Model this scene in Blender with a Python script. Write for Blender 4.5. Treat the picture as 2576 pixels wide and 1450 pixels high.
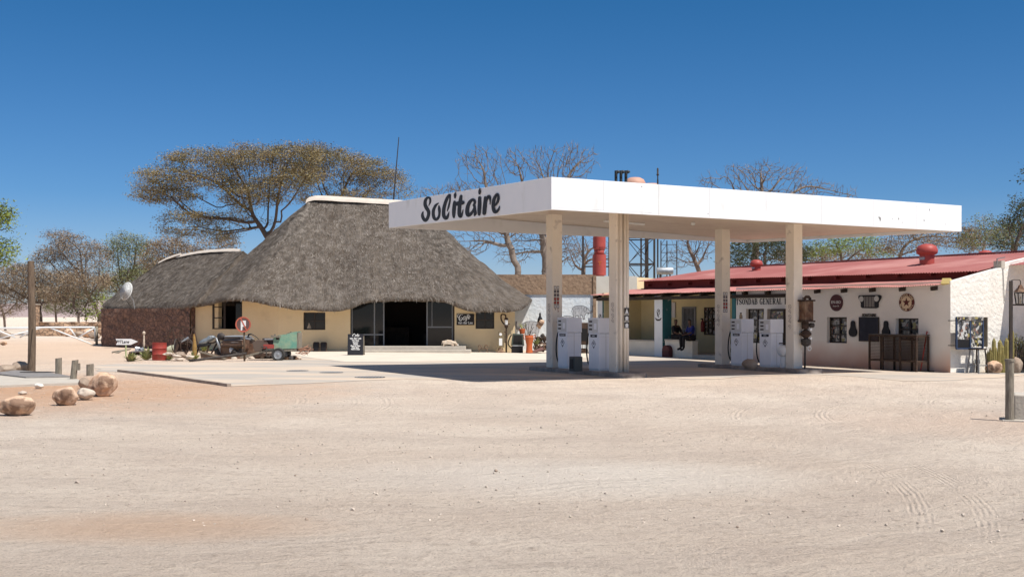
import bpy, math, random
import numpy as np
from mathutils import Vector, Matrix, noise as mnoise
# ------------------------------------------------------------------ camera, world, sun, exposure
for _o in list(bpy.data.objects): bpy.data.objects.remove(_o)
SC = bpy.context.scene
COL = SC.collection
FX, CX, HY, EYE = 2917.0, 1287.5, 795.0, 1.716
cam = bpy.data.cameras.new('camera'); cam_o = bpy.data.objects.new('camera', cam); COL.objects.link(cam_o)
cam.sensor_width = 36; cam.lens = 36*FX/2575; cam.shift_y = (HY-725)/2575
cam.clip_start = .1; cam.clip_end = 12000
cam_o.location = (0, 0, EYE); cam_o.rotation_euler = (math.pi/2, 0, 0)
SC.camera = cam_o
SUN = Vector((.43, -.36, 1)).normalized()
world = bpy.data.worlds.new('World'); SC.world = world; world.use_nodes = True
nt = world.node_tree; nt.nodes.clear()
sky = nt.nodes.new('ShaderNodeTexSky'); sky.sky_type = 'NISHITA'; sky.sun_disc = False
sky.sun_elevation = math.asin(SUN.z); sky.sun_rotation = math.atan2(SUN.x, SUN.y)
sky.altitude = 1100; sky.air_density = 1.0; sky.dust_density = .3; sky.ozone_density = 3.0
bg = nt.nodes.new('ShaderNodeBackground'); bg.inputs[1].default_value = .105
out = nt.nodes.new('ShaderNodeOutputWorld')
# tint by elevation: deeper blue in view, brighter warm fill added overhead out of view
_g = nt.nodes.new('ShaderNodeTexCoord'); _s = nt.nodes.new('ShaderNodeSeparateXYZ'); nt.links.new(_g.outputs['Generated'], _s.inputs[0])
_r = nt.nodes.new('ShaderNodeValToRGB'); nt.links.new(_s.outputs[2], _r.inputs[0]); _e = _r.color_ramp.elements
_e[0].position = 0; _e[0].color = (.56,.58,.74,1); _e[1].position = .30; _e[1].color = (.115,.42,.62,1)
_q = _e.new(.10); _q.color = (.28,.47,.68,1); _q = _e.new(.55); _q.color = (1.15,1.02,.88,1)
_m = nt.nodes.new('ShaderNodeMix'); _m.data_type = 'RGBA'; _m.blend_type = 'MULTIPLY'; _m.inputs[0].default_value = 1
nt.links.new(sky.outputs[0], _m.inputs[6]); nt.links.new(_r.outputs[0], _m.inputs[7]); nt.links.new(_m.outputs[2], bg.inputs[0]); nt.links.new(bg.outputs[0], out.inputs[0])
sl = bpy.data.lights.new('sun', 'SUN'); sl.energy = 4.6; sl.angle = math.radians(.5); sl.color = (1, .955, .89)
so = bpy.data.objects.new('sun', sl); COL.objects.link(so)
so.rotation_euler = SUN.to_track_quat('Z', 'Y').to_euler(); so.location = (0, 0, 60)
SC.view_settings.view_transform = 'Standard'; SC.view_settings.look = 'None'
SC.view_settings.exposure = .38; SC.view_settings.gamma = 1
SC.cycles.max_bounces = 6; SC.cycles.diffuse_bounces = 3; SC.cycles.glossy_bounces = 3
SC.cycles.transparent_max_bounces = 8
RN = random.Random(7)
PI = math.pi

# ------------------------------------------------------------------ helpers
def gz(x): return -.008*min(max(x, -6), 16)
def W(px, py, Z): return Vector(((px-CX)/FX*Z, Z, EYE-(py-HY)/FX*Z))
def G(px, py):
    Z = 40.
    for _ in range(15):
        x = (px-CX)/FX*Z; Z = (EYE-gz(x))*FX/(py-HY)
    return Vector((x, Z, gz(x)))
U = Vector((.8677, .4970, 0)); V = Vector((-.4970, .8677, 0)); ROT = math.atan2(.4970, .8677)

class MB:
    def __init__(s): s.v = []; s.f = []
    def add(s, vs, fs):
        o = len(s.v); s.v += [tuple(v) for v in vs]; s.f += [tuple(i+o for i in f) for f in fs]; return s
    def box(s, x0, x1, y0, y1, z0, z1):
        x0, x1 = min(x0, x1), max(x0, x1); y0, y1 = min(y0, y1), max(y0, y1); z0, z1 = min(z0, z1), max(z0, z1)
        return s.add([(x0,y0,z0),(x1,y0,z0),(x1,y1,z0),(x0,y1,z0),(x0,y0,z1),(x1,y0,z1),(x1,y1,z1),(x0,y1,z1)],
                     [(0,3,2,1),(4,5,6,7),(0,1,5,4),(1,2,6,5),(2,3,7,6),(3,0,4,7)])
    def obox(s, c, size, rx=0, ry=0, rz=0):
        M = Matrix.Rotation(rz,3,'Z') @ Matrix.Rotation(ry,3,'Y') @ Matrix.Rotation(rx,3,'X'); c = Vector(c)
        a, b, d = [q/2 for q in size]
        vs = [c + M @ Vector(p) for p in [(-a,-b,-d),(a,-b,-d),(a,b,-d),(-a,b,-d),(-a,-b,d),(a,-b,d),(a,b,d),(-a,b,d)]]
        return s.add(vs, [(0,3,2,1),(4,5,6,7),(0,1,5,4),(1,2,6,5),(2,3,7,6),(3,0,4,7)])
    def beam(s, a, b, w, h=None):
        a = Vector(a); b = Vector(b); h = h or w; d = (b-a).normalized()
        up = Vector((0,0,1)) if abs(d.z) < .95 else Vector((0,1,0))
        sd = d.cross(up).normalized(); u2 = sd.cross(d).normalized()
        vs = [p + sd*(i*w/2) + u2*(j*h/2) for p in (a, b) for i, j in ((-1,-1),(1,-1),(1,1),(-1,1))]
        return s.add(vs, [(0,1,2,3),(7,6,5,4),(0,4,5,1),(1,5,6,2),(2,6,7,3),(3,7,4,0)])
    def tube(s, pts, r, n=8, cap=True):
        pts = [Vector(p) for p in pts]; m = len(pts)
        rs = r if isinstance(r, (list, tuple)) else [r]*m
        vs = []; fs = []; prev = None
        for i, p in enumerate(pts):
            d = (pts[min(i+1, m-1)] - pts[max(i-1, 0)]).normalized()
            if prev is None:
                a = Vector((0,0,1)) if abs(d.z) < .9 else Vector((1,0,0)); e1 = d.cross(a).normalized()
            else:
                e1 = (prev - d*prev.dot(d)).normalized()
            prev = e1; e2 = d.cross(e1)
            for k in range(n):
                t = 2*PI*k/n; vs.append(p + (e1*math.cos(t) + e2*math.sin(t))*rs[i])
        for i in range(m-1):
            for k in range(n):
                fs.append((i*n+k, i*n+(k+1) % n, (i+1)*n+(k+1) % n, (i+1)*n+k))
        if cap: fs.append(tuple(range(n-1, -1, -1))); fs.append(tuple((m-1)*n+k for k in range(n)))
        return s.add(vs, fs)
    def lathe(s, prof, n=24, c=(0,0,0), axis='z', sx=1., sy=1.):
        vs = []; fs = []; m = len(prof)
        for r, z in prof:
            for k in range(n):
                t = 2*PI*k/n; x, y = r*math.cos(t)*sx, r*math.sin(t)*sy
                p = (x, y, z) if axis == 'z' else ((x, z, y) if axis == 'y' else (z, x, y))
                vs.append((p[0]+c[0], p[1]+c[1], p[2]+c[2]))
        for i in range(m-1):
            for k in range(n): fs.append((i*n+k, i*n+(k+1) % n, (i+1)*n+(k+1) % n, (i+1)*n+k))
        fs.append(tuple(range(n-1, -1, -1))); fs.append(tuple((m-1)*n+k for k in range(n)))
        return s.add(vs, fs)
    def ring(s, c, R, r, n=24, m=8, axis='y', ry=1.):
        vs = []; fs = []
        for i in range(n):
            t = 2*PI*i/n
            for j in range(m):
                q = 2*PI*j/m; rr = R + r*math.cos(q); x = rr*math.cos(t); z = rr*math.sin(t)*ry; y = r*math.sin(q)
                p = (x, y, z) if axis == 'y' else ((y, x, z) if axis == 'x' else (x, z, y))
                vs.append((p[0]+c[0], p[1]+c[1], p[2]+c[2]))
        for i in range(n):
            for j in range(m): fs.append((i*m+j, i*m+(j+1) % m, ((i+1) % n)*m+(j+1) % m, ((i+1) % n)*m+j))
        return s.add(vs, fs)
    def prism(s, poly, d0, d1, fn):      # fn(a,b,d)->xyz
        n = len(poly)
        vs = [fn(a, b, d0) for a, b in poly] + [fn(a, b, d1) for a, b in poly]
        fs = [tuple(range(n)), tuple(range(2*n-1, n-1, -1))] + [(i, i+n, (i+1) % n+n, (i+1) % n) for i in range(n)]
        return s.add(vs, fs)
    def blob(s, c, r, seed=0, rough=.25, n=14, flat=0.):
        c = Vector(c); vs = []; fs = []; rx, ry, rz = r; off = Vector((seed*3.1, seed*1.7, seed*.9))
        m = n//2+2
        for i in range(m+1):
            ph = PI*i/m
            for k in range(n):
                t = 2*PI*k/n; d = Vector((math.sin(ph)*math.cos(t), math.sin(ph)*math.sin(t), math.cos(ph)))
                f = 1 + rough*mnoise.noise(d*1.3+off) + rough*.45*mnoise.noise(d*3.1+off)
                p = Vector((d.x*rx, d.y*ry, d.z*rz))*f
                if flat and p.z < -rz*flat: p.z = -rz*flat + (p.z+rz*flat)*.15
                vs.append(c+p)
        for i in range(m):
            for k in range(n): fs.append((i*n+k, (i+1)*n+k, (i+1)*n+(k+1) % n, i*n+(k+1) % n))
        return s.add(vs, fs)
    def build(s, name, mat, parent=None, smooth=False, bev=0, kind=None, sep=False):
        if sep:
            par = list(range(len(s.v)))
            def fd(a):
                while par[a] != a: par[a] = par[par[a]]; a = par[a]
                return a
            for f in s.f:
                for k in f[1:]: par[fd(k)] = fd(f[0])
            gr = {}
            for f in s.f: gr.setdefault(fd(f[0]), []).append(f)
            o = None
            for g in gr.values():
                ids = sorted({k for f in g for k in f}); mp = {k: i for i, k in enumerate(ids)}
                q = MB(); q.v = [s.v[k] for k in ids]; q.f = [tuple(mp[k] for k in f) for f in g]
                o = q.build(name, mat, parent, smooth, bev, kind)
            return o
        me = bpy.data.meshes.new(name); me.from_pydata(s.v, [], s.f); me.update()
        if mat: me.materials.append(mat)
        if smooth:
            me.polygons.foreach_set('use_smooth', [True]*len(me.polygons))
        o = bpy.data.objects.new(name, me); COL.objects.link(o); o.parent = parent
        if bev:
            b = o.modifiers.new('bevel', 'BEVEL'); b.width = bev; b.segments = 2; b.limit_method = 'ANGLE'
        if smooth == 'auto':
            try:
                me.set_sharp_from_angle(angle=.7)
            except Exception: pass
        if kind: o['kind'] = kind
        return o
def tag(o, label=None, cat=None, group=None, kind=None):
    if label: o['label'] = label
    if cat: o['category'] = cat
    if group: o['group'] = group
    if kind: o['kind'] = kind
    return o
def thing(name, label, cat, loc=(0,0,0), rz=0, group=None):
    o = bpy.data.objects.new(name, None); COL.objects.link(o); o.empty_display_size = .2
    o.location = loc; o.rotation_euler = (0,0,rz); return tag(o, label, cat, group)
KIDS = {}
def copy_tree(o, parent=None):
    c = o.copy(); COL.objects.link(c); c.parent = parent
    for ch in [k for k in bpy.data.objects if k.parent == o and k != c]: copy_tree(ch, c)
    return c
def grid_wall(mb, a0, a1, b0, b1, th, holes, fn):
    A = sorted(set([a0, a1] + [q for h in holes for q in h[:2]])); B = sorted(set([b0, b1] + [q for h in holes for q in h[2:]]))
    A = [q for q in A if a0 <= q <= a1]; B = [q for q in B if b0 <= q <= b1]
    def solid(i, j):
        if i < 0 or j < 0 or i >= len(A)-1 or j >= len(B)-1: return False
        a = (A[i]+A[i+1])/2; b = (B[j]+B[j+1])/2
        return not any(h[0] < a < h[1] and h[2] < b < h[3] for h in holes)
    for i in range(len(A)-1):
        for j in range(len(B)-1):
            if not solid(i, j): continue
            x0, x1, y0, y1 = A[i], A[i+1], B[j], B[j+1]
            for d in (0, th): mb.add([fn(x0,y0,d), fn(x1,y0,d), fn(x1,y1,d), fn(x0,y1,d)], [(0,1,2,3)])
            for di, dj, q in ((-1,0,((x0,y0),(x0,y1))), (1,0,((x1,y0),(x1,y1))), (0,-1,((x0,y0),(x1,y0))), (0,1,((x0,y1),(x1,y1)))):
                if not solid(i+di, j+dj):
                    (p, q1), (r_, s_) = q
                    mb.add([fn(p,q1,0), fn(r_,s_,0), fn(r_,s_,th), fn(p,q1,th)], [(0,1,2,3)])
    return mb

# ------------------------------------------------------------------ materials
MATS = {}
def mat(name, col, rough=.85, col2=None, scale=3., detail=6., bump=0., bscale=None, metal=0., stretch=None, lo=.35, hi=.65, coords='pos', spec=.3, col3=None, scale3=.5, lo3=.45, hi3=.62):
    m = bpy.data.materials.new(name); m.use_nodes = True; n = m.node_tree.nodes; l = m.node_tree.links
    b = n['Principled BSDF']; b.inputs['Roughness'].default_value = rough; b.inputs['Metallic'].default_value = metal
    b.inputs['Specular IOR Level'].default_value = spec
    b.inputs['Base Color'].default_value = (*col, 1)
    if col2 or bump or col3:
        if coords == 'pos': g = n.new('ShaderNodeNewGeometry'); src = g.outputs['Position']
        elif coords == 'uv': g = n.new('ShaderNodeUVMap'); src = g.outputs[0]
        else: g = n.new('ShaderNodeTexCoord'); src = g.outputs['Object']
        if stretch:
            mp = n.new('ShaderNodeMapping'); mp.inputs['Scale'].default_value = stretch; l.new(src, mp.inputs[0]); src = mp.outputs[0]
        m['_'] = 0
    if col2:
        t = n.new('ShaderNodeTexNoise'); t.inputs['Scale'].default_value = scale; t.inputs['Detail'].default_value = detail
        t.inputs['Roughness'].default_value = .65; l.new(src, t.inputs['Vector'])
        r = n.new('ShaderNodeValToRGB'); r.color_ramp.elements[0].position = lo; r.color_ramp.elements[1].position = hi
        r.color_ramp.elements[0].color = (*col, 1); r.color_ramp.elements[1].color = (*col2, 1)
        l.new(t.outputs[0], r.inputs[0]); last = r.outputs[0]
        if col3:
            t3 = n.new('ShaderNodeTexNoise'); t3.inputs['Scale'].default_value = scale3; t3.inputs['Detail'].default_value = 5; l.new(src, t3.inputs['Vector'])
            mr = n.new('ShaderNodeMapRange'); mr.inputs[1].default_value = lo3; mr.inputs[2].default_value = hi3; l.new(t3.outputs[0], mr.inputs[0])
            mx = n.new('ShaderNodeMix'); mx.data_type = 'RGBA'; l.new(mr.outputs[0], mx.inputs[0]); l.new(last, mx.inputs[6]); mx.inputs[7].default_value = (*col3, 1)
            last = mx.outputs[2]
        l.new(last, b.inputs['Base Color'])
    if bump:
        t2 = n.new('ShaderNodeTexNoise'); t2.inputs['Scale'].default_value = bscale or scale*4; t2.inputs['Detail'].default_value = 5
        l.new(src, t2.inputs['Vector'])
        bp = n.new('ShaderNodeBump'); bp.inputs['Strength'].default_value = min(1, bump); bp.inputs['Distance'].default_value = .03 if bump <= 1 else .03*bump
        l.new(t2.outputs[0], bp.inputs['Height']); l.new(bp.outputs[0], b.inputs['Normal'])
    MATS[name] = m
    return m
def nod(m, kind, **kw):
    q = m.node_tree.nodes.new(kind)
    for k, v in kw.items(): setattr(q, k, v)
    return q
M_white = mat('white_paint', (.77,.77,.76), .6, (.72,.73,.73), 1.2, bump=.15, bscale=9, col3=(.62,.61,.58), scale3=.9, lo3=.58, hi3=.8)
M_fascia = mat('fascia_paint', (.82,.82,.82), .5, (.77,.78,.79), .8, stretch=(1,1,.5), bump=.12, bscale=3, col3=(.66,.66,.63), scale3=2.2, lo3=.58, hi3=.8)
M_ceil = mat('ceiling_paint', (.74,.62,.50), .6, (.66,.53,.42), 1.5)
M_cream = mat('cream_paint', (.72,.66,.56), .8, (.66,.60,.50), 1.4, bump=.2, bscale=20)
M_col = mat('column_paint', (.83,.75,.64), .75, (.77,.69,.58), 1.8, bump=.15, bscale=14, col3=(.48,.42,.36), scale3=3.5, lo3=.62, hi3=.78)
M_yellow = mat('ochre_wall', (.82,.64,.39), .9, (.77,.59,.35), .8, bump=.25, bscale=12, col3=(.66,.50,.30), scale3=1.5, lo3=.55, hi3=.8)
M_yellow2 = mat('pale_yellow_wall', (.72,.60,.34), .9, (.64,.53,.30), 1, bump=.2, bscale=12)
M_black = mat('black_paint', (.012,.011,.012), .5)
M_dark = mat('dark_metal', (.035,.03,.028), .6, (.06,.045,.035), 6)
M_darkframe = mat('window_frame_brown', (.045,.032,.024), .5)
M_grey = mat('grey_frame', (.22,.22,.22), .45, metal=.3)
M_glass = mat('window_glass', (.010,.011,.012), .06, spec=.35)
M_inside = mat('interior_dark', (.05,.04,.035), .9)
M_red = mat('red_roof_paint', (.265,.082,.074), .8, (.32,.118,.106), .7, stretch=(1,1,1), bump=0, col3=(.40,.185,.165), scale3=.45, lo3=.5, hi3=.7)
M_redL = mat('faded_red_roof', (.41,.155,.135), .7, (.48,.225,.20), 1.4, col3=(.36,.12,.11), scale3=2.4, lo3=.6, hi3=.72)
M_redD = mat('shaded_red_fascia', (.17,.028,.024), .7, (.13,.022,.02), 3)  # red darkened: shade under the upper eave put into the colour
M_redV = mat('red_vent_paint', (.40,.075,.06), .5, (.34,.06,.05), 4)
M_wood = mat('weathered_wood', (.20,.145,.10), .9, (.10,.07,.048), 9, stretch=(3,3,.35), bump=.7, bscale=14)
M_woodG = mat('grey_wood', (.30,.265,.21), .9, (.17,.145,.11), 12, stretch=(3,3,.4), bump=.7, bscale=16)
M_woodD = mat('dark_timber', (.06,.045,.035), .85, (.035,.025,.02), 6, bump=.3)
M_rust = mat('rusty_metal', (.17,.085,.05), .9, (.075,.045,.032), 7, bump=.4, col3=(.26,.17,.11), scale3=3)
M_rustD = mat('dark_rust', (.085,.05,.035), .9, (.04,.028,.022), 8, bump=.4)
M_iron = mat('old_iron', (.10,.085,.075), .7, (.05,.042,.038), 8, bump=.3, metal=.3)
M_galv = mat('galvanised_metal', (.42,.44,.46), .5, (.30,.31,.32), 5, metal=.5)
M_greenP = mat('green_flaking_paint', (.14,.33,.25), .75, (.30,.40,.27), 3.5, bump=.3, col3=(.38,.36,.24), scale3=1.6, lo3=.5, hi3=.75)
M_tyre = mat('tyre_rubber', (.03,.03,.03), .9, (.06,.055,.05), 5, bump=.3)
M_drum = mat('red_drum_paint', (.36,.05,.035), .6, (.30,.045,.035), 4, col3=(.22,.06,.04), scale3=3, lo3=.58, hi3=.75)
M_concr = mat('concrete', (.50,.45,.38), .9, (.42,.375,.32), 2.5, bump=.3, bscale=25)
M_teal = mat('teal_paint', (.035,.15,.16), .7, (.05,.18,.19), 2, col3=(.40,.42,.40), scale3=3, lo3=.63, hi3=.68)
M_pump = mat('pump_paint', (.84,.84,.87), .4, (.80,.80,.84), 2)
M_pumpG = mat('pump_display', (.62,.61,.60), .5)
M_rub = mat('black_rubber', (.012,.012,.012), .5)
M_navy = mat('navy_paint', (.012,.016,.035), .5)
M_sticker = mat('poster_white', (.62,.6,.58), .7)
M_orange = mat('orange_terracotta', (.52,.13,.04), .7, (.42,.10,.035), 5)
M_cactus = mat('cactus_green', (.33,.27,.10), .8, (.24,.21,.075), 5, bump=.4, bscale=40)
M_agave = mat('agave_leaf', (.22,.25,.085), .7, (.34,.33,.15), 5)
M_blue = mat('navy_shirt', (.02,.03,.17), .9, (.015,.022,.12), 5)
M_blackcloth = mat('black_cloth', (.012,.011,.013), .9)
M_skin = mat('dark_skin', (.10,.052,.034), .7)
M_hair = mat('black_hair', (.008,.007,.006), .9)
M_statue = mat('statue_plaster', (.62,.53,.42), .85, (.45,.34,.25), 9, bump=.4)
M_pink = mat('pink_tank', (.52,.30,.22), .6)
M_glow = mat('white_enamel', (.78,.78,.76), .3)
M_bark = mat('dark_bark', (.10,.075,.06), .95, (.15,.11,.085), 5, bump=.6)
M_barkL = mat('pale_bark', (.22,.17,.135), .95, (.32,.26,.21), 3, bump=.4)
M_barkM = mat('brown_bark', (.14,.10,.078), .95, (.21,.155,.12), 3, bump=.4)
def leafmat(name, c1, c2):
    m = mat(name, c1, .8, c2, .9, 3, lo=.4, hi=.6)
    b = m.node_tree.nodes['Principled BSDF']
    b.inputs['Subsurface Weight'].default_value = 0
    return m
L_olive = leafmat('leaf_olive_gold', (.20,.168,.075), (.29,.22,.11))
L_brown = leafmat('leaf_brown', (.23,.172,.11), (.29,.215,.14))
L_green = leafmat('leaf_fresh_green', (.16,.20,.03), (.26,.30,.055))
L_dkgreen = leafmat('leaf_dark_green', (.045,.06,.028), (.08,.09,.04))
L_mid = leafmat('leaf_mid_green', (.15,.17,.06), (.22,.22,.10))

# poster collage for window panes
def collage(name, dark, light, sc):
    m = bpy.data.materials.new(name); m.use_nodes = True; n = m.node_tree.nodes; l = m.node_tree.links; b = n['Principled BSDF']
    g = n.new('ShaderNodeNewGeometry'); v = n.new('ShaderNodeTexVoronoi'); v.inputs['Scale'].default_value = sc; v.distance = 'CHEBYCHEV'
    l.new(g.outputs['Position'], v.inputs['Vector'])
    s = n.new('ShaderNodeSeparateColor'); l.new(v.outputs['Color'], s.inputs[0])
    r = n.new('ShaderNodeValToRGB'); r.color_ramp.interpolation = 'CONSTANT'; e = r.color_ramp.elements
    e[0].position = 0; e[0].color = (*dark, 1); e[1].position = .35; e[1].color = (*light, 1)
    for p, c in ((.5, (.22,.20,.16)), (.62, light), (.78, (.30,.16,.12)), (.84, (.12,.13,.15)), (.93, (.5,.42,.15))):
        q = e.new(p); q.color = (*c, 1)
    l.new(s.outputs[0], r.inputs[0]); t = n.new('ShaderNodeTexNoise'); t.inputs['Scale'].default_value = sc*4; l.new(g.outputs['Position'], t.inputs['Vector'])
    mx = n.new('ShaderNodeMix'); mx.data_type = 'RGBA'; mx.blend_type = 'MULTIPLY'; mx.inputs[0].default_value = .8
    l.new(r.outputs[0], mx.inputs[6]); l.new(t.outputs[0], mx.inputs[7]); l.new(mx.outputs[2], b.inputs['Base Color'])
    b.inputs['Roughness'].default_value = .25
    return m
M_coll = collage('sticker_collage', (.03,.028,.028), (.55,.52,.48), 9)
M_collD = collage('sticker_collage_bright', (.05,.05,.05), (.80,.79,.76), 11)

# rough stone wall (brown)
def stonemat(name, c1, c2, cm, sc, stretch=(1,1,1.6), bump=1.):
    m = bpy.data.materials.new(name); m.use_nodes = True; n = m.node_tree.nodes; l = m.node_tree.links; b = n['Principled BSDF']
    g = n.new('ShaderNodeNewGeometry'); mp = n.new('ShaderNodeMapping'); mp.inputs['Scale'].default_value = stretch; l.new(g.outputs['Position'], mp.inputs[0])
    nn = n.new('ShaderNodeTexNoise'); nn.inputs['Scale'].default_value = 3; l.new(mp.outputs[0], nn.inputs['Vector'])
    ad = n.new('ShaderNodeMix'); ad.data_type = 'RGBA'; ad.blend_type = 'LINEAR_LIGHT'; ad.inputs[0].default_value = .08
    l.new(mp.outputs[0], ad.inputs[6]); l.new(nn.outputs['Color'], ad.inputs[7])
    v = n.new('ShaderNodeTexVoronoi'); v.inputs['Scale'].default_value = sc; l.new(ad.outputs[2], v.inputs['Vector'])
    v2 = n.new('ShaderNodeTexVoronoi'); v2.feature = 'DISTANCE_TO_EDGE'; v2.inputs['Scale'].default_value = sc; l.new(ad.outputs[2], v2.inputs['Vector'])
    s = n.new('ShaderNodeSeparateColor'); l.new(v.outputs['Color'], s.inputs[0])
    mx = n.new('ShaderNodeMix'); mx.data_type = 'RGBA'; mx.inputs[6].default_value = (*c1, 1); mx.inputs[7].default_value = (*c2, 1); l.new(s.outputs[0], mx.inputs[0])
    mr = n.new('ShaderNodeMapRange'); mr.inputs[1].default_value = .02; mr.inputs[2].default_value = .09; l.new(v2.outputs['Distance'], mr.inputs[0])
    m2 = n.new('ShaderNodeMix'); m2.data_type = 'RGBA'; m2.inputs[6].default_value = (*cm, 1); l.new(mr.outputs[0], m2.inputs[0]); l.new(mx.outputs[2], m2.inputs[7])
    l.new(m2.outputs[2], b.inputs['Base Color']); b.inputs['Roughness'].default_value = .95
    bp = n.new('ShaderNodeBump'); bp.inputs['Distance'].default_value = .05*bump; bp.inputs['Strength'].default_value = .9
    t = n.new('ShaderNodeTexNoise'); t.inputs['Scale'].default_value = 14; l.new(g.outputs['Position'], t.inputs['Vector'])
    a2 = n.new('ShaderNodeMath'); a2.operation = 'ADD'; l.new(mr.outputs[0], a2.inputs[0]); l.new(t.outputs[0], a2.inputs[1])
    l.new(a2.outputs[0], bp.inputs['Height']); l.new(bp.outputs[0], b.inputs['Normal'])
    return m
M_stone = stonemat('brown_stone_wall', (.25,.14,.095), (.165,.09,.062), (.11,.065,.05), 3.0)
M_stoneT = stonemat('tan_field_stone', (.50,.33,.21), (.36,.23,.15), (.20,.14,.10), 2.2)
M_rock = mat('boulder_rock', (.50,.29,.175), .9, (.68,.51,.37), 3.2, bump=1.6, bscale=6, coords='obj', col3=(.24,.15,.10), scale3=2.6, lo3=.52, hi3=.6)
M_rockP = mat('pale_rock', (.60,.52,.43), .9, (.48,.40,.32), 3, bump=.8, bscale=10, coords='obj')
M_rockG = mat('grey_brown_rock', (.26,.19,.14), .9, (.38,.30,.23), 3, bump=1, bscale=8, coords='obj')
M_rough = mat('rough_white_plaster', (.79,.75,.68), .9, (.73,.69,.62), 2, bump=1.3, bscale=8, col3=(.58,.53,.46), scale3=.8, lo3=.58, hi3=.8)
M_mural = mat('bluish_white_plaster', (.60,.66,.70), .9, (.68,.71,.72), 1.6, bump=1.2, bscale=6)
M_brownst = mat('brown_stucco', (.34,.235,.155), .95, (.24,.16,.105), 7, bump=1.5, bscale=6)
M_dealer = mat('dealer_white_wall', (.84,.79,.72), .85, (.79,.74,.67), .9, bump=.15, bscale=10)
# reddish dust splash near the foot of the wall (real dirt)
def splash(m, c, z0, z1):
    n = m.node_tree.nodes; l = m.node_tree.links; b = n['Principled BSDF']; src = b.inputs['Base Color'].links[0].from_socket
    g = n.new('ShaderNodeNewGeometry'); s = n.new('ShaderNodeSeparateXYZ'); l.new(g.outputs['Position'], s.inputs[0])
    t = n.new('ShaderNodeTexNoise'); t.inputs['Scale'].default_value = .8; l.new(g.outputs['Position'], t.inputs['Vector'])
    ad = n.new('ShaderNodeMath'); ad.operation = 'MULTIPLY_ADD'; ad.inputs[1].default_value = .9; l.new(t.outputs[0], ad.inputs[0]); l.new(s.outputs[2], ad.inputs[2])
    mr = n.new('ShaderNodeMapRange'); mr.inputs[1].default_value = z1+.45; mr.inputs[2].default_value = z0+.45; l.new(ad.outputs[0], mr.inputs[0])
    mx = n.new('ShaderNodeMix'); mx.data_type = 'RGBA'; l.new(mr.outputs[0], mx.inputs[0]); l.new(src, mx.inputs[6]); mx.inputs[7].default_value = (*c, 1)
    l.new(mx.outputs[2], b.inputs['Base Color'])
splash(M_dealer, (.62,.38,.28), -.15, .75)

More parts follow.
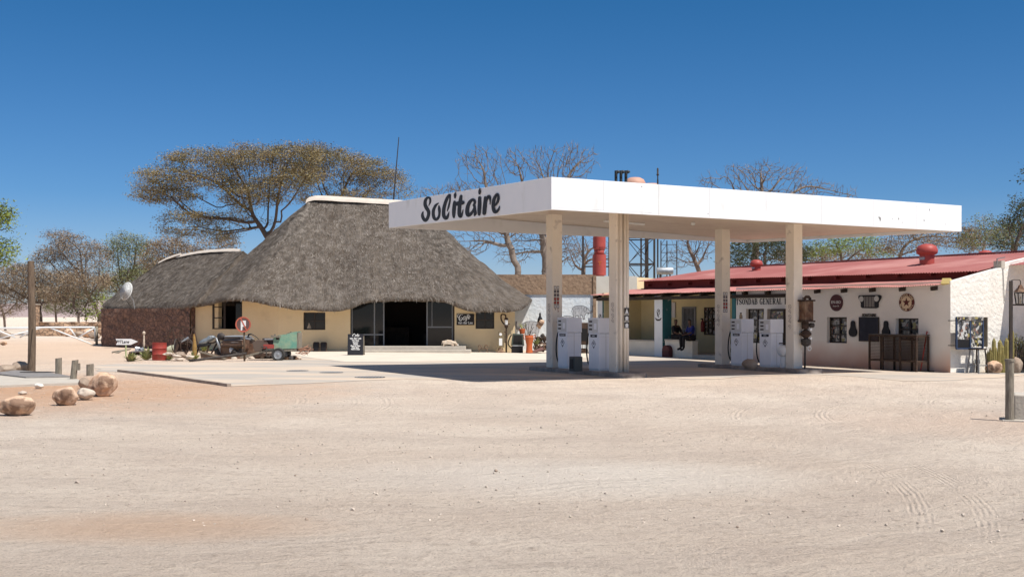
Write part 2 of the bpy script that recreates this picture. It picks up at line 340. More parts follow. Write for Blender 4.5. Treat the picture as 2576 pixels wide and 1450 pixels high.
# sand ground
def ground_mat():
    m = bpy.data.materials.new('sand_ground'); m.use_nodes = True; n = m.node_tree.nodes; l = m.node_tree.links; b = n['Principled BSDF']
    b.inputs['Roughness'].default_value = .95; b.inputs['Specular IOR Level'].default_value = .15
    g = n.new('ShaderNodeNewGeometry'); P = g.outputs['Position']
    def noise(sc, det=6, vec=P, rough=.6):
        t = n.new('ShaderNodeTexNoise'); t.inputs['Scale'].default_value = sc; t.inputs['Detail'].default_value = det; t.inputs['Roughness'].default_value = rough
        l.new(vec, t.inputs['Vector']); return t.outputs[0]
    def ramp(v, a, b_, ca=None, cb=None):
        mr = n.new('ShaderNodeMapRange'); mr.inputs[1].default_value = a; mr.inputs[2].default_value = b_; l.new(v, mr.inputs[0]); return mr.outputs[0]
    def mixc(f, a, c):
        mx = n.new('ShaderNodeMix'); mx.data_type = 'RGBA'; l.new(f, mx.inputs[0])
        for k, q in ((6, a), (7, c)):
            if isinstance(q, tuple): mx.inputs[k].default_value = (*q, 1)
            else: l.new(q, mx.inputs[k])
        return mx.outputs[2]
    def mth(op, a, b_=None, c=None):
        q = n.new('ShaderNodeMath'); q.operation = op
        for k, w in ((0, a), (1, b_), (2, c)):
            if w is None: continue
            if isinstance(w, (int, float)): q.inputs[k].default_value = w
            else: l.new(w, q.inputs[k])
        return q.outputs[0]
    s = n.new('ShaderNodeSeparateXYZ'); l.new(P, s.inputs[0])
    sx_ = mth('ADD', s.outputs[0], 4.); sy_ = mth('SUBTRACT', s.outputs[1], 34.)
    wob = mth('MULTIPLY', noise(.25, 3), 2.5)
    rad = mth('ADD', mth('SQRT', mth('ADD', mth('MULTIPLY', sx_, sx_), mth('MULTIPLY', mth('MULTIPLY', sy_, sy_), .6))), wob)
    an_ = n.new('ShaderNodeMath'); an_.operation = 'ARCTAN2'; l.new(sx_, an_.inputs[0]); l.new(mth('MULTIPLY', sy_, -1), an_.inputs[1])
    cb = n.new('ShaderNodeCombineXYZ'); l.new(mth('MULTIPLY', rad, 2.6), cb.inputs[0]); l.new(mth('MULTIPLY', an_.outputs[0], 5.), cb.inputs[1])
    cb2 = n.new('ShaderNodeCombineXYZ'); l.new(mth('MULTIPLY', rad, .9), cb2.inputs[0]); l.new(mth('MULTIPLY', an_.outputs[0], 6.), cb2.inputs[1])
    big = noise(.22, 5, P); mid = noise(.9, 8, cb2.outputs[0], .7); fine = noise(9, 8, P, .75); vf = noise(55, 4, P, .7)
    c = mixc(ramp(big, .36, .62), (.66,.53,.42), (.77,.65,.53))
    c = mixc(ramp(mid, .46, .72), c, (.57,.46,.375))
    c = mixc(ramp(fine, .52, .72), c, (.43,.335,.26))
    c = mixc(ramp(vf, .56, .68), c, (.80,.70,.59)); c = mixc(ramp(vf, .44, .34), c, (.36,.29,.235))
    # orange sand zones: left side and far right
    def zone(cx, cy, rx, ry):
        dx = mth('DIVIDE', mth('SUBTRACT', s.outputs[0], cx), rx); dy = mth('DIVIDE', mth('SUBTRACT', s.outputs[1], cy), ry)
        r2 = mth('ADD', mth('MULTIPLY', dx, dx), mth('MULTIPLY', dy, dy))
        return ramp(mth('ADD', r2, mth('MULTIPLY', mid, 1.4)), 2.0, .75)
    c = mixc(mth('MULTIPLY', zone(-13.5, 26, 9.5, 8), .95), c, (.60,.36,.22))
    c = mixc(mth('MULTIPLY', zone(-26, 60, 22, 30), .75), c, (.68,.49,.35))
    c = mixc(mth('MULTIPLY', zone(9.5, 19, 4.5, 3.2), .5), c, (.62,.44,.33))
    c = mixc(mth('MULTIPLY', zone(-2.9, 9.3, 1.5, .75), .65), c, (.64,.43,.29))
    c = mixc(mth('MULTIPLY', zone(0.6, 12.5, 2.6, 1.5), .45), c, (.80,.73,.64))
    # height: pebbly grain + raked/driven streaks + tyre arcs
    streak = noise(2.0, 6, cb.outputs[0], .7)
    c = mixc(mth('MULTIPLY', ramp(streak, .55, .72), .35), c, (.50,.40,.325)); c = mixc(mth('MULTIPLY', ramp(streak, .45, .30), .4), c, (.82,.70,.575))
    v = n.new('ShaderNodeTexVoronoi'); v.inputs['Scale'].default_value = 22; l.new(P, v.inputs['Vector'])
    peb = ramp(v.outputs['Distance'], .32, .05)
    pm = ramp(noise(1.1, 3), .5, .7)
    l.new(c, b.inputs['Base Color'])
    h = mth('ADD', mth('MULTIPLY', streak, .085), mth('MULTIPLY', fine, .080))
    h = mth('ADD', h, mth('MULTIPLY', vf, .024))
    h = mth('ADD', h, mth('MULTIPLY', mth('MULTIPLY', peb, pm), .010))
    trn = noise(2.5, 3); trm = ramp(noise(1.6, 4), .38, .60)
    def arc(cx, cy, R_, hw, amp, freq=26., ang0=None):
        dx = mth('SUBTRACT', s.outputs[0], cx); dy = mth('SUBTRACT', s.outputs[1], cy)
        rr = mth('SQRT', mth('ADD', mth('MULTIPLY', dx, dx), mth('MULTIPLY', dy, dy)))
        d = mth('ABSOLUTE', mth('SUBTRACT', rr, R_))
        mk = ramp(d, hw, hw*.8)
        if ang0:
            a = n.new('ShaderNodeMath'); a.operation = 'ARCTAN2'; l.new(dy, a.inputs[0]); l.new(dx, a.inputs[1])
            k = mth('ABSOLUTE', mth('SUBTRACT', a.outputs[0], ang0[0])); mk = mth('MULTIPLY', mk, ramp(k, ang0[1], ang0[1]*.6))
        w = mth('SINE', mth('MULTIPLY', mth('ADD', rr, mth('MULTIPLY', trn, .05)), 2*PI*freq/2))
        return mth('MULTIPLY', mth('MULTIPLY', mth('MULTIPLY', w, trm), mk), amp*.85)
    for a in ((-7.4, 13.9, 11.6, .13, .012, 36, (-.18, .24)), (-7.4, 13.9, 12.15, .13, .012, 36, (-.18, .24)),
              (-12., 22., 7.9, .16, .014, 18, (-.1, 1.0)), (-12., 22., 9.6, .16, .014, 18, (-.1, 1.0)), (-12., 22., 9.0, .10, .012, 18, (-.1, 1.0)), (-12., 22., 12.4, .12, .007, 22, (.0, .6)),
              (13.6, 18.6, 9.85, .16, .015, 22, (2.75, .39)), (13.6, 18.6, 8.35, .16, .015, 22, (2.75, .39)), (14.5, 22., 6.2, .14, .014, 20, (2.6, .54)), (13.6, 18.6, 9.85, .16, .015, 22, (-2.85, .28)), (13.6, 18.6, 8.35, .16, .015, 22, (-2.85, .28)),
              (-4., 34., 12.5, .13, .006, 20, (-.9, .6)), (-4., 34., 18.1, .13, .006, 20, (-.9, .6))):
        h = mth('ADD', h, arc(*a))
    bp = n.new('ShaderNodeBump'); bp.inputs['Distance'].default_value = 1; bp.inputs['Strength'].default_value = 1.0
    l.new(h, bp.inputs['Height']); l.new(bp.outputs[0], b.inputs['Normal'])
    return m
M_ground = ground_mat()
M_fore = mat('forecourt_concrete', (.44,.39,.335), .9, (.37,.335,.295), .8, stretch=(.5,1.6,1), bump=.5, bscale=14, col3=(.56,.45,.345), scale3=.45, lo3=.42, hi3=.62)
M_pave = mat('pale_pavement', (.66,.57,.46), .9, (.58,.50,.41), .9, bump=.2, bscale=12)

# thatch
def thatch_mat():
    m = bpy.data.materials.new('thatch'); m.use_nodes = True; n = m.node_tree.nodes; l = m.node_tree.links; b = n['Principled BSDF']
    b.inputs['Roughness'].default_value = 1; b.inputs['Specular IOR Level'].default_value = .05
    g = n.new('ShaderNodeNewGeometry'); uv = n.new('ShaderNodeUVMap')
    mp = n.new('ShaderNodeMapping'); mp.inputs['Scale'].default_value = (1, .22, 1); l.new(uv.outputs[0], mp.inputs[0])
    def noise(sc, det, vec, r=.7):
        t = n.new('ShaderNodeTexNoise'); t.inputs['Scale'].default_value = sc; t.inputs['Detail'].default_value = det; t.inputs['Roughness'].default_value = r; l.new(vec, t.inputs['Vector']); return t.outputs[0]
    a = noise(16, 5, mp.outputs[0]); bb = noise(2.2, 7, g.outputs['Position'], .75); cc = noise(.35, 5, g.outputs['Position'])
    def mr(v, p, q):
        x = n.new('ShaderNodeMapRange'); x.inputs[1].default_value = p; x.inputs[2].default_value = q; l.new(v, x.inputs[0]); return x.outputs[0]
    def mix(f, p, q):
        x = n.new('ShaderNodeMix'); x.data_type = 'RGBA'; l.new(f, x.inputs[0])
        for k, w in ((6, p), (7, q)):
            if isinstance(w, tuple): x.inputs[k].default_value = (*w, 1)
            else: l.new(w, x.inputs[k])
        return x.outputs[2]
    c = mix(mr(cc, .38, .62), (.120,.094,.073), (.210,.172,.137))
    c = mix(mr(bb, .45, .75), c, (.31,.27,.235)); c = mix(mr(a, .5, .8), c, (.085,.070,.060))
    mp3 = n.new('ShaderNodeMapping'); mp3.inputs['Scale'].default_value = (1.3, .10, 1); l.new(uv.outputs[0], mp3.inputs[0])
    st_ = noise(2.0, 6, mp3.outputs[0], .75); c = mix(mr(st_, .50, .68), c, (.105,.083,.067)); c = mix(mr(st_, .42, .30), c, (.27,.225,.18))
    l.new(c, b.inputs['Base Color'])
    ad = n.new('ShaderNodeMath'); ad.operation = 'ADD'; l.new(a, ad.inputs[0]); l.new(bb, ad.inputs[1])
    bp = n.new('ShaderNodeBump'); bp.inputs['Distance'].default_value = .16; bp.inputs['Strength'].default_value = 1; l.new(ad.outputs[0], bp.inputs['Height']); l.new(bp.outputs[0], b.inputs['Normal'])
    return m
M_thatch = thatch_mat()
M_straw = mat('loose_straw', (.27,.235,.20), 1, (.10,.084,.07), 3, lo=.4, hi=.6)

# text as mesh; M places text plane in the parent's local frame
def F_cam(x, y, z): return Matrix(((1,0,0,x),(0,0,-1,y),(0,1,0,z),(0,0,0,1)))        # faces -y
def F_left(x, y, z): return Matrix(((0,0,-1,x),(-1,0,0,y),(0,1,0,z),(0,0,0,1)))      # reads along -y, faces -x
def F_mv(x, y, z): return F_cam(x, y, z)
def text(body, size, m, name, parent, M, sx=1., bold=0., ext=.004, align='CENTER', space=1., shear=0.):
    cu = bpy.data.curves.new(name, 'FONT'); cu.body = body; cu.size = size; cu.align_x = align; cu.align_y = 'CENTER'
    cu.extrude = ext; cu.offset = bold; cu.space_character = space; cu.shear = shear; cu.resolution_u = 3
    o = bpy.data.objects.new(name, cu); COL.objects.link(o)
    bpy.context.view_layer.update()
    me = bpy.data.meshes.new_from_object(o.evaluated_get(bpy.context.evaluated_depsgraph_get()))
    bpy.data.objects.remove(o); bpy.data.curves.remove(cu)
    me.transform(M @ Matrix.Diagonal((sx, 1, 1, 1))); me.materials.clear(); me.materials.append(m); me.name = name
    q = bpy.data.objects.new(name, me); COL.objects.link(q); q.parent = parent
    return q
def smooth_pts(pts, k=5):
    P = [Vector(p) for p in pts]; out = []
    for i in range(len(P)-1):
        p0, p1, p2, p3 = P[max(i-1,0)], P[i], P[i+1], P[min(i+2, len(P)-1)]
        for j in range(k):
            t = j/k
            out.append(.5*((2*p1)+(-p0+p2)*t+(2*p0-5*p1+4*p2-p3)*t*t+(-p0+3*p1-3*p2+p3)*t**3))
    out.append(P[-1]); return out
def ribbon(mb, pts, fn, d, ext=.01, sm=True, k=5):
    """pts (a,b,width); fn(a,b,d)->xyz"""
    P = smooth_pts([Vector(p) for p in pts], k) if sm and len(pts) > 2 else [Vector(p) for p in pts]
    L = []; Rr = []; n = len(P)
    for i, p in enumerate(P):
        q = P[min(i+1, n-1)] - P[max(i-1, 0)]; q = Vector((q.x, q.y)); q.normalize(); nn = Vector((-q.y, q.x)); w = max(p.z, .0)/2
        L.append((p.x+nn.x*w, p.y+nn.y*w)); Rr.append((p.x-nn.x*w, p.y-nn.y*w))
    vs = [fn(a, b, d+ext) for a, b in L] + [fn(a, b, d+ext) for a, b in Rr] + [fn(a, b, d-ext*.5) for a, b in L] + [fn(a, b, d-ext*.5) for a, b in Rr]
    fs = []
    for i in range(n-1): fs += [(i, i+1, n+i+1, n+i), (2*n+i, 3*n+i, 3*n+i+1, 2*n+i+1), (i, 2*n+i, 2*n+i+1, i+1), (n+i, n+i+1, 3*n+i+1, 3*n+i)]
    fs += [(0, n, 3*n, 2*n), (n-1, 3*n-1, 4*n-1, 2*n-1)]
    mb.add(vs, fs)
    for p in (P[0], P[-1]):
        w = p.z/2*.98; c = [(p.x+w*math.cos(2*PI*k_/10), p.y+w*math.sin(2*PI*k_/10)) for k_ in range(10)]
        mb.prism(c, d+ext-.0015, d-ext*.5, fn)
# ------------------------------------------------------------------ setting: ground, hills, forecourt, pavement
def build_ground():
    xs = [-4000,-1500,-600,-250,-120,-70,-45] + [x*1.0 for x in range(-34, 35)] + [45,70,120,250,600,1500,4000]
    ys = [-300,-60,-20] + [y*1.0 for y in range(-6, 90)] + [100,120,160,250,450,900,2000,6000]
    v = []; f = []
    for y in ys:
        for x in xs:
            z = gz(x)
            if -30 < x < 30 and 0 < y < 24: z += .05*mnoise.noise(Vector((x*.12, y*.2, 0)))
            v.append((x, y, z-.003))
    nx = len(xs)
    for j in range(len(ys)-1):
        for i in range(nx-1): f.append((j*nx+i, j*nx+i+1, (j+1)*nx+i+1, (j+1)*nx+i))
    mb = MB(); mb.add(v, f); return mb.build('ground', M_ground, smooth=True, kind='structure')
build_ground()
def sheet(name, pts, m, dz=.004, noise_amp=0., kind='structure', step=.8, thick=0):
    """pts world (x,y); sheet follows the ground slope; subdivided into strips so it hugs gz()"""
    P = []
    n = len(pts)
    for i in range(n):
        a = Vector(pts[i][:2]); b = Vector(pts[(i+1) % n][:2]); k = max(1, int((b-a).length/step))
        for j in range(k):
            q = a.lerp(b, j/k)
            if noise_amp: q = q + Vector((mnoise.noise(Vector((q.x*.8, q.y*.8, 1))), mnoise.noise(Vector((q.x*.8, q.y*.8, 7)))*1.6))*noise_amp
            P.append(q)
    import bmesh
    bm = bmesh.new(); vs = [bm.verts.new((q.x, q.y, 0)) for q in P]; fa = bm.faces.new(vs)
    bmesh.ops.triangulate(bm, faces=[fa])
    for xx in (-6, 16): bmesh.ops.bisect_plane(bm, geom=bm.verts[:]+bm.edges[:]+bm.faces[:], plane_co=(xx,0,0), plane_no=(1,0,0))
    if thick:
        r = bmesh.ops.extrude_face_region(bm, geom=bm.faces[:]); 
        for g in r['geom']:
            if isinstance(g, bmesh.types.BMVert): g.co.z -= thick
    for v in bm.verts: v.co.z += gz(v.co.x)+dz
    bmesh.ops.recalc_face_normals(bm, faces=bm.faces[:])
    me = bpy.data.meshes.new(name); bm.to_mesh(me); bm.free(); me.materials.append(m)
    o = bpy.data.objects.new(name, me); COL.objects.link(o)
    if kind: o['kind'] = kind
    return o
g2 = lambda px, py: tuple(G(px, py)[:2])
fore = [g2(255,934), g2(300,934), g2(400,946), g2(490,957), g2(575,971), g2(760,963), g2(950,955), g2(1200,953), g2(1400,950), g2(1560,947), g2(1650,948),
        g2(1737,954), g2(1810,950), g2(1900,944), g2(2050,941), g2(2150,947), g2(2287,959), g2(2400,954), g2(2531,947), g2(2575,942), (17.5,38.3), (17.3,40.), (13.6,58.), (3.,58.), (-1,54.6), (-9,54.6), (-10.5,52.0), g2(700,909), g2(560,911), g2(420,913), g2(300,914), g2(240,919)]
sheet('forecourt', fore, M_fore, .004, .42)
sheet('pavement', [g2(742,893), g2(800,902), g2(870,910), g2(1000,910), g2(1180,907), g2(1375,905), g2(1500,899), (6.3,57.), (2.,57.4), (-.2,55.2), (-11.0,55.2)], M_pave, .010, .06, step=.5)
# raised kerb edge of the forecourt on the left
kb = MB()
kp = [G(300,934), G(360,941), G(430,950), G(500,960), G(545,966), G(577,971)]
for a, b in zip(kp, kp[1:]):
    kb.beam(a+Vector((0,-.04,.0)), b+Vector((0,-.04,0)), .10, .13)
kb.build('kerb', mat('kerb_dark_concrete', (.24,.19,.15), .95, (.40,.33,.27), 2.5, bump=.5), kind='structure')
def hills():
    v = []; f = []; n = 90
    for i in range(n+1):
        x = -1800 + 3600*i/n; h = 20 + 16*mnoise.noise(Vector((x*.0016, 3, 0))) + 5*mnoise.noise(Vector((x*.009, 1, 0)))
        if x < -700: h += 9
        if x > 200: h *= .55
        v += [(x, 2300, -2), (x, 2700, h), (x, 3300, h*.8), (x, 3800, -5)]
    for i in range(n):
        for j in range(3): f.append((i*4+j, (i+1)*4+j, (i+1)*4+j+1, i*4+j+1))
    mb = MB(); mb.add(v, f)
    mb.build('hills', mat('hill_rock', (.36,.27,.25), .95, (.32,.25,.24), .01), smooth=True, kind='structure')
hills()
# gravel: uncountable small stones
gv = MB()
for i in range(6500):
    y = 4.5 + 22*RN.random()**1.25; x = (RN.random()-.5)*y*1.05; r = .004+.013*RN.random()**4
    if RN.random() < .02: r *= 1.7
    c = Vector((x, y, gz(x)+.0+r*.3)); a = RN.random()*6
    vs = [c + Vector((r*math.cos(a+k*2.09)*RN.uniform(.8,1.3), r*math.sin(a+k*2.09)*RN.uniform(.8,1.3), -r*.4)) for k in range(3)]
    vs += [c + Vector((r*.8*math.cos(a+1+k*2.09), r*.8*math.sin(a+1+k*2.09), r*.45)) for k in range(3)]
    gv.add(vs, [(3,4,5),(0,1,4,3),(1,2,5,4),(2,0,3,5)])
tag(gv.build('gravel', mat('gravel_stone', (.62,.53,.44), .95, (.40,.33,.27), 3, lo=.45, hi=.55)), 'small loose stones scattered over the sandy yard', 'gravel', kind='stuff')

# ------------------------------------------------------------------ canopy
N0 = Vector((.975, 28.73, 0)); CU, CV = 15.05, 9.95
zb = lambda v: EYE+2.64+.0204*v
zt = lambda v: zb(v)+.81
zc = lambda u, v: zb(v)+.56-.031*u
can = thing('fuel_canopy', 'large flat white filling station canopy on four pale columns with a painted name', 'canopy', N0, ROT)
FT = .09
mb = MB()
def frame_panel(u0, u1, v0, v1):
    mb.add([(u0,v0,zb(v0)),(u1,v0,zb(v0)),(u1,v1,zb(v1)),(u0,v1,zb(v1)),(u0,v0,zt(v0)),(u1,v0,zt(v0)),(u1,v1,zt(v1)),(u0,v1,zt(v1))],
           [(0,3,2,1),(4,5,6,7),(0,1,5,4),(1,2,6,5),(2,3,7,6),(3,0,4,7)])
frame_panel(0, CU, 0, FT); frame_panel(0, FT, FT+.002, CV-FT-.002); frame_panel(CU-FT, CU, FT+.002, CV-FT-.002); frame_panel(0, CU, CV-FT, CV)
mb.build('fascia', M_fascia, can, bev=.006)
mb = MB()   # ceiling boards running along the long side
nb = 48
for i in range(nb):
    v0 = FT+.004+(CV-2*FT-.008)*i/nb; v1 = FT+.004+(CV-2*FT-.008)*(i+1)/nb-.018; u0, u1 = FT+.003, CU-FT-.003
    zo = .0
    vs = [(u,v,zc(u,v)+zo) for u, v in ((u0,v0),(u1,v0),(u1,v1),(u0,v1))] + [(u,v,zc(u,v)+.05) for u, v in ((u0,v0),(u1,v0),(u1,v1),(u0,v1))]
    mb.add(vs, [(0,3,2,1),(4,5,6,7),(0,1,5,4),(1,2,6,5),(2,3,7,6),(3,0,4,7)])
mb.build('ceiling', M_ceil, can)
mb = MB(); mb.add([(FT,FT,zt(0)-.05),(CU-FT,FT,zt(0)-.05),(CU-FT,CV-FT,zt(CV)-.05),(FT,CV-FT,zt(CV)-.05)], [(0,1,2,3)]); mb.build('roof_sheet', M_galv, can)
mb = MB()   # trim strips on the fascia's lower edge, joints
mb.box(.0, 2.9, -.006, -.001, zb(0)+.005, zb(0)+.05)
mb.build('edge_trim', M_fascia, can)
mb = MB()
for u in (1.55, 3.3, 5.0, 7.0, 9.1, 11.2, 13.0): mb.box(u, u+.008, -.0035, .002, zb(0)+.02, zt(0)-.01)
mb.box(0, 3.1, -.0035, .001, zb(0)+.052, zb(0)+.058)
mb.build('panel_joint', mat('joint_grey', (.48,.48,.47), .8), can, sep=True)
mb = MB()
for u, z, w, h in ((11.45,.27,.09,.13), (11.47,.2,.04,.05), (12.0,.28,.03,.05), (12.25,.28,.04,.07), (12.4,.18,.03,.03), (13.35,.28,.04,.07), (14.3,.2,.03,.04), (13.6,.62,.05,.08), (4.95,.12,.03,.05), (2.75,.72,.05,.03)):
    mb.prism([(u+RN.uniform(-.3,.3)*w+w*math.cos(a)*.5, zb(0)+z+h*math.sin(a)*.5*RN.uniform(.5,1.2)) for a in [k*PI/4 for k in range(8)]], -.003, 0, lambda a, b, d: (a, d, b))
mb.build('chipped_patch', mat('chip_grey', (.25,.25,.24), .9), can, sep=True)
# lettering traced onto the shaded short fascia (plane u=0)
def canv_left(a, b):     # zoom coords -> (v,z) on plane u=0
    px = (1640+a/7.156)/1.5534; py = (720+b/7.156)/1.5534; r = (px-CX)/FX
    v = (N0.x - r*N0.y)/(r*V.y - V.x); Zd = N0.y+V.y*v
    return v, EYE-(py-HY)/FX*Zd
mb = MB()
S = [[(250,600,16),(292,500,48),(288,400,60),(230,368,62),(165,440,80),(150,560,92),(190,660,100),(245,755,92),(248,850,85),(210,960,85),(150,1010,85),(92,930,85),(75,850,72),(95,760,22)],
 [(520,530,30),(455,580,62),(400,680,78),(378,800,82),(400,930,84),(462,982,80),(530,915,66),(553,800,60),(548,690,75),(535,600,34)],
 [(768,752,20),(805,640,46),(838,500,46),(850,380,40),(848,290,46),(795,340,75),(735,470,86),(690,620,92),(668,770,92),(680,890,96),(735,950,90),(785,890,70),(822,770,14)],
 [(976,485,64),(968,600,96),(955,800,96),(956,920,56)], [(1003,235,30),(993,300,72),(990,375,44)],
 [(1160,330,74),(1142,450,94),(1115,650,98),(1112,830,98),(1145,900,84),(1190,820,46),(1218,700,10)],
 [(1052,545,122),(1200,512,118)],
 [(1510,590,50),(1548,500,66),(1500,430,74),(1410,490,88),(1350,620,100),(1332,760,104),(1358,860,100),(1430,830,84),(1500,730,54),(1548,610,40)],
 [(1535,600,62),(1545,720,72),(1560,810,80),(1540,870,46)],
 [(1682,370,78),(1680,550,96),(1672,740,94),(1668,850,60)], [(1692,130,40),(1686,200,74),(1680,270,44)],
 [(1840,365,66),(1838,520,100),(1820,700,100),(1812,815,96)], [(1850,520,40),(1895,400,66),(1945,330,70),(1978,420,44),(1978,565,12)],
 [(2128,590,42),(2190,480,62),(2212,360,58),(2178,275,60),(2112,360,78),(2070,500,86),(2068,650,90),(2105,765,92),(2165,760,76),(2218,690,46),(2244,610,12)]]
for i, s_ in enumerate(S):
    ribbon(mb, s_, lambda a, b, d: (-d, canv_left(a, b)[0], canv_left(a, b)[1]), .003+.0012*i, .006)
mb.build('lettering', M_black, can)
# small ceiling lamps
mb = MB(); mb.beam((6.3,6.9,zc(6.3,6.9)-.04), (7.9,6.9,zc(7.9,6.9)-.04), .10, .06); mb.build('tube_light', M_glow, can)
mb = MB()
for u, v in ((2.2,5.2),(8.6,5.2)): mb.lathe([(.001,zc(u,v)-.10),(.06,zc(u,v)-.09),(.07,zc(u,v)-.03),(.03,zc(u,v)+.01)], 10, (u,v,0))
mb.build('bulb_lamp', M_glow, can, sep=True)
def cg(u, v): p = N0+U*u+V*v; return gz(p.x)
UA, UC, VF, VB = 4.25, 11.09, 3.21, 6.70
cw = .185
COLS = {}
for nm, u, v in (('A',UA,VB), ('B',UA,VF), ('C',UC,VB), ('D',UC,VF)):
    mb = MB(); mb.box(u-cw, u+cw, v-cw, v+cw, cg(u,v)-.05, zc(u,v)+.01)
    COLS[nm] = mb.build('column', M_col, can, bev=.012)
# three white drain pipes down the near face of column B
mb = MB()
for k, x in enumerate((-.06, .07, .165)):
    mb.tube([(UA+x, VF-cw-.055, cg(UA,VF)+.10), (UA+x, VF-cw-.055, zc(UA,VF)-.0)], .050, 10)
mb.build('drain_pipe', M_col, COLS['B'], smooth=True, sep=True)
# safety pictogram plates, sticker panels, stencilled marks
def plate(parent, u, v, z, w, h, m1, m2, nm, n=3):
    for k in range(n):
        mb = MB(); mb.box(u-w/2, u+w/2, v-.012, v, z-k*(h+.035), z-k*(h+.035)+h); pl = mb.build(nm, m1, parent)
        mb = MB(); c = (u, v-.0135, z-k*(h+.035)+h*.5)
        if k == 0: mb.prism([(u-.05,c[2]-.05),(u+.05,c[2]-.05),(u,c[2]+.07)], v-.016, v-.010, lambda a, b, d: (a, d, b))
        else: mb.lathe([(.055,-.003),(.055,.003)], 14, (u, v-.0145, c[2]), 'y'); 
        mb.box(u-w*.36, u+w*.36, v-.0155, v-.010, z-k*(h+.035)+.012, z-k*(h+.035)+.03)
        mb.build('pictogram', m2, pl)
plate(COLS['B'], UA+.10, VF-cw-.108, EYE+.10-.03, .17, .17, M_dark, M_glow, 'safety_plate')
def stickers(parent, u, v, z, rows=6):
    cols = [(.55,.50,.46), (.45,.10,.07), (.10,.09,.09), (.62,.42,.08)]
    mw = MB(); mr = MB(); mk = MB()
    for r in range(rows):
        for c in range(2):
            x = u+(c-.5)*.105; q = (mw, mr, mk)[(r*2+c*3+r//2) % 3]
            zz = z-r*.118
            mk.box(x-.043, x+.043, v-.003, v, zz-.05, zz+.05)
            q.prism([(x+.036*math.cos(a), zz+.036*math.sin(a)) for a in [k*PI/5 for k in range(10)]], v-.006, v-.002, lambda a, b, d: (a, d, b))
            if q is mk: mw.box(x-.034, x+.034, v-.005, v-.002, zz-.038, zz-.02); mw.box(x-.03, x+.03, v-.005, v-.002, zz+.012, zz+.036)
    mk.build('sticker', mat('sticker_ink', (.08,.06,.065), .6), parent, sep=True); mw.build('sticker_print', M_sticker, parent, sep=True); mr.build('sticker_print', mat('sticker_red', (.40,.07,.05), .6), parent, sep=True)
stickers(COLS['A'], UA-.03, VB-cw-.001, EYE+.90, 6)
stickers(COLS['C'], UC-.03, VB-cw-.001, EYE+.78, 6)
def stains(parent, u, v, face, z0, z1, n, seed):
    r = random.Random(seed); mb = MB(); m2 = MB()
    for i in range(n):
        a = r.uniform(-.13,.13); z = r.uniform(z0, z1); w = r.choice((.012,.016,.03,.045)); q = (mb, m2)[r.random() < .4]
        poly = [(a+w*math.cos(t)*r.uniform(.6,1.1), z+w*math.sin(t)*r.uniform(.6,1.1)) for t in [k*PI/4 for k in range(8)]]
        if face == 'v': q.prism([(u+x, y) for x, y in poly], v-cw-.003, v-cw+.001, lambda a_, b_, d: (a_, d, b_))
        else: q.prism([(v+x, y) for x, y in poly], u-cw-.003, u-cw+.001, lambda a_, b_, d: (d, a_, b_))
    mb.build('rust_stain', mat('stain_brown', (.40,.28,.22), .9), parent, sep=True); m2.build('scuff', mat('stain_grey', (.48,.42,.38), .9), parent, sep=True)
stains(COLS['A'], UA, VB, 'v', .9+.6, 2.3, 12, 3); stains(COLS['C'], UC, VB, 'v', 1.6, 2.3, 5, 5)
def stencil(parent, u, v, z, n):   # hand stencilled marks running down the left face
    mb = MB()
    for k in range(n):
        zz = z-k*.16
        pts = [(v+.06*math.cos(t)*(.8 if k % 2 else 1), zz+.065*math.sin(t), .010) for t in [i*PI/5 for i in range(0, (11, 8, 10, 7, 6)[k % 5])]]
        ribbon(mb, pts, lambda a, b, d: (u-cw-d, a, b), .001, .002, k=2)
        ribbon(mb, [(v-.02, zz-.03, .012), (v+.02, zz+.03, .012)], lambda a, b, d: (u-cw-d, a, b), .001, .003)
    mb.build('stencil_mark', mat('stencil_ink', (.22,.17,.14), .9), parent)
stencil(COLS['C'], UC, VB, 2.05, 5); stencil(COLS['D'], UC, VF, 2.02, 5); stencil(COLS['A'], UA, VB, 2.05, 4); stencil(COLS['B'], UA, VF, 2.05, 4)
# old rusty gas pump head hung on column D: box, motor, funnel, meter, pipe
ob = thing('old_hand_pump', 'rusty wooden-cased hand pump with iron fittings on a pole against the right column', 'old pump', N0+U*(UC+.02)+V*(VF-cw-.16)+Vector((0,0,cg(UC,VF)+.12)), ROT)
zz = lambda py, Z=36.8: EYE-(py-HY)/FX*Z - (gz(10)+.12)
mb = MB()
for k in range(7): mb.box(-.02+k*.052, -.02+k*.052+.046, -.15, .12, zz(806), zz(758))
mb.build('pump_casing', M_rust, ob, bev=.008)
mb = MB(); mb.box(-.06,.38,-.19,.14, zz(758), zz(754)); mb.box(-.06,.38,-.19,.14, zz(810), zz(806))
for k in range(5): mb.lathe([(.001,0),(.045,.02),(.05,.06),(.02,.10)], 8, (.06+k*.055,-.05,zz(755)+(.05 if 0<k<4 else 0)))
mb.build('casing_trim', M_rustD, ob)
mb = MB(); mb.lathe([(.10,zz(828)),(.12,zz(822)),(.12,zz(812)),(.08,zz(807))], 14, (.13,0,0)); mb.build('pump_neck', M_rustD, ob, smooth=True)
mb = MB(); mb.lathe([(.03,-.12),(.075,-.10),(.08,0),(.05,.08)], 14, (.27,-.10,zz(818)), 'y'); mb.build('motor', M_iron, ob, smooth=True)
mb = MB(); mb.lathe([(.05,zz(851)),(.17,zz(843)),(.18,zz(838)),(.10,zz(831)),(.04,zz(828))], 14, (.15,0,0)); mb.beam((-.12,0,zz(841)), (.0,0,zz(841)), .04); mb.beam((.3,0,zz(841)), (.38,0,zz(840)), .04); mb.build('gear_housing', M_rustD, ob, smooth=True)
mb = MB(); mb.lathe([(.06,zz(871)),(.15,zz(866)),(.15,zz(854)),(.06,zz(850))], 8, (.16,0,0)); mb.build('meter', M_iron, ob)
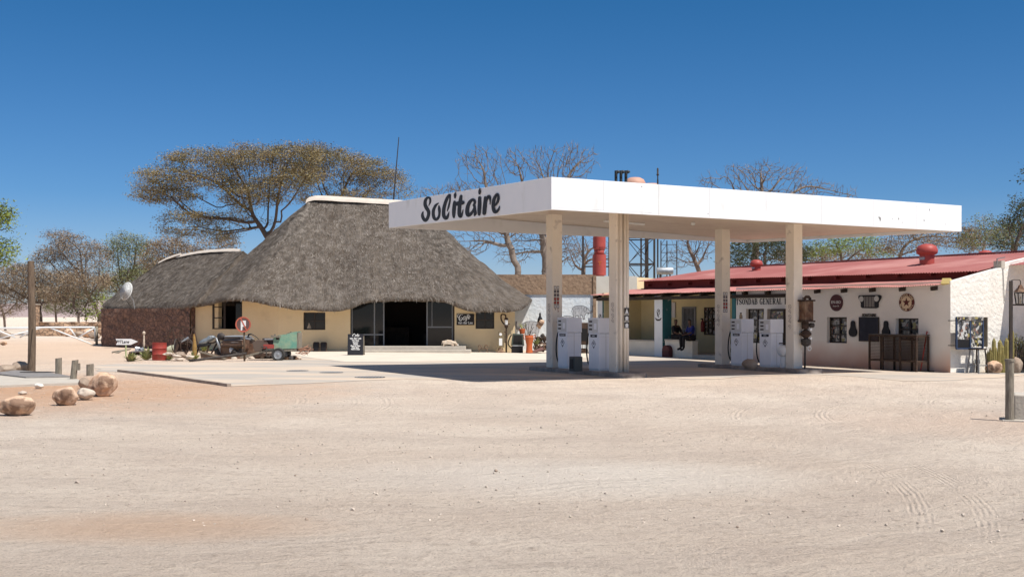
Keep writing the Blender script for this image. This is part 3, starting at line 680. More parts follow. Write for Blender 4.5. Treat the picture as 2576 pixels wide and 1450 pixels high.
mb = MB(); mb.lathe([(.045,-.03),(.045,.03)], 12, (.24,-.12,zz(828.5)), 'y'); mb.lathe([(.04,-.03),(.04,.03)], 12, (.24,-.12,zz(851)), 'y'); mb.ring((.26,-.05,zz(876)), .07, .014, 14, 6); mb.build('gauge', M_glow, ob, sep=True)
mb = MB(); mb.tube([(.12,0,zz(871)), (.11,0,.0)], .030, 10); mb.build('pole', M_iron, ob, smooth=True)

# ------------------------------------------------------------------ pump islands and fuel pumps
def island(u, lbl):
    t = thing('pump_island', lbl, 'kerb island', N0+U*u+V*4.95, ROT, 'kerbed islands under the canopy'); z0 = gz(t.location.x)-t.location.z
    mb = MB(); n = 10; pts = []
    hl, hw = 2.42, .50
    for k in range(n+1): a = -PI*k/n; pts.append((hw*math.cos(a), -hl+hw*.5*math.sin(a)))
    for k in range(n+1): a = PI-PI*k/n; pts.append((hw*math.cos(a), hl+hw*.5*math.sin(a)))
    base = gz((N0+U*u+V*4.95).x)
    mb.prism(pts, -.06, .13, lambda a, b, d: (a, b, base+d)); mb.build('kerb_slab', mat('worn_shaded_island_concrete', (.33,.29,.26), .9, (.20,.17,.15), 3, bump=.3), t, bev=.02)  # concrete darkened so its colour carries the canopy's shadow
    return t
island(UA, 'shade-darkened concrete kerb island nearest the camera with two columns and two pumps')
island(UC, 'shade-darkened concrete kerb island in front of the general store wall')
def pump(u, v, lbl, topname):
    p = N0+U*u+V*v; t = thing('fuel_pump', lbl, 'fuel pump', (p.x, p.y, gz(p.x)+.13), ROT, 'white fuel pumps on the two islands')
    mb = MB(); mb.box(-.24,.24,-.26,.26,.0,.05); mb.build('plinth', M_white, t)
    mb = MB(); mb.box(-.255,.255,-.275,.275,.052,1.10); mb.build('cabinet', M_pump, t, bev=.012)
    mb = MB(); mb.box(-.268,.268,-.29,.29,1.108,1.56); mb.build('head', M_pump, t, bev=.012)
    mb = MB(); mb.box(-.280,-.268,-.24,.27,1.135,1.53); dp = mb.build('display_panel', M_pumpG, t)
    for k in range(3):
        mb = MB(); mb.box(-.287,-.279,.05,.20,1.43-k*.115,1.478-k*.115); mb.build('counter_window', M_dark, dp)
    mb = MB(); mb.box(-.288,-.279,-.18,-.06,1.22,1.40); mb.box(-.286,-.279,.08,.22,1.155,1.17); mb.build('instruction_label', M_pump, dp)
    mb = MB(); mb.box(-.262,-.255,-.17,.17,.99,1.07); npl = mb.build('nameplate', M_navy, t)
    text(topname, .062, M_glow, 'nameplate_text', t, F_left(-.266, 0, 1.03), sx=.8, ext=.001)
    # diamond emblem
    mb = MB(); e = [(0,.905),(.105,.80),(0,.66),(-.105,.80)]
    for a, b in zip(e, e[1:]+e[:1]): ribbon(mb, [(a[0],a[1],.012),(b[0],b[1],.012)], lambda a_, b_, d: (-.255-d, a_, b_), .002, .003)
    ribbon(mb, [(.045*math.cos(k*.6)*(1-k*.06), .80+.05*math.sin(k*.6)*(1-k*.06), .016) for k in range(12)], lambda a_, b_, d: (-.255-d, a_, b_), .002, .004, k=2)
    mb.prism([(-.03,.715),(.03,.715),(0,.68)], -.259, -.2555, lambda a_, b_, d: (d, a_, b_))
    mb.build('emblem', mat('emblem_grey', (.13,.12,.14), .6) if 'emblem_grey' not in MATS else MATS['emblem_grey'], t)
    mb = MB(); mb.box(-.02,.0,-.2785,-.2755,.07,1.09); mb.box(-.255,.255,-.2785,-.2755,.995,1.0)
    mb.build('door_seam', M_pumpG, t)
    mb = MB(); mb.tube(smooth_pts([(-.10,.30,1.36),(-.14,.42,1.15),(-.16,.50,.85),(-.16,.52,.5),(-.13,.48,.22),(-.08,.40,.13),(-.02,.34,.13),(.0,.30,.18)], 4), .022, 8)
    h = mb.build('hose', M_rub, t, smooth=True)
    mb = MB(); mb.obox((-.08,.31,1.25), (.07,.05,.22), 0, .2, 0); mb.tube([(-.08,.31,1.34),(-.06,.31,1.46)], .02, 6); mb.build('nozzle', M_rub, h)
    return t
pump(UA, 5.80, 'white fuel pump next to the stickered left column on the near island', 'UNLEADED')
pump(UA, 4.08, 'white fuel pump beside the column with three pipes, near island', 'DIESEL')
pump(UC, 5.69, 'white fuel pump beside the stickered column on the far island', 'UNLEADED')
pump(UC, 4.27, 'white fuel pump beside the right column with the rusty hand pump', 'DIESEL')
# bin, stone, white canister, striped post
p = W(1448,928,33.9); t = thing('waste_bin', 'dark grey open-fronted waste bin beside the near fuel pumps', 'bin', (p.x, p.y, gz(p.x)+.13), ROT)
mb = MB(); mb.box(-.14,.14,-.15,.15,0,.43); mb.build('bin_body', mat('bin_grey', (.07,.075,.07), .6), t, bev=.015)
mb = MB(); mb.box(-.155,-.142,-.08,.09,.08,.36); mb.build('bin_opening', M_black, t)
p = W(1885,921,37.0); tag(MB().blob((0,0,.14), (.26,.2,.17), 4, .25).build('stone', M_rockG, None, smooth=True), 'dark brown stone lying between the two far-island pumps', 'stone').location = (p.x, p.y-.15, gz(p.x)+.12)
p = W(1973,926,37.3); t = thing('white_canister', 'white plastic drum on a pedestal left of the right column', 'canister', (p.x, p.y, gz(p.x)+.12), ROT)
mb = MB(); mb.lathe([(.13,0),(.15,.05),(.13,.35),(.10,.42)], 14, (0,0,0)); mb.build('pedestal', M_white, t, smooth=True)
mb = MB(); mb.lathe([(.12,-.18),(.19,-.14),(.20,.14),(.12,.18)], 16, (0,0,.56), 'x'); mb.build('drum', M_white, t, smooth=True)
mb = MB(); mb.lathe([(.05,.72),(.05,.80)], 10); mb.box(-.2,.2,-.05,.05,.78,.82); mb.build('lid', M_dark, t)
# ------------------------------------------------------------------ general store (frame: s inward = U, t along wall = V)
R0 = Vector((14.21, 37.6, 0))
def st(px, py, s=0.):   # pixel -> (t, z) on the plane at depth s
    r = (px-CX)/FX; A = R0+U*s; t = (A.x-r*A.y)/(r*V.y-V.x); Zd = A.y+V.y*t
    return t, EYE-(py-HY)/FX*Zd
def rz_(t): return (R0+V*t).x
def sg(t, s=0): return gz((R0+V*t+U*s).x)
TW = 20.0
store = thing('general_store', 'long white general store with red corrugated roof and open porch', 'building', R0, ROT)
# --- front wall (right part) with window openings
tR = 10.45
wins = []
def hole(x0, x1, y0, y1, s=0.):
    t1, _ = st(x0, y0, s); t0, z1 = st(x1, y0, s); _, z0 = st((x0+x1)/2, y1, s); _, z1 = st((x0+x1)/2, y0, s); return (t0, t1, z0, z1)
H1 = hole(2079,2129.5,797,862); H2 = hole(2252,2309.5,800,856); H3 = hole(1876,1921,776,862); H4 = hole(1929,1990,776,900)
H4 = (H4[0]-.15, H4[1], sg(9)+.02, H4[3])
ztop = EYE+1.15
f_front = lambda a, b, d: (d, a, b)
mb = MB(); grid_wall(mb, 0, tR, -.25, ztop, .28, [H1, H2, H3, H4], f_front); fw = mb.build('front_wall', M_dealer, store)
# side wall (lit), sloping parapet; from s=0 to 2.97, then step up and on to the right
mb = MB()
s1 = 2.62; zA, zB = EYE+1.263*.88, EYE+1.876*.88
SW_H = hole(2478, 2480, 797, 860)
def side_wall():
    # window opening on the side wall, plane t=0: param s
    def sx(px): r = (px-CX)/FX; return (r*R0.y-R0.x)/(U.x-r*U.y)
    sa, sb_ = sx(2440), sx(2484); Z1 = R0.y+U.y*sa
    za = EYE-(872-HY)/FX*Z1; zb_ = EYE-(797-HY)/FX*Z1
    grid_wall(mb, .002, s1, -.3, EYE+1.0, .25, [(sa, sb_, za, zb_)], lambda a, b, d: (a, d-.0, b))
    mb.add([(.002,0,EYE+1.0),(s1,0,EYE+1.0),(s1,0,zB),(.002,0,zA),(.002,.25,EYE+1.0),(s1,.25,EYE+1.0),(s1,.25,zB),(.002,.25,zA)], [(0,1,2,3),(7,6,5,4),(3,2,6,7),(0,3,7,4),(1,5,6,2)])
    mb.add([(s1,0,-.3),(6.5,0,-.3),(6.5,0,EYE+2.45),(s1,0,EYE+1.77),(s1,.25,-.3),(6.5,.25,-.3),(6.5,.25,EYE+2.45),(s1,.25,EYE+1.77)], [(0,1,2,3),(7,6,5,4),(3,2,6,7),(0,3,7,4),(1,5,6,2)])
    return sa, sb_, za, zb_
# shift so the outer face of the side wall is at t=0 while front wall begins behind it
mb = MB(); SA, SB, ZA, ZB = side_wall()
for i, v in enumerate(mb.v): mb.v[i] = (v[0], v[1]-.252, v[2])
# the wall is .25 thick toward -t; recompute nothing else
mb.v = [(x, y+.25, z) for x, y, z in mb.v]
side = mb.build('side_wall', M_rough, store)
mb = MB(); mb.box(s1-.12, s1+.06, -.01, .3, EYE+1.60, EYE+1.86); mb.build('parapet_block', M_concr, store)
# building body behind so nothing is see-through
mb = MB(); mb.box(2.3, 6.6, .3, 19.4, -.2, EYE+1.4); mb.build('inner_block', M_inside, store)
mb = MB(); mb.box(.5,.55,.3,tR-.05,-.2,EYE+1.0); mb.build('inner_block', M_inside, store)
# porch: back wall, end wall, floor, low walls, pilasters
Hd = hole(1716,1751,771,895,2.2); Hd = (Hd[0],Hd[1],sg(16)+.12,Hd[3]); Hw = hole(1770,1800,772,842,2.2)
mb = MB(); grid_wall(mb, tR, 19.9, -.2, EYE+1.35, .09, [Hd, Hw], lambda a, b, d: (2.2+d, a, b)); mb.build('porch_back_wall', M_yellow2, store)
mb = MB(); mb.box(.05, 2.2, 19.9, 20.1, -.2, EYE+1.1); mb.build('porch_end_wall', M_yellow2, store)
mb = MB(); mb.box(.3, 2.2, tR-.1, tR-.02, -.2, EYE+1.1); mb.build('porch_right_wall', M_yellow2, store)
mb = MB(); mb.box(.0, 2.198, tR+.0, 19.9, -.2, .10); mb.build('porch_floor', M_concr, store)
t_ = lambda px: st(px, 800)[0]
lw = lambda t0, t1, z: MB().box(-.001, .30, t0, t1, -.25, z)
zlow = st(1610, 857)[1]; zlow2 = st(1710, 857)[1]
lw(t_(1647), 20.2, zlow).build('low_wall', M_cream, store, bev=.01)
lw(t_(1741), t_(1672), zlow2).build('low_wall', M_cream, store, bev=.01)
mb = MB(); mb.box(-.03,.33,t_(1647)+.002,20.2,zlow,zlow+.05); mb.box(-.03,.33,t_(1741),t_(1672)-.0,zlow2,zlow2+.06); mb.build('wall_coping', M_concr, store)
for a, b in ((1647,1667), (1504,1516)):
    t1, t0 = t_(a), t_(b); mb = MB(); mb.box(-.03,.47,t0,t1,-.25,EYE+.90); pi = mb.build('pilaster', M_white, store)
    mb = MB(); mb.box(-.028,.468,t0-.006,t0,.02,EYE+.90); mb.build('teal_side', M_teal, pi)
    em = MB(); tc = (t0+t1)/2; ze = st(a, 797 if a < 1600 else 785)[1]
    ribbon(em, [(tc+.10*math.cos(k), ze+.13*math.sin(k)*(1 if k < 3 else .8), .03) for k in (0,.9,1.8,2.7,3.6,4.5,5.4,6.28)], lambda A, B, d: (-.03-d, A, B), .001, .003, k=3)
    ribbon(em, [(tc-.07,ze+.10,.05),(tc+.02,ze,.04),(tc+.05,ze-.12,.06),(tc-.03,ze-.2,.04)], lambda A, B, d: (-.03-d, A, B), .001, .004)
    ribbon(em, [(tc+.2,ze-.26,.05),(tc+.1,ze-.33,.07),(tc-.1,ze-.33,.07),(tc-.2,ze-.26,.05)], lambda A, B, d: (-.03-d, A, B), .001, .004)
    em.build('painted_emblem', mat('emblem_brown', (.06,.045,.04), .8) if 'emblem_brown' not in MATS else MATS['emblem_brown'], pi)
mb = MB(); mb.box(-.006, .30, t_(1849.5), tR+.25, -.2, EYE+.92); mb.build('corner_post', M_teal, store)
# porch beam, rafters, wall plate
mb = MB(); mb.beam((-.06, 7.2, EYE+.79), (-.06, 20.3, EYE+.81), .14, .14); mb.build('porch_beam', M_woodD, store)
mb = MB()
for k in range(16):
    t = .55+k*1.32
    mb.beam((-.24,t,EYE+.90), (2.2,t,EYE+1.18), .10, .13)
mb.build('rafter', M_woodD, store, sep=True)
# corrugated sheets: profile along t
def corr(name, m, sA, zA_, sB, zB_, t0, t1, parent, wl=.10, amp=.016, sag=0., rows=5, zAl=None, zBl=None):
    n = int((t1-t0)/wl*6); v = []; f = []
    zAl = zA_ if zAl is None else zAl; zBl = zB_ if zBl is None else zBl
    for j in range(rows+1):
        q = j/rows
        for i in range(n+1):
            t = t0+(t1-t0)*i/n; w = (t-t0)/(t1-t0)
            za = zA_+(zAl-zA_)*w; zb2 = zB_+(zBl-zB_)*w
            z = za+(zb2-za)*q + amp*math.sin(2*PI*t/wl) + sag*mnoise.noise(Vector((t*.8, q*2, 0)))
            v.append((sA+(sB-sA)*q + (.02*mnoise.noise(Vector((t*1.5,5,0))) if j == 0 else 0), t, z))
    for j in range(rows):
        for i in range(n): f.append((j*(n+1)+i, j*(n+1)+i+1, (j+1)*(n+1)+i+1, (j+1)*(n+1)+i))
    mb = MB(); mb.add(v, f); return mb.build(name, m, parent, smooth=True)
corr('awning_roof', M_redL, -.33, EYE+1.01, 2.15, EYE+1.30, .30, 20.5, store, sag=.03)
mb = MB(); mb.v = [(x_,t_v,z_) for x_ in (2.0,2.06) for t_v, z_ in ((.3,EYE+1.12),(19.4,EYE+1.12),(19.4,EYE+1.70),(.3,EYE+1.525))]; mb.f = [(0,1,2,3),(7,6,5,4),(0,4,5,1),(2,6,7,3),(1,5,6,2),(3,7,4,0)]; mb.build('upper_band', M_redD, store)
mb = MB()
for k in range(13): mb.box(1.80, 2.0, .8+k*1.5, .9+k*1.5, EYE+1.42, EYE+1.53)
mb.build('rafter_end', M_redD, store, sep=True)
corr('main_roof', M_red, 1.72, EYE+1.50, 6.6, EYE+2.36, .28, 19.5, store, wl=.12, amp=.014, zAl=EYE+1.68, zBl=EYE+2.36, sag=.015)
mb = MB(); mb.beam((6.6,-1.5,EYE+2.40), (6.6,19.5,EYE+2.40), .25, .05); mb.build('ridge_cap', M_red, store)
corr('rear_roof', M_red, 6.6, EYE+2.36, 11.5, EYE+1.5, -1.5, 19.5, store, wl=.24, amp=.01)
corr('main_roof', M_red, 2.9, EYE+1.72, 6.6, EYE+2.36, -3.5, .26, store, wl=.12, amp=.014)
# roof vents (whirlybird style domes)
def vent(px, py, sc, s):
    t, _ = st(px, py, s); z = EYE+1.5+(s-1.72)*.176
    v = MB(); v.lathe([(.27*sc,0),(.27*sc,.42*sc)], 18, (s,t,z-.05)); o = v.build('roof_vent', M_redV, store, smooth='auto')
    v = MB(); v.lathe([(.25*sc,.40*sc),(.38*sc,.47*sc),(.40*sc,.58*sc),(.34*sc,.74*sc),(.18*sc,.82*sc),(.02,.84*sc)], 18, (s,t,z-.05)); v.build('vent_dome', M_redV, o, smooth=True)
    v = MB(); v.box(s-.29*sc, s-.25*sc, t-.12*sc, t+.12*sc, z+.18*sc, z+.28*sc); v.build('vent_label', M_galv, o)
vent(2331, 635, 1.0, 4.2); vent(1902, 668, .72, 4.6)
v = MB(); v.lathe([(.3,0),(.32,.1),(.2,.22),(.02,.26)], 16, (7.2, st(2478,620,7.2)[0], EYE+2.30)); v.build('vent_dome', M_redV, store, smooth=True)
# windows with sticker-covered panes
def panes(h, ncol, nrow, s, frame=M_darkframe, pane=M_coll, nm='window', fw_=.05):
    t0, t1, z0, z1 = h; mb = MB(); 
    for k in range(ncol+1): c = t0+(t1-t0)*k/ncol; c = min(max(c, t0+fw_/2), t1-fw_/2); mb.box(s, s+.04, c-fw_/2, c+fw_/2, z0, z1)
    for k in range(nrow+1): c = z0+(z1-z0)*k/nrow; c = min(max(c, z0+fw_/2), z1-fw_/2); mb.box(s+.002, s+.038, t0+.003, t1-.003, c-fw_/2, c+fw_/2)
    fr = mb.build(nm, frame, store); mb = MB(); mb.box(s+.042, s+.05, t0, t1, z0, z1); mb.build('pane', pane, fr)
    return fr
panes(H1, 2, 3, .15); panes(H2, 2, 2, .15); panes(H3, 2, 3, .13); panes(Hw, 3, 4, 2.21)
mb = MB(); mb.box(.20,.24,H4[0],H4[1],H4[2],H4[3]); mb.build('doorway_shade', M_black, store)  # black sheet standing for the shade inside the open doorway
mb = MB(); mb.box(-.10,-.06,H4[1]-1.05,H4[1]-.3,st(1950,850)[1],H4[3]-.02); so_ = mb.build('door_leaf', M_darkframe, store)
mb = MB(); mb.box(-.104,-.101,H4[1]-.98,H4[1]-.37,st(1950,848)[1]+.1,H4[3]-.10); mb.build('pane', M_coll, so_)
# barred porch door
mb = MB(); t0,t1,z0,z1 = Hd; mb.box(2.16,2.22,t0,t0+.08,z0,z1); mb.box(2.16,2.22,t1-.08,t1,z0,z1); mb.box(2.161,2.221,t0,t1,z1-.08,z1); mb.box(2.17,2.21,t0,t1,z0+1.02,z0+1.1)
dr = mb.build('porch_door', M_grey, store); mb = MB()
for k in range(9): mb.box(2.18,2.2,t0+.12+k*(t1-t0-.24)/8-.012,t0+.12+k*(t1-t0-.24)/8+.012,z0,z1)
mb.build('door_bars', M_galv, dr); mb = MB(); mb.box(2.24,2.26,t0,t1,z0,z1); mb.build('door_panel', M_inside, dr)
mb = MB(); a = st(1690,790,2.2); mb.box(2.14,2.18,a[0]-.30,a[0]+.18,a[1]-.15,a[1]+.55); mb.build('notice_board', M_sticker, store)
# painted serif sign on the wall
SER = {  # strokes: (x,y,w) ; thick .2 thin .08 ; box width 1 height 1
 'T': [[(.5,.04,.20),(.5,.96,.20)],[(.06,.95,.09),(.94,.95,.09)],[(.07,.78,.05),(.07,.96,.08)],[(.93,.78,.05),(.93,.96,.08)],[(.3,.03,.07),(.7,.03,.07)]],
 'S': [[(.84,.74,.07),(.72,.9,.08),(.48,.96,.10),(.22,.86,.15),(.18,.70,.18),(.42,.54,.22),(.72,.42,.20),(.82,.25,.18),(.70,.09,.12),(.45,.04,.09),(.2,.12,.07),(.13,.3,.06)],[(.86,.72,.05),(.86,.97,.05)],[(.13,.03,.05),(.13,.3,.05)]],
 'O': [[(.5,.97,.08),(.24,.86,.15),(.15,.5,.21),(.24,.14,.15),(.5,.03,.08),(.76,.14,.15),(.85,.5,.21),(.76,.86,.15),(.5,.97,.08)]],
 'N': [[(.2,.04,.08),(.2,.96,.08)],[(.2,.95,.16),(.8,.06,.22)],[(.82,.04,.08),(.82,.96,.08)],[(.04,.96,.07),(.32,.96,.07)],[(.68,.96,.07),(.98,.96,.07)],[(.05,.03,.07),(.36,.03,.07)]],
 'D': [[(.22,.04,.20),(.22,.96,.20)],[(.06,.96,.07),(.5,.96,.08),(.78,.82,.16),(.86,.5,.21),(.78,.18,.16),(.5,.04,.08),(.06,.03,.07)]],
 'A': [[(.5,.98,.10),(.18,.05,.08)],[(.5,.96,.16),(.82,.05,.22)],[(.3,.34,.08),(.7,.34,.08)],[(.04,.03,.07),(.34,.03,.07)],[(.6,.03,.07),(.99,.03,.07)]],
 'B': [[(.22,.04,.20),(.22,.96,.20)],[(.06,.96,.07),(.5,.96,.08),(.74,.86,.16),(.74,.64,.16),(.5,.53,.08),(.3,.53,.07)],[(.5,.53,.08),(.78,.42,.16),(.82,.2,.18),(.5,.04,.08),(.06,.03,.07)]],
 'G': [[(.84,.72,.07),(.7,.92,.09),(.46,.97,.09),(.22,.84,.15),(.15,.5,.20),(.22,.16,.15),(.48,.03,.09),(.78,.14,.10)],[(.78,.05,.18),(.78,.42,.18)],[(.6,.42,.07),(.97,.42,.07)],[(.85,.7,.05),(.85,.96,.05)]],
 'E': [[(.24,.04,.20),(.24,.96,.20)],[(.08,.96,.08),(.84,.96,.08)],[(.85,.76,.05),(.85,.98,.06)],[(.24,.51,.07),(.62,.51,.07)],[(.62,.40,.05),(.62,.62,.05)],[(.08,.03,.08),(.88,.03,.08)],[(.88,.02,.06),(.88,.26,.05)]],
 'R': [[(.22,.04,.20),(.22,.96,.20)],[(.06,.96,.07),(.5,.96,.08),(.76,.86,.17),(.76,.62,.17),(.5,.50,.08),(.3,.5,.07)],[(.52,.50,.16),(.80,.06,.20)],[(.05,.03,.07),(.4,.03,.07)],[(.76,.03,.07),(.98,.05,.07)]],
 'L': [[(.24,.04,.20),(.24,.96,.20)],[(.08,.96,.07),(.42,.96,.07)],[(.08,.03,.08),(.86,.03,.08)],[(.87,.02,.06),(.87,.30,.05)]]}
def serif(word, a_of, fn, h, adv, w, m, nm, parent):
    mb = MB(); x = 0
    for ch in word:
        if ch != ' ':
            for k, s_ in enumerate(SER[ch]):
                pts = [(x+p[0]*w, p[1]*h, p[2]*w*(1.55 if max(q[2] for q in s_) > .12 else 1.35)) for p in s_]; ribbon(mb, pts, fn, .0015+k*.0006, .003, k=3)
        x += adv if ch != ' ' else adv*.6
    return mb.build(nm, m, parent)
ta, za_ = st(1851, 765.5); tb_, _ = st(2024, 765.5); zc_ = st(1851,751.5)[1]
word = 'TSONDAB GENERAL DEALER'; adv = (ta-tb_)/(20+2*.6-.1)
serif(word, None, lambda a, b, d: (-d, ta-a, za_+b), zc_-za_, adv, adv*.93, M_black, 'wall_lettering', store)
# floodlight at the corner
mb = MB(); mb.obox((.02,.18,EYE+1.13),(.10,.28,.20),0,.5,.2); mb.build('corner_floodlight', mat('yellowed_plastic', (.62,.50,.20), .6), store)
mb = MB(); mb.beam((s1-.3,.02,EYE+1.72),(s1-.3,.02,EYE+1.92),.03); mb.beam((s1-.3,.02,EYE+1.92),(s1+.1,.02,EYE+1.98),.03); mb.tube([(s1-.05,-.02,EYE+1.6),(s1-.02,-.03,EYE+.9),(s1+.02,-.03,EYE+.5)],.012,6); mb.build('drain_pipe', M_grey, store)
# side window with open sticker-covered casement
mb = MB(); mb.box(SA,SB,.12,.14,ZA,ZB); sw = mb.build('side_window', M_collD, store)
mb = MB(); mb.box(SB-.07,SB-.045,-.03,.12,ZA,ZB); mb.build('shutter_edge', M_woodG, sw)

def on_side(px, py, off=0.):    # plane t=off -> (s, z)
    A = R0+V*off; r = (px-CX)/FX; s = (r*A.y-A.x)/(U.x-r*U.y); return s, EYE-(py-HY)/FX*(A.y+U.y*s)
# open casement: two leaves hanging off, built as one frame standing proud of the wall
cs = thing('open_casement', 'dark blue steel casement opened outwards on the white side wall, covered in stickers', 'window shutter', R0+V*-.30, ROT)
A0, zc1 = on_side(2405,798,-.30); A1, _ = on_side(2439,798,-.30); A2, _ = on_side(2471,798,-.30); _, zc0 = on_side(2420,876,-.30)
mb = MB()
for a in (A0, A1, A2): mb.beam((a,0,zc0),(a,0,zc1),.05,.05)
mb.beam((A0,0,zc0),(A2,0,zc0),.05,.05); mb.beam((A0,0,zc1),(A2,0,zc1),.05,.05); mb.build('casement_frame', mat('blue_steel', (.03,.05,.10), .5), cs)
def cpane(a, b, z0, z1, m, nm): q = MB(); q.box(a+.025,b-.025,-.006,.006,z0,z1); q.build(nm, m, cs)
cpane(A0, A1, zc0+.30, zc1-.02, M_collD, 'pane'); cpane(A0, A1, zc0+.02, zc0+.29, M_black, 'pane'); cpane(A1, A2, zc0+.34, zc1-.02, M_collD, 'pane')
mb = MB(); mb.box(A0,A2,-.04,-.028,zc1-.10,zc1+.02); mb.build('top_board', M_coll, cs)
mb = MB()
for a in (A0, A2): mb.beam((a,0,zc1-.1),(a,.32,zc1-.1),.025); mb.beam((a,0,zc0+.1),(a,.32,zc0+.1),.025)
mb.build('stay', M_dark, cs)
# high stool
p = R0+U*.62+V*-.55; t = thing('bar_stool', 'thin grey metal stool frame under the open casement', 'stool', (p.x,p.y,gz(p.x)), ROT)
mb = MB(); mb.box(-.2,.2,-.2,.2,.76,.80); mb.build('seat', M_woodD, t)
for i in (-1,1):
    for j in (-1,1): MB().beam((.16*i,.16*j,.76),(.22*i,.22*j,0),.035).build('leg', M_grey if i<0 else M_dark, t)
mb = MB(); mb.beam((-.2,-.2,.26),(.2,-.2,.26),.03); mb.beam((-.2,.2,.26),(.2,.2,.26),.03); mb.build('stretcher', M_grey, t)
p = R0+U*1.15+V*-.12; t = thing('standpipe_tap', 'small grey tap box on a short pipe at the foot of the white side wall', 'tap', (p.x,p.y,gz(p.x)), ROT)
mb = MB(); mb.tube([(0,0,0),(0,0,.28)],.02,6); mb.build('pipe', M_grey, t); mb = MB(); mb.obox((0,0,.36),(.16,.1,.15)); mb.lathe([(.02,.44),(.03,.56)],8); mb.build('tap_box', M_galv, t)
p = R0+U*1.75+V*-.35; t = thing('concrete_block', 'small grey cast block with cable beside the cactus bed', 'block', (p.x,p.y,gz(p.x)), ROT)
mb = MB(); mb.box(-.15,.15,-.12,.12,0,.2); mb.build('block_body', M_concr, t, bev=.02); mb = MB(); mb.tube(smooth_pts([(.1,-.1,.03),(.4,-.25,.02),(.7,-.1,.02),(1.0,-.3,.02)],4),.02,6); mb.build('cable', M_rub, t)

# things on the store's front wall (each its own thing), local frame: x=-t ... use store axes at the wall point
def wall_thing(name, label, cat, px, py, s=-.02, group=None):
    t, z = st(px, py, s); p = R0+U*s+V*t; return thing(name, label, cat, (p.x,p.y,z), ROT, group), t
def dz(px0, px1, t_at): return 0
def scale_at(px):  # metres per pixel: (along wall, vertical)
    t, _ = st(px, 800); t2, _ = st(px+1, 800); Z = R0.y+V.y*t; return abs(t-t2), Z/FX
o, _ = wall_thing('oval_sign', 'dark red oval sign with pale letters on the white wall', 'wall sign', 2103, 761)
sa_, sv = scale_at(2103); E = lambda rx, rz_, n=32: [(rx*math.cos(2*PI*k/n), rz_*math.sin(2*PI*k/n)) for k in range(n)]
MB().prism(E(16*sa_, 21*sv), -.015, .015, lambda a, b, d: (d, a, b)).build('sign_plate', mat('oxblood_enamel', (.075,.016,.018), .5), o)
text('EN-BO', .14, M_sticker, 'sign_text', o, F_left(-.018,0,.02), sx=1.15, bold=.002); None; text('Motor Oil', .07, M_sticker, 'sign_text', o, F_left(-.018,0,-.12))
# grille
o, _ = wall_thing('jeep_grille', 'black off-road car grille with two round headlamps mounted on the wall', 'car grille', 2188.5, 758)
sa_, sv = scale_at(2188); q = lambda a, b: (-(a-902)/3.624*sa_/1.5534*1.0, -(b-353)/3.624*sv/1.5534)
out = [(742,272),(760,260),(1040,262),(1062,278),(1060,310),(1022,372),(1020,436),(990,448),(800,444),(778,430),(778,370),(745,305)]
MB().prism([q(*p) for p in out], -.05, .0, lambda a, b, d: (d, a, b)).build('grille_panel', M_black, o, bev=.008)
mb = MB()
for k in range(7): x = 838+k*21.5; (a1, b1), (a2, b2) = q(x-4.5, 284), q(x+4.5, 428); mb.box(-.058,-.048,min(a1,a2),max(a1,a2),b2,b1)
mb.build('grille_slot', mat('slot_grey', (.36,.33,.30), .8), o)
for x, y in ((792,314),(1006,314)):
    a, b = q(x, y); MB().prism([(a+31/3.624/1.5534*sa_*math.cos(k*PI/10), b+40/3.624/1.5534*sv*math.sin(k*PI/10)) for k in range(20)], -.07, -.045, lambda A, B, d: (d, A, B)).build('headlamp', mat('lamp_glass', (.55,.52,.48), .3), o)
# round gasoline sign with star
o, _ = wall_thing('round_star_sign', 'round sign with a dark red star and ring lettering near the right corner', 'wall sign', 2280, 760)
sa_, sv = scale_at(2280); RA, RZ = 19*sa_, 22.6*sv; mo = mat('oxblood_paint', (.10,.018,.015), .6); ms = mat('sign_cream', (.66,.50,.33), .6)
MB().prism(E(RA, RZ), -.012, .012, lambda a, b, d: (d, a, b)).build('sign_ring', mo, o)
MB().prism(E(RA*.68, RZ*.68), -.016, -.010, lambda a, b, d: (d, a, b)).build('sign_disc', ms, o)
star = [((RA*.55 if k % 2 == 0 else RA*.22)*math.sin(k*PI/5), (RZ*.55 if k % 2 == 0 else RZ*.22)*math.cos(k*PI/5)) for k in range(10)]
MB().prism(star, -.020, -.014, lambda a, b, d: (d, a, b)).build('star', mo, o)
def ringtext(word, a0, a1, r, flip):
    for k, ch in enumerate(word):
        if ch == ' ': continue
        a = a0+(a1-a0)*k/(len(word)-1); y, z = -RA*r*math.sin(a), RZ*r*math.cos(a)
        rot = -a if not flip else PI-a
        M = F_left(-.0145, y, z) @ Matrix.Rotation(rot, 4, 'Z'); text(ch, .125, ms, 'ring_letter', o, M, bold=.003, ext=.002)
ringtext('GASOLINE', -1.15, 1.15, .84, False); ringtext('MOTOR OIL', -1.95+PI*2-PI*0, PI+1.25-.0 if False else 1.95, .84, True) if False else ringtext('MOTOR OIL', -1.95, -1.95-2.38, .84, True)
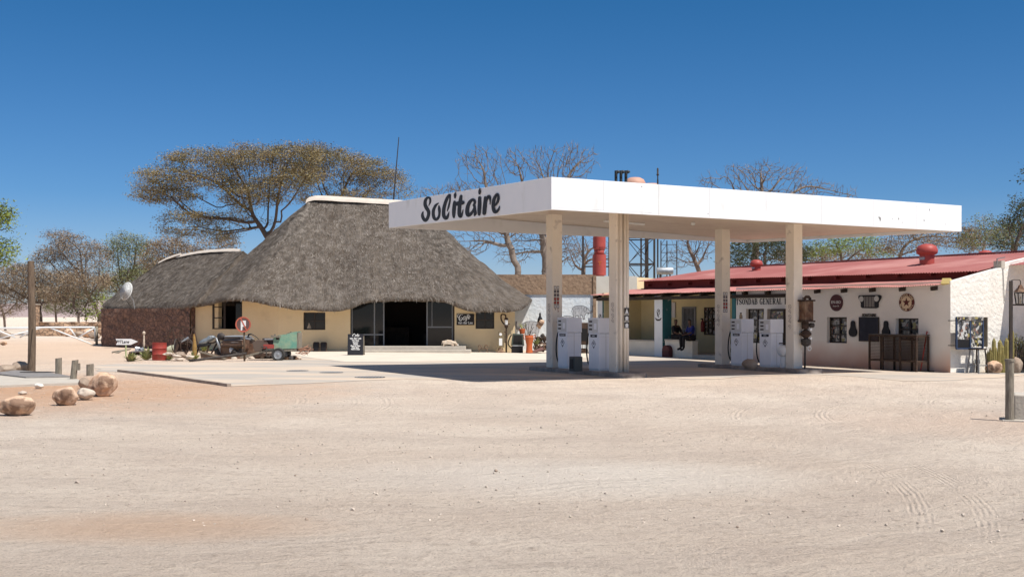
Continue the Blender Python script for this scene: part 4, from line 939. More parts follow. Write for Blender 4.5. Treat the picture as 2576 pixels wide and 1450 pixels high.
# chalkboard, letters above it
o, _ = wall_thing('chalkboard', 'blank dark chalkboard hanging under the block letters', 'chalkboard', 2185.5, 827.5)
sa_, sv = scale_at(2185)
w2, h2 = 23.5*sa_, 28.5*sv
MB().box(-.02,.0,-w2,w2,-h2,h2).build('board', mat('slate', (.022,.024,.036), .8, (.035,.038,.055), 2.5), o)
mb = MB(); mb.box(-.03,.0,-w2-.03,-w2,-h2-.03,h2+.03); mb.box(-.03,.0,w2,w2+.03,-h2-.03,h2+.03); mb.box(-.031,.0,-w2,w2,h2,h2+.03); mb.box(-.031,.0,-w2,w2,-h2-.03,-h2); mb.build('board_frame', M_darkframe, o)
o, _ = wall_thing('name_letters', 'row of small dark block letters above the chalkboard', 'letters', 2185.5, 792.3)
text('SOLITAIRE', .135, M_iron, 'letter_row', o, F_left(-.006,0,0), sx=1.02, bold=.004, ext=.01)
for px, lb in ((2146,'black pear-shaped iron plaque between the left window and the chalkboard'), (2229,'black pear-shaped iron plaque right of the chalkboard above the mesh cage')):
    o, _ = wall_thing('pear_plaque', lb, 'plaque', px, 826, group='pear-shaped plaques beside the chalkboard'); sa_, sv = scale_at(px)
    prof = [(0,20),(3,19.5),(5,17),(5.6,12),(5.6,6),(7,1),(9.6,-4),(10.4,-10),(9,-15.5),(5.5,-19),(0,-20.5)]
    poly = [(a*sa_, b*sv) for a, b in prof] + [(-a*sa_, b*sv) for a, b in prof[-2:0:-1]]
    MB().prism(poly, -.05, .0, lambda a, b, d: (d, a, b)).build('plaque_body', M_black, o, bev=.015)
# mesh cage table against the wall
tc0, _ = st(2323, 930, -.35); tc1, _ = st(2205, 930, -.35)
p = R0+U*-.42+V*((tc0+tc1)/2); cg_ = thing('mesh_cage', 'rusty iron mesh cage on legs standing against the white wall', 'cage', (p.x,p.y,gz(p.x)), ROT)
L2 = (tc1-tc0)/2; H_ = 1.17; mb = MB()
for y in (-L2, -L2*.33, L2*.42, L2):
    for x in (-.28,.28): MB().beam((x,y,0),(x,y,H_),.055).build('leg', M_rustD, cg_)
for x in (-.28,.28):
    for z in (.34,H_): mb.beam((x,-L2,z),(x,L2,z),.05)
for y in (-L2,L2): 
    for z in (.34,H_): mb.beam((-.28,y,z),(.28,y,z),.045)
mb.build('frame', M_rustD, cg_)
mb = MB(); mb.box(-.32,.32,-L2-.03,L2+.03,H_+.02,H_+.05); mb.build('top_sheet', M_iron, cg_)
mb = MB(); mb.box(-.28,.27,-L2+.03,L2-.03,.345,.36); mb.build('inner_panel', M_rustD, cg_)
mb = MB(); n = int(2*L2/.05)
for k in range(n): y = -L2+(k+.5)*2*L2/n; mb.box(-.284,-.279,y-.005,y+.005,.36,H_-.03); mb.box(.279,.284,y-.004,y+.004,.36,H_-.03)
for k in range(16): z = .38+k*.05; mb.box(-.2785,-.2745,-L2+.03,L2-.03,z-.006,z+.006); mb.box(.2745,.2785,-L2+.03,L2-.03,z-.006,z+.006)
mb.build('wire_mesh', M_rustD, cg_)
t, z = st(2325, 930, -.1); p = R0+U*-.14+V*t; o = thing('red_pole', 'thin red pole leaning on the wall beside the mesh cage', 'pole', (p.x,p.y,gz(p.x)), ROT)
MB().tube([(-.12,.03,.0),(.1,-.05,1.33)], .022, 8).build('pole_rod', mat('red_pole_paint', (.42,.06,.04), .5), o)
mb = MB(); mb.box(-.3,.1,-.35,.3,0,.03); mb.build('foot_plate', M_iron, o)

# ------------------------------------------------------------------ porch people
def figure(name, label, loc, rz, joints, edges, radii, root, parts):
    t = thing(name, label, 'person', loc, rz)
    def skin(nm, js, es, m, sub=2, infl=0.):
        idx = {k: i for i, k in enumerate(js)}
        me = bpy.data.meshes.new(nm); me.from_pydata([joints[k] for k in js], [(idx[a], idx[b]) for a, b in es], []); me.materials.append(m)
        o = bpy.data.objects.new(nm, me); COL.objects.link(o); o.parent = t
        sk = o.modifiers.new('skin', 'SKIN'); sk.use_smooth_shade = True
        for i, k in enumerate(js):
            sv = me.skin_vertices[0].data[i]; r = radii[k]; r = r if isinstance(r, tuple) else (r, r); sv.radius = (r[0]+infl, r[1]+infl); sv.use_root = (i == 0)
        sb = o.modifiers.new('sub', 'SUBSURF'); sb.levels = sub; sb.render_levels = sub
        return o
    js = [root]+[k for k in joints if k != root]
    body = skin('body', js, edges, M_skin)
    for nm, jl, el, m in parts: skin(nm, jl, el, m, 2, .014)
    return t
def sit(rev=1, crossed=False, lean=.05):
    J = {'pel':(0,0,.10),'waist':(0,.02,.28),'chest':(-.02*rev,.0,.48),'neck':(-.03*rev,-.02,.62),'headb':(-.04*rev,-.03,.70),'head':(-.05*rev,-.04,.79),'headt':(-.04*rev,-.02,.87),
         'shl':(-.17,0,.54),'shr':(.17,0,.54),'ell':(-.22,-.12,.30),'elr':(.22,-.14,.30),'wrl':(-.10,-.32,.22),'wrr':(.10,-.34,.22),'hal':(-.06,-.40,.20),'har':(.05,-.42,.20),
         'hil':(-.10,-.02,.09),'hir':(.10,-.02,.09),'knl':(-.15,-.42,.12),'knr':(.14,-.44,.12),'anl':(-.14,-.40,-.34),'anr':(.12,-.42,-.36),'tol':(-.16,-.58,-.41),'tor':(.14,-.60,-.43)}
    Rr = {'pel':(.15,.11),'waist':(.13,.10),'chest':(.16,.11),'neck':.055,'headb':.065,'head':(.078,.09),'headt':.06,'shl':.07,'shr':.07,'ell':.045,'elr':.045,'wrl':.032,'wrr':.032,'hal':.035,'har':.035,
          'hil':.10,'hir':.10,'knl':.068,'knr':.068,'anl':.042,'anr':.042,'tol':.035,'tor':.035}
    Ed = [('pel','waist'),('waist','chest'),('chest','neck'),('neck','headb'),('headb','head'),('head','headt'),('chest','shl'),('chest','shr'),('shl','ell'),('shr','elr'),('ell','wrl'),('elr','wrr'),('wrl','hal'),('wrr','har'),
          ('pel','hil'),('pel','hir'),('hil','knl'),('hir','knr'),('knl','anl'),('knr','anr'),('anl','tol'),('anr','tor')]
    return J, Rr, Ed
def wear(shirt, trousers):
    return [('shirt', ['waist','pel','chest','shl','shr','ell','elr'], [('pel','waist'),('waist','chest'),('chest','shl'),('chest','shr'),('shl','ell'),('shr','elr')], shirt),
            ('trousers', ['pel','hil','hir','knl','knr','anl','anr'], [('pel','hil'),('pel','hir'),('hil','knl'),('hir','knr'),('knl','anl'),('knr','anr')], trousers),
            ('hair', ['head','headt'], [('head','headt')], M_hair),
            ('shoe', ['anl','tol'], [('anl','tol')], M_black), ('shoe', ['anr','tor'], [('anr','tor')], M_black)]
J, Rr, Ed = sit()
t1_, _ = st(1731, 855, .0); p = R0+U*.02+V*(t1_-.15)
figure('person', 'person in blue top sitting on the low wall with legs hanging down', (p.x,p.y,zlow2+.06), ROT-PI/2-.15, J, Ed, Rr, 'pel', wear(M_blue, M_blackcloth))
J2, Rr2, Ed2 = sit()
J2['knl'] = (-.12,-.40,.16); J2['knr'] = (.12,-.40,.14); J2['anl'] = (-.10,-.74,.02); J2['anr'] = (.12,-.76,.02); J2['tol'] = (-.10,-.86,.08); J2['tor'] = (.12,-.88,.08)
t1_, _ = st(1703, 855, .25); p = R0+U*.16+V*(t1_-.02)
figure('person', 'person in black seated sideways on the low wall beside the teal pillar', (p.x,p.y,zlow2+.06), ROT+.2, J2, Ed2, Rr2, 'pel', wear(M_blackcloth, M_blackcloth))
# small things in the porch
t, z = st(1677, 890, -.15); p = R0+U*-.14+V*t; o = thing('round_top_box', 'dark red round-topped box at the foot of the teal pillar', 'box', (p.x,p.y,gz(p.x)), ROT)
MB().prism([(.24*math.cos(a), .28+.24*math.sin(a)) for a in [k*PI/10 for k in range(11)]]+[(-.24,0),(.24,0)], -.1, .12, lambda a, b, d: (d, a, b)).build('box_body', mat('maroon_paint', (.10,.03,.03), .7), o, bev=.01)
mb = MB(); mb.box(-.115,-.10,-.2,.2,.25,.27); mb.build('box_band', M_dark, o)
t, z = st(1767, 820, 1.9); p = R0+U*1.9+V*t; o = thing('fire_extinguisher', 'dim red fire extinguisher hanging on the porch wall', 'extinguisher', (p.x,p.y,z-.25), ROT)
MB().lathe([(.08,0),(.09,.05),(.09,.42),(.04,.5),(.03,.56)], 14).build('cylinder', mat('dim_red', (.20,.03,.03), .5), o, smooth=True)
MB().box(-.1,.02,-.02,.02,.55,.6).build('valve', M_dark, o)
t, z = st(1845, 789, -.3); 
p = W(1846,800,37.6); o = thing('brown_bottle', 'small brown bottle standing on top of the left far-island pump', 'bottle', (N0+U*UC+V*5.75+Vector((0,0,cg(UC,5.7)+.13+1.562))))
MB().lathe([(.05,0),(.055,.02),(.055,.12),(.03,.15),(.03,.18)], 12).build('bottle_body', mat('bottle_tan', (.35,.27,.17), .4), o, smooth=True); MB().lathe([(.035,.18),(.035,.21)], 12).build('cap', M_black, o)
# striped post beside the left pump of the far island
p = N0+U*(UC-.02)+V*6.18; o = thing('striped_post', 'black and white striped short post behind the left far-island pump', 'post', (p.x,p.y,gz(p.x)+.13), ROT)
for k in range(6): MB().lathe([(.05,k*.14),(.05,(k+1)*.14)], 10).build('stripe_band', M_black if k % 2 else M_glow, o, smooth='auto')
# ------------------------------------------------------------------ thatched cafe
cafe = thing('thatched_cafe', 'cafe with a huge grey thatched roof, ochre walls and a dark open doorway', 'building', (0,0,0))
ZF = 55.3
def cx(px, Z=ZF): return (px-CX)/FX*Z
def cz(py, Z=ZF): return EYE-(py-HY)/FX*Z
fw = lambda a, b, d: (a, ZF+d, b)
def ch(x0, x1, y0, y1): return (cx(x0), cx(x1), cz(y1), cz(y0))
DOOR = (cx(881), cx(1143), .12, 3.0); DOOR = (DOOR[0], DOOR[1], .10, 2.62)
W1 = ch(763,818,785,829); W2 = ch(1196,1243,783,826)
def zcap(px):
    E_ = [(470,768),(520,767),(575,757),(620,757),(660,764),(700,772),(740,778),(825,783),(862,782),(890,774),(915,763),(945,758.5),(1105,759),(1130,764),(1160,776),(1185,783),(1260,785),(1300,785)]
    for (a, b), (c, d) in zip(E_, E_[1:]):
        if px <= c: return EYE+(HY-(b+(d-b)*max(0,(px-a))/(c-a)))*54.5/FX+.16
    return EYE+(HY-785)*54.5/FX+.10
def capwall(mb, cuts):
    for i, v in enumerate(mb.v):
        px = CX+v[0]/v[1]*FX; mb.v[i] = (v[0], v[1], min(v[2], zcap(px))) if v[2] > 1.9 else v
CUT = [(cx(q)-.0005, cx(q)+.0005, 9, 10) for q in (740,825,862,890,915,1105,1130,1160,1185,1260)]
mb = MB(); grid_wall(mb, cx(700), cx(1295), -.15, 2.75, .3, [DOOR, W1, W2]+CUT, fw); capwall(mb, 0); mb.build('front_wall', M_yellow, cafe)
# left stretch of ochre wall (angled a little away) with the tall open window
P1 = Vector((cx(700), ZF)); P0 = Vector((cx(474,57.), 57.0)); dL = (P0-P1).length; dv = (P0-P1)/dL; nv = Vector((dv.y, -dv.x)); 
if nv.y < 0: nv = -nv
lf = lambda a, b, d: (P1.x+dv.x*a+nv.x*d, P1.y+dv.y*a+nv.y*d, b)
def la(px, d=0.): r = (px-CX)/FX; A = P1+nv*d; return (r*A.y-A.x)/(dv.x-r*dv.y)
Zl = P1.y+dv.y*la(570)
W3 = (la(609), la(549), cz(827,Zl), 2.66)
mb = MB(); grid_wall(mb, .0, dL, -.15, 2.75, .3, [W3]+[(la(q)-.0005, la(q)+.0005, 9, 10) for q in (520,660)], lf); capwall(mb, 0); mb.build('front_wall', M_yellow, cafe)
# brown stone wing wall
Q0 = Vector((cx(480,56.6), 56.6)); Q1 = Vector((-22.9, 64.8))
def swall():
    mb = MB(); n = 40; m = 12; D = (Q1-Q0); L = D.length; d = D/L; nn = Vector((d.y,-d.x)); 
    if nn.y > 0: nn = -nn
    for j in range(m+1):
        for i in range(n+1):
            q = Q0+D*(i/n); z = -.2+2.34*j/m; k = .07*mnoise.noise(Vector((q.x*2.2, q.y*2.2, z*2.6)))+.04*mnoise.noise(Vector((q.x*5, q.y*5, z*6)))
            q = q+nn*(k+.05); 
            if i == 0: q = q - d*.08*mnoise.noise(Vector((0, 0, z*3)))
            mb.v.append((q.x, q.y, z))
    for j in range(m):
        for i in range(n): mb.f.append((j*(n+1)+i, j*(n+1)+i+1, (j+1)*(n+1)+i+1, (j+1)*(n+1)+i))
    b = len(mb.v); e = Q0+Vector((.5,.9)); 
    mb.v += [(Q0.x,Q0.y,-.2),(e.x,e.y,-.2),(e.x,e.y,2.14),(Q0.x,Q0.y,2.14)]; mb.f.append((b,b+1,b+2,b+3))
    e = Q1+Vector((2.5,6)); b = len(mb.v); mb.v += [(Q1.x,Q1.y,-.2),(e.x,e.y,-.2),(e.x,e.y,2.1),(Q1.x,Q1.y,2.1)]; mb.f.append((b,b+1,b+2,b+3))
    return mb
swall().build('stone_wing_wall', M_stone, cafe)
# other walls / interior shell (dark room)
mb = MB(); mb.box(cx(1295)-.3, cx(1295)-.002, ZF+.301, 63.0, -.15, 2.0); mb.build('side_wall', M_yellow, cafe)
mb = MB(); mb.add([(-20,67.5,-.1),(cx(1295)-.3,64,-.1),(cx(1295)-.3,64,2.9),(-20,67.5,2.9)], [(0,1,2,3)]); mb.build('rear_wall', M_yellow, cafe)
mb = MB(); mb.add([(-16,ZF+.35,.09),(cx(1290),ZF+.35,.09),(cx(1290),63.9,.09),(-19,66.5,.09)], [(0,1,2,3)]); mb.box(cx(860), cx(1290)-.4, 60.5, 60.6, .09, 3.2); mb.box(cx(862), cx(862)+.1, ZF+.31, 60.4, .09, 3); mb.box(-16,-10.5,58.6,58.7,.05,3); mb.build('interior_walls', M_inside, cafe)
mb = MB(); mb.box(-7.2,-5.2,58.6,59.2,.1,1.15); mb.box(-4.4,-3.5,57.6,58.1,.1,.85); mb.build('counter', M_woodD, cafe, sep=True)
# glazed door sides, frames
def frame_rect(mb, x0, x1, z0, z1, y, w=.06, d=.05, dx=0):
    mb.box(x0, x0+w, y-d/2, y+d/2, z0, z1); mb.box(x1-w, x1, y-d/2, y+d/2, z0, z1)
    mb.box(x0+w, x1-w, y-d/2+.002, y+d/2-.002, z0, z0+w); mb.box(x0+w, x1-w, y-d/2+.002, y+d/2-.002, z1-w, z1)
YD = ZF+.12
for x0, x1, mid in ((883,966,(941,)), (1072,1139,())):
    a, b = cx(x0), cx(x1); mb = MB(); frame_rect(mb, a, b, .10, 2.6, YD)
    zm = cz(841 if x0 < 900 else 822)
    mb.box(a+.06, b-.06, YD-.022, YD+.022, zm-.03, zm+.03)
    for m_ in mid: mb.box(cx(m_)-.03, cx(m_)+.03, YD-.024, YD+.024, .16, 2.54)
    if x0 > 1000: mb.box(a+.25, a+.28, YD-.021, YD+.021, zm, 2.54)
    fr = mb.build('glass_door', M_grey, cafe); mb = MB(); mb.box(a+.06, b-.06, YD+.003, YD+.009, .16, 2.54); mb.build('glass_pane', M_glass, fr)
mb = MB(); mb.box(cx(1139), cx(1143)-.002, ZF+.02, ZF+.28, .10, 2.6); mb.box(cx(881)+.002, cx(883), ZF+.02, ZF+.28, .10, 2.6); mb.build('door_jamb', M_woodD, cafe, sep=True)
def win(h, fn, ncol, nrow, d=.10, pane=M_glass, nm='window', w=.05):
    a0, a1, b0, b1 = h; mb = MB()
    def bx(p0, p1, q0, q1, e=.0):
        vs = [fn(p, q, dd) for dd in (d+e, d+.05-e) for p, q in ((p0,q0),(p1,q0),(p1,q1),(p0,q1))]
        mb.add(vs, [(0,1,2,3),(7,6,5,4),(0,4,5,1),(1,5,6,2),(2,6,7,3),(3,7,4,0)])
    lo, hi = min(a0,a1), max(a0,a1)
    for k in range(ncol+1): c = min(max(lo+(hi-lo)*k/ncol, lo+w/2), hi-w/2); bx(c-w/2, c+w/2, b0, b1)
    for k in range(nrow+1): c = min(max(b0+(b1-b0)*k/nrow, b0+w/2), b1-w/2); bx(lo+.002, hi-.002, c-w/2, c+w/2, .003)
    fr = mb.build(nm, M_darkframe, cafe); mb = MB()
    vs = [fn(p, q, d+.03) for p, q in ((lo,b0),(hi,b0),(hi,b1),(lo,b1))]; mb.add(vs, [(0,1,2,3)]); mb.build('pane', pane, fr); return fr
wf1 = win(W1, fw, 2, 2); wf2 = win(W2, fw, 2, 2)
# tall window: open casements both sides
a0, a1, b0, b1 = W3
mb = MB()
def leaf(px_a, px_b, d0, d1, nr, nm='open_casement_leaf'):
    A = la(px_a); B = la(px_b); mb = MB()
    def pt(t, z, e): return lf(A+(B-A)*t, z, d0+(d1-d0)*t+e)
    def bar(t0, t1, z0, z1):
        vs = [pt(t, z, e) for e in (-.02,.02) for t, z in ((t0,z0),(t1,z0),(t1,z1),(t0,z1))]; mb.add(vs, [(0,1,2,3),(7,6,5,4),(0,4,5,1),(1,5,6,2),(2,6,7,3),(3,7,4,0)])
    for t0, t1 in ((0,.14),(.86,1.)): bar(t0, t1, b0, b1)
    for k in range(nr+1): z = min(b0+(b1-b0)*k/nr, b1-.05); bar(.1,.9,z,z+.05)
    return mb.build(nm, M_darkframe, cafe)
leaf(568, 547, -.02, -.42, 3); leaf(590, 609, .25, .02, 3)
mb = MB(); mb.box(0,0,0,0,0,0); mb = MB()
vs = [lf(la(590), b0+.1, .1), lf(la(607), b0+.1, .1), lf(la(607), b1-.25, .1), lf(la(590), b1-.25, .1)]; mb.add(vs, [(0,1,2,3)]); mb.build('pane', M_glass, cafe)
vsx = MB(); q = lf(la(585), 1.6, .9); vsx.tube(smooth_pts([(q[0]-.25,q[1],2.2),(q[0],q[1],2.1),(q[0]+.05,q[1],1.7),(q[0]+.0,q[1],1.45),(q[0]+.12,q[1],1.5)],4), [.10,.09,.09,.08,.08,.08,.08,.07,.07,.07,.07,.07,.07,.06,.06,.05,.05], 8); vsx.build('curtain', M_sticker, cafe, smooth=True)
# things in the little windows
mb = MB(); x, y, z = cx(776), ZF+.25, W1[2]
mb.lathe([(.22,.06),(.20,.14),(.10,.4),(.02,.72)], 4, (x,y,z)); mb.build('window_ornament', M_statue, cafe)
mb = MB(); mb.box(cx(1221), cx(1238), ZF+.2, ZF+.25, W2[2]+.06, cz(801)); mb.build('window_box', M_sticker, cafe)

# thatch loft
def catmull(pts, n):
    P = [Vector(p) for p in pts]; L = [0]
    for a, b in zip(P, P[1:]): L.append(L[-1]+(b-a).length)
    out = []
    for k in range(n):
        s = L[-1]*k/(n-1); i = max(0, min(len(P)-2, next((j for j in range(len(L)-1) if L[j+1] >= s), len(P)-2)))
        t = (s-L[i])/max(1e-6, L[i+1]-L[i]); p0, p1, p2, p3 = P[max(i-1,0)], P[i], P[i+1], P[min(i+2,len(P)-1)]
        out.append(.5*((2*p1)+(-p0+p2)*t+(2*p0-5*p1+4*p2-p3)*t*t+(-p0+3*p1-3*p2+p3)*t**3))
    return out
def thatch(name, front, back, ridge_of, n, rows, seed, bulge, parent):
    """front/back: 3D eave points, left->right / right->left ; ridge_of(i/n)->3D ridge point"""
    loop = catmull(front, n)+catmull(back, n//2)
    N = len(loop); cen = sum(loop, Vector())/N
    mb = MB(); uvs = []; off = Vector((seed*7., 0, 0)); us = [0.]
    for a, b in zip(loop, loop[1:]+loop[:1]): us.append(us[-1]+(b-a).length)
    grid = []
    prof = [(-.0, 'in2'), (0, 'in'), (0, 'lip')]
    R_ = []
    for i, e in enumerate(loop):
        r = ridge_of(i/(n-1) if i < n else None, i, e); d = (r-e); hd = Vector((d.x, d.y, 0)); hd.normalize()
        col = []
        col.append((e+hd*.75+Vector((0,0,.30)), -.9)); col.append((e+hd*.28+Vector((0,0,.03)), -.3)); col.append((e+hd*.04, 0)); col.append((e-hd*.03+Vector((0,0,.10)), .1)); col.append((e+hd*.02+Vector((0,0,.22)), .25))
        e2 = e+hd*.02+Vector((0,0,.22))
        for j in range(1, rows+1):
            t = j/rows; p = e2.lerp(r, t); nrm = Vector((-hd.x*d.z, -hd.y*d.z, Vector((d.x,d.y)).length)).normalized()
            b = bulge*math.sin(PI*min(1, t*1.0))*(1-t)*1.6
            k = .10*mnoise.noise(p*.5+off)+.05*mnoise.noise(p*1.6+off)+.03*mnoise.noise(p*5+off)
            if t > .96: k *= .3
            col.append((p+nrm*(b+k), .25+(r-e).length*t))
        col = [(p+Vector((0,0,.035*mnoise.noise(p*3+off))) if q <= .25 else p, q) for p, q in col]
        grid.append(col)
    m = len(grid[0])
    for i in range(N):
        for j in range(m): mb.v.append(tuple(grid[i][j][0]))
    uvl = []
    for i in range(N):
        i2 = (i+1) % N
        for j in range(m-1):
            mb.f.append((i*m+j, i2*m+j, i2*m+j+1, i*m+j+1)); uvl += [(us[i],grid[i][j][1]),(us[i+1],grid[i2][j][1]),(us[i+1],grid[i2][j+1][1]),(us[i],grid[i][j+1][1])]
    o = mb.build(name, M_thatch, parent, smooth=True)
    uv = o.data.uv_layers.new(name='UVMap')
    for k, q in enumerate(uvl): uv.data[k].uv = q
    # loose straw strands lying down the slope
    r = random.Random(seed); sb = MB()
    for _ in range(int(26000*us[n]/24)):
        i = r.randrange(0, n-1); j = r.randrange(3, m-1); a, b, c = grid[i][j][0], grid[i+1][j][0], grid[i][j+1][0]
        u_, v_ = r.random(), r.random(); p = a+(b-a)*u_+(c-a)*v_; dn = (a-c).normalized(); sd = (b-a).normalized(); nn = sd.cross(c-a).normalized()
        L = r.uniform(.08,.24); w = r.uniform(.006,.014); tilt = dn+sd*r.uniform(-.45,.45)+nn*r.uniform(.02,.22); tilt.normalize(); q = p+nn*.005
        sb.add([q-sd*w, q+sd*w, q+tilt*L+sd*w*.4, q+tilt*L-sd*w*.4], [(0,1,2,3)])
    # fringe hanging along the eave
    for _ in range(int(us[n]*10)):
        i = r.randrange(0, n-1); a, b = grid[i][2][0], grid[i+1][2][0]; p = a.lerp(b, r.random())+Vector((0, r.uniform(-.05,.1), r.uniform(.0,.12))); sd = (b-a).normalized(); L = r.uniform(.02,.045); w = .012
        sb.add([p-sd*w, p+sd*w, p+Vector((r.uniform(-.03,.03),-.03,-L))], [(0,1,2)])
    sb.build('straw', M_straw, o, kind='stuff')
    return grid
ZE = 54.2
ef = [(470,768,57.5),(490,772,56.6),(520,767,55.8),(545,761,55.2),(575,757,54.7),(620,757,54.4),(660,764,54.2),(700,772,54.1),(740,778,54.1),(780,781,54.1),(825,783,54.1),(862,782,54.1),(890,774,54.1),(915,763,54.1),(945,758.5,54.1),(1000,757.5,54.1),(1060,758,54.1),(1105,759,54.1),(1130,764,54.1),(1160,776,54.1),(1185,783,54.1),(1215,785,54.1),(1260,785.5,54.2),(1292,784,54.5),(1316,777,55.2),(1329,767,56.3),(1334,760,57.6)]
front = [W(x,y,Z) for x, y, Z in ef]
back = [front[-1]+Vector((.1,1.2,.0)), Vector((.7,62,2.2)), Vector((-1,64.4,2.1)), Vector((-9,65,2.1)), Vector((-16,65,2.2)), Vector((-17.6,61.5,2.2)), front[0]+Vector((-.1,.8,.0))]
RL, RRr = W(782,503,59.8), W(1046,515,59.8)
def ridge_main(t, i, e):
    x = (e.x-front[0].x)/(front[-1].x-front[0].x); q = min(1, max(0, (x-.30)/(.50)))
    q = q*q*(3-2*q)
    p = RL.lerp(RRr, q); return p+Vector((0, (.12 if e.y > 60 else -.12), 0))
thatch('thatch_roof', front, back, ridge_main, 230, 40, 3, -.22, cafe)
# cement ridge cap
def cap(pts, w, h, nm):
    mb = MB(); P = catmull(pts, 26); vs = []; m = 7
    for k, p in enumerate(P):
        ww = w*(1+.12*mnoise.noise(p*1.3)); 
        for j in range(m):
            a = PI*j/(m-1); mb.v.append((p.x + (.0), p.y-ww*math.cos(a), p.z+h*math.sin(a)-(.32*abs(math.cos(a)))**1.0*w*1.1+.02*mnoise.noise(p*2+Vector((j,0,0)))))
    for k in range(len(P)-1):
        for j in range(m-1): mb.f.append((k*m+j, (k+1)*m+j, (k+1)*m+j+1, k*m+j+1))
    mb.f.append(tuple(range(m))); mb.f.append(tuple((len(P)-1)*m+j for j in range(m-1,-1,-1)))
    return mb.build(nm, M_ridge, cafe, smooth='auto')
M_ridge = mat('ridge_cement', (.60,.53,.45), .9, (.52,.45,.38), 3, bump=.4)
cap([RL+Vector((-.22,0,-.10)), RL+Vector((.2,0,.08)), RL.lerp(RRr,.3)+Vector((0,0,.09)), RL.lerp(RRr,.6)+Vector((0,0,.06)), RRr+Vector((.3,0,.02))], .34, .16, 'ridge_cap')
# wing thatch
ew = [(258,774,66.5),(268,777,65.0),(300,779,63.3),(350,780,61.2),(400,778,59.4),(450,776,57.4),(485,772,56.2),(500,768,55.9)]
frw = [W(x,y,Z) for x, y, Z in ew]
bkw = [frw[-1]+Vector((1.5,2,.0)), Vector((-12,66,2.2)), Vector((-15,70,2.2)), Vector((-20,72.5,2.2)), Vector((-24.2,70.5,2.2)), frw[0]+Vector((-.25,1.2,0))]
w0, w1 = W(404,658,66.5), W(604,634,61.0)
RWC = catmull([W(404,660,66.5), W(450,646,65.5), W(500,637,64.), W(560,632,62.3), W(612,631,60.6)], 60)
def ridge_wing(t, i, e):
    if i < 200: q = (i/199)
    else: q = max(0, min(1, (e.x-frw[0].x)/(frw[-1].x-frw[0].x)))
    q = min(1, max(0, (q-.10)/.8)); return RWC[int(q*59.99)]
thatch('thatch_roof', frw, bkw, ridge_wing, 200, 28, 9, .05, cafe)
cap([W(400,660,66.6), W(425,648,66.), W(455,638,65.3)], .22, .06, 'ridge_cap')
cap([W(445,645,65.6), W(500,634,64.), W(560,629,62.3), W(604,629,61.0)], .26, .07, 'ridge_cap')

# step platform, antenna, dish
p0 = G(1030,893)
stp = thing('step_platform', 'two-tier grey concrete doorstep in front of the dark doorway', 'steps', (0,0,0))
x0, x1 = cx(893,54), cx(1184,54)
mb = MB(); mb.box(x0, x1, 53.35, ZF-.02, -.05, .165); mb.build('lower_step', M_concr, stp, bev=.01)
mb = MB(); mb.box(x0+.05, x1-.25, 53.95, ZF-.01, .166, .32); mb.build('upper_step', M_concr, stp, bev=.01)
a = W(1003,345,70.); b = W(989,510,70.); an = thing('radio_whip', 'very thin tall antenna rod leaning slightly above the thatched ridge', 'antenna', (b.x-.3,70,0))
MB().tube([(0,0,-.1),(.3,0,b.z),(.3+(a.x-b.x),0,a.z)], [.06,.05,.025], 6).build('rod', M_dark, an)
c = W(320,733,60.8); sd = thing('satellite_dish', 'white round satellite dish on the eave of the stone wing', 'satellite dish', c)
mb = MB(); prof = [(0,.0)]+[(.43*k/6, .10*(k/6)**2) for k in range(1,7)]
M_ = Matrix.Rotation(-.30,3,'Z') @ Matrix.Rotation(-.35,3,'X')
q = MB(); q.lathe([(.43,-.10),(.445,-.085),(.43,-.07),(.37,-.045),(.25,-.015),(.1,-.0),(.001,.0)], 28, axis='y'); q.lathe([(.43,-.10),(.36,-.03),(.24,.01),(.1,.03),(.001,.035)], 28, axis='y')
q.v = [tuple(M_ @ Vector((v[0]*.82, v[1]*1.2, v[2]*1.12))) for v in q.v]; q.build('dish', M_glow, sd, smooth=True)
q = MB(); q.box(-.16,.16,-.012,-.004,.12,.22); q.box(-.10,.2,-.012,-.004,.04,.08); q.v = [tuple(M_ @ Vector(v)) for v in q.v]; q.build('dish_marking', mat('dish_print', (.22,.20,.22), .6), sd)
MB().tube([(-.05,.05,-.2),(-.3,-.35,-.42),(-.12,-.45,-.30)], .02, 6).build('arm', M_galv, sd); MB().tube([(0,.1,0),(.15,.5,-.45),(.2,.6,-.9)], .03, 6).build('bracket', M_galv, sd)
MB().tube([(-.05,.0,-.45),(.05,.3,-.75),(.25,.3,-1.0)], .012, 5).build('cable', M_rub, sd)

# cafe sign on wall
sg_ = thing('cafe_wall_sign', 'black rectangular sign with white lettering on the ochre wall right of the doorway', 'sign', W(1170.5,803,ZF-.03))
k_ = ZF/FX
MB().box(-22*k_,22*k_,-.02,.02,-14*k_,14*k_).build('sign_board', mat('sign_black', (.014,.011,.012), .5), sg_)
fz = lambda a, b, d: ((a-845)/14.5/1.5534*k_, -.02-d, -(b-680)/14.5/1.5534*k_)
mb = MB()
for k, s_ in enumerate([[(690,410,30),(600,400,26),(520,480,44),(485,600,56),(520,720,48),(600,735,40),(665,640,36),(660,560,20),(600,560,18),(575,650,22)], [(500,545,30),(430,560,26),(385,500,30),(400,430,26),(470,385,22)],
     [(850,500,34),(770,520,34),(715,600,40),(720,690,34),(790,660,24),(840,520,40),(825,640,44),(850,690,30)], [(1045,480,20),(1030,410,28),(960,430,36),(930,560,44),(900,700,40),(870,770,26),(820,750,22)], [(870,570,24),(1010,530,24)],
     [(1000,600,24),(1080,560,30),(1100,500,30),(1050,490,26),(1000,560,38),(1010,650,34),(1090,610,20)]]): ribbon(mb, s_, fz, .001+.0012*k, .003, k=4)
mb.build('sign_lettering', M_glow, sg_)
text('van der Lee', .165, M_glow, 'sign_text', sg_, F_cam(.0,-.023,-.155), sx=.88, bold=.003)
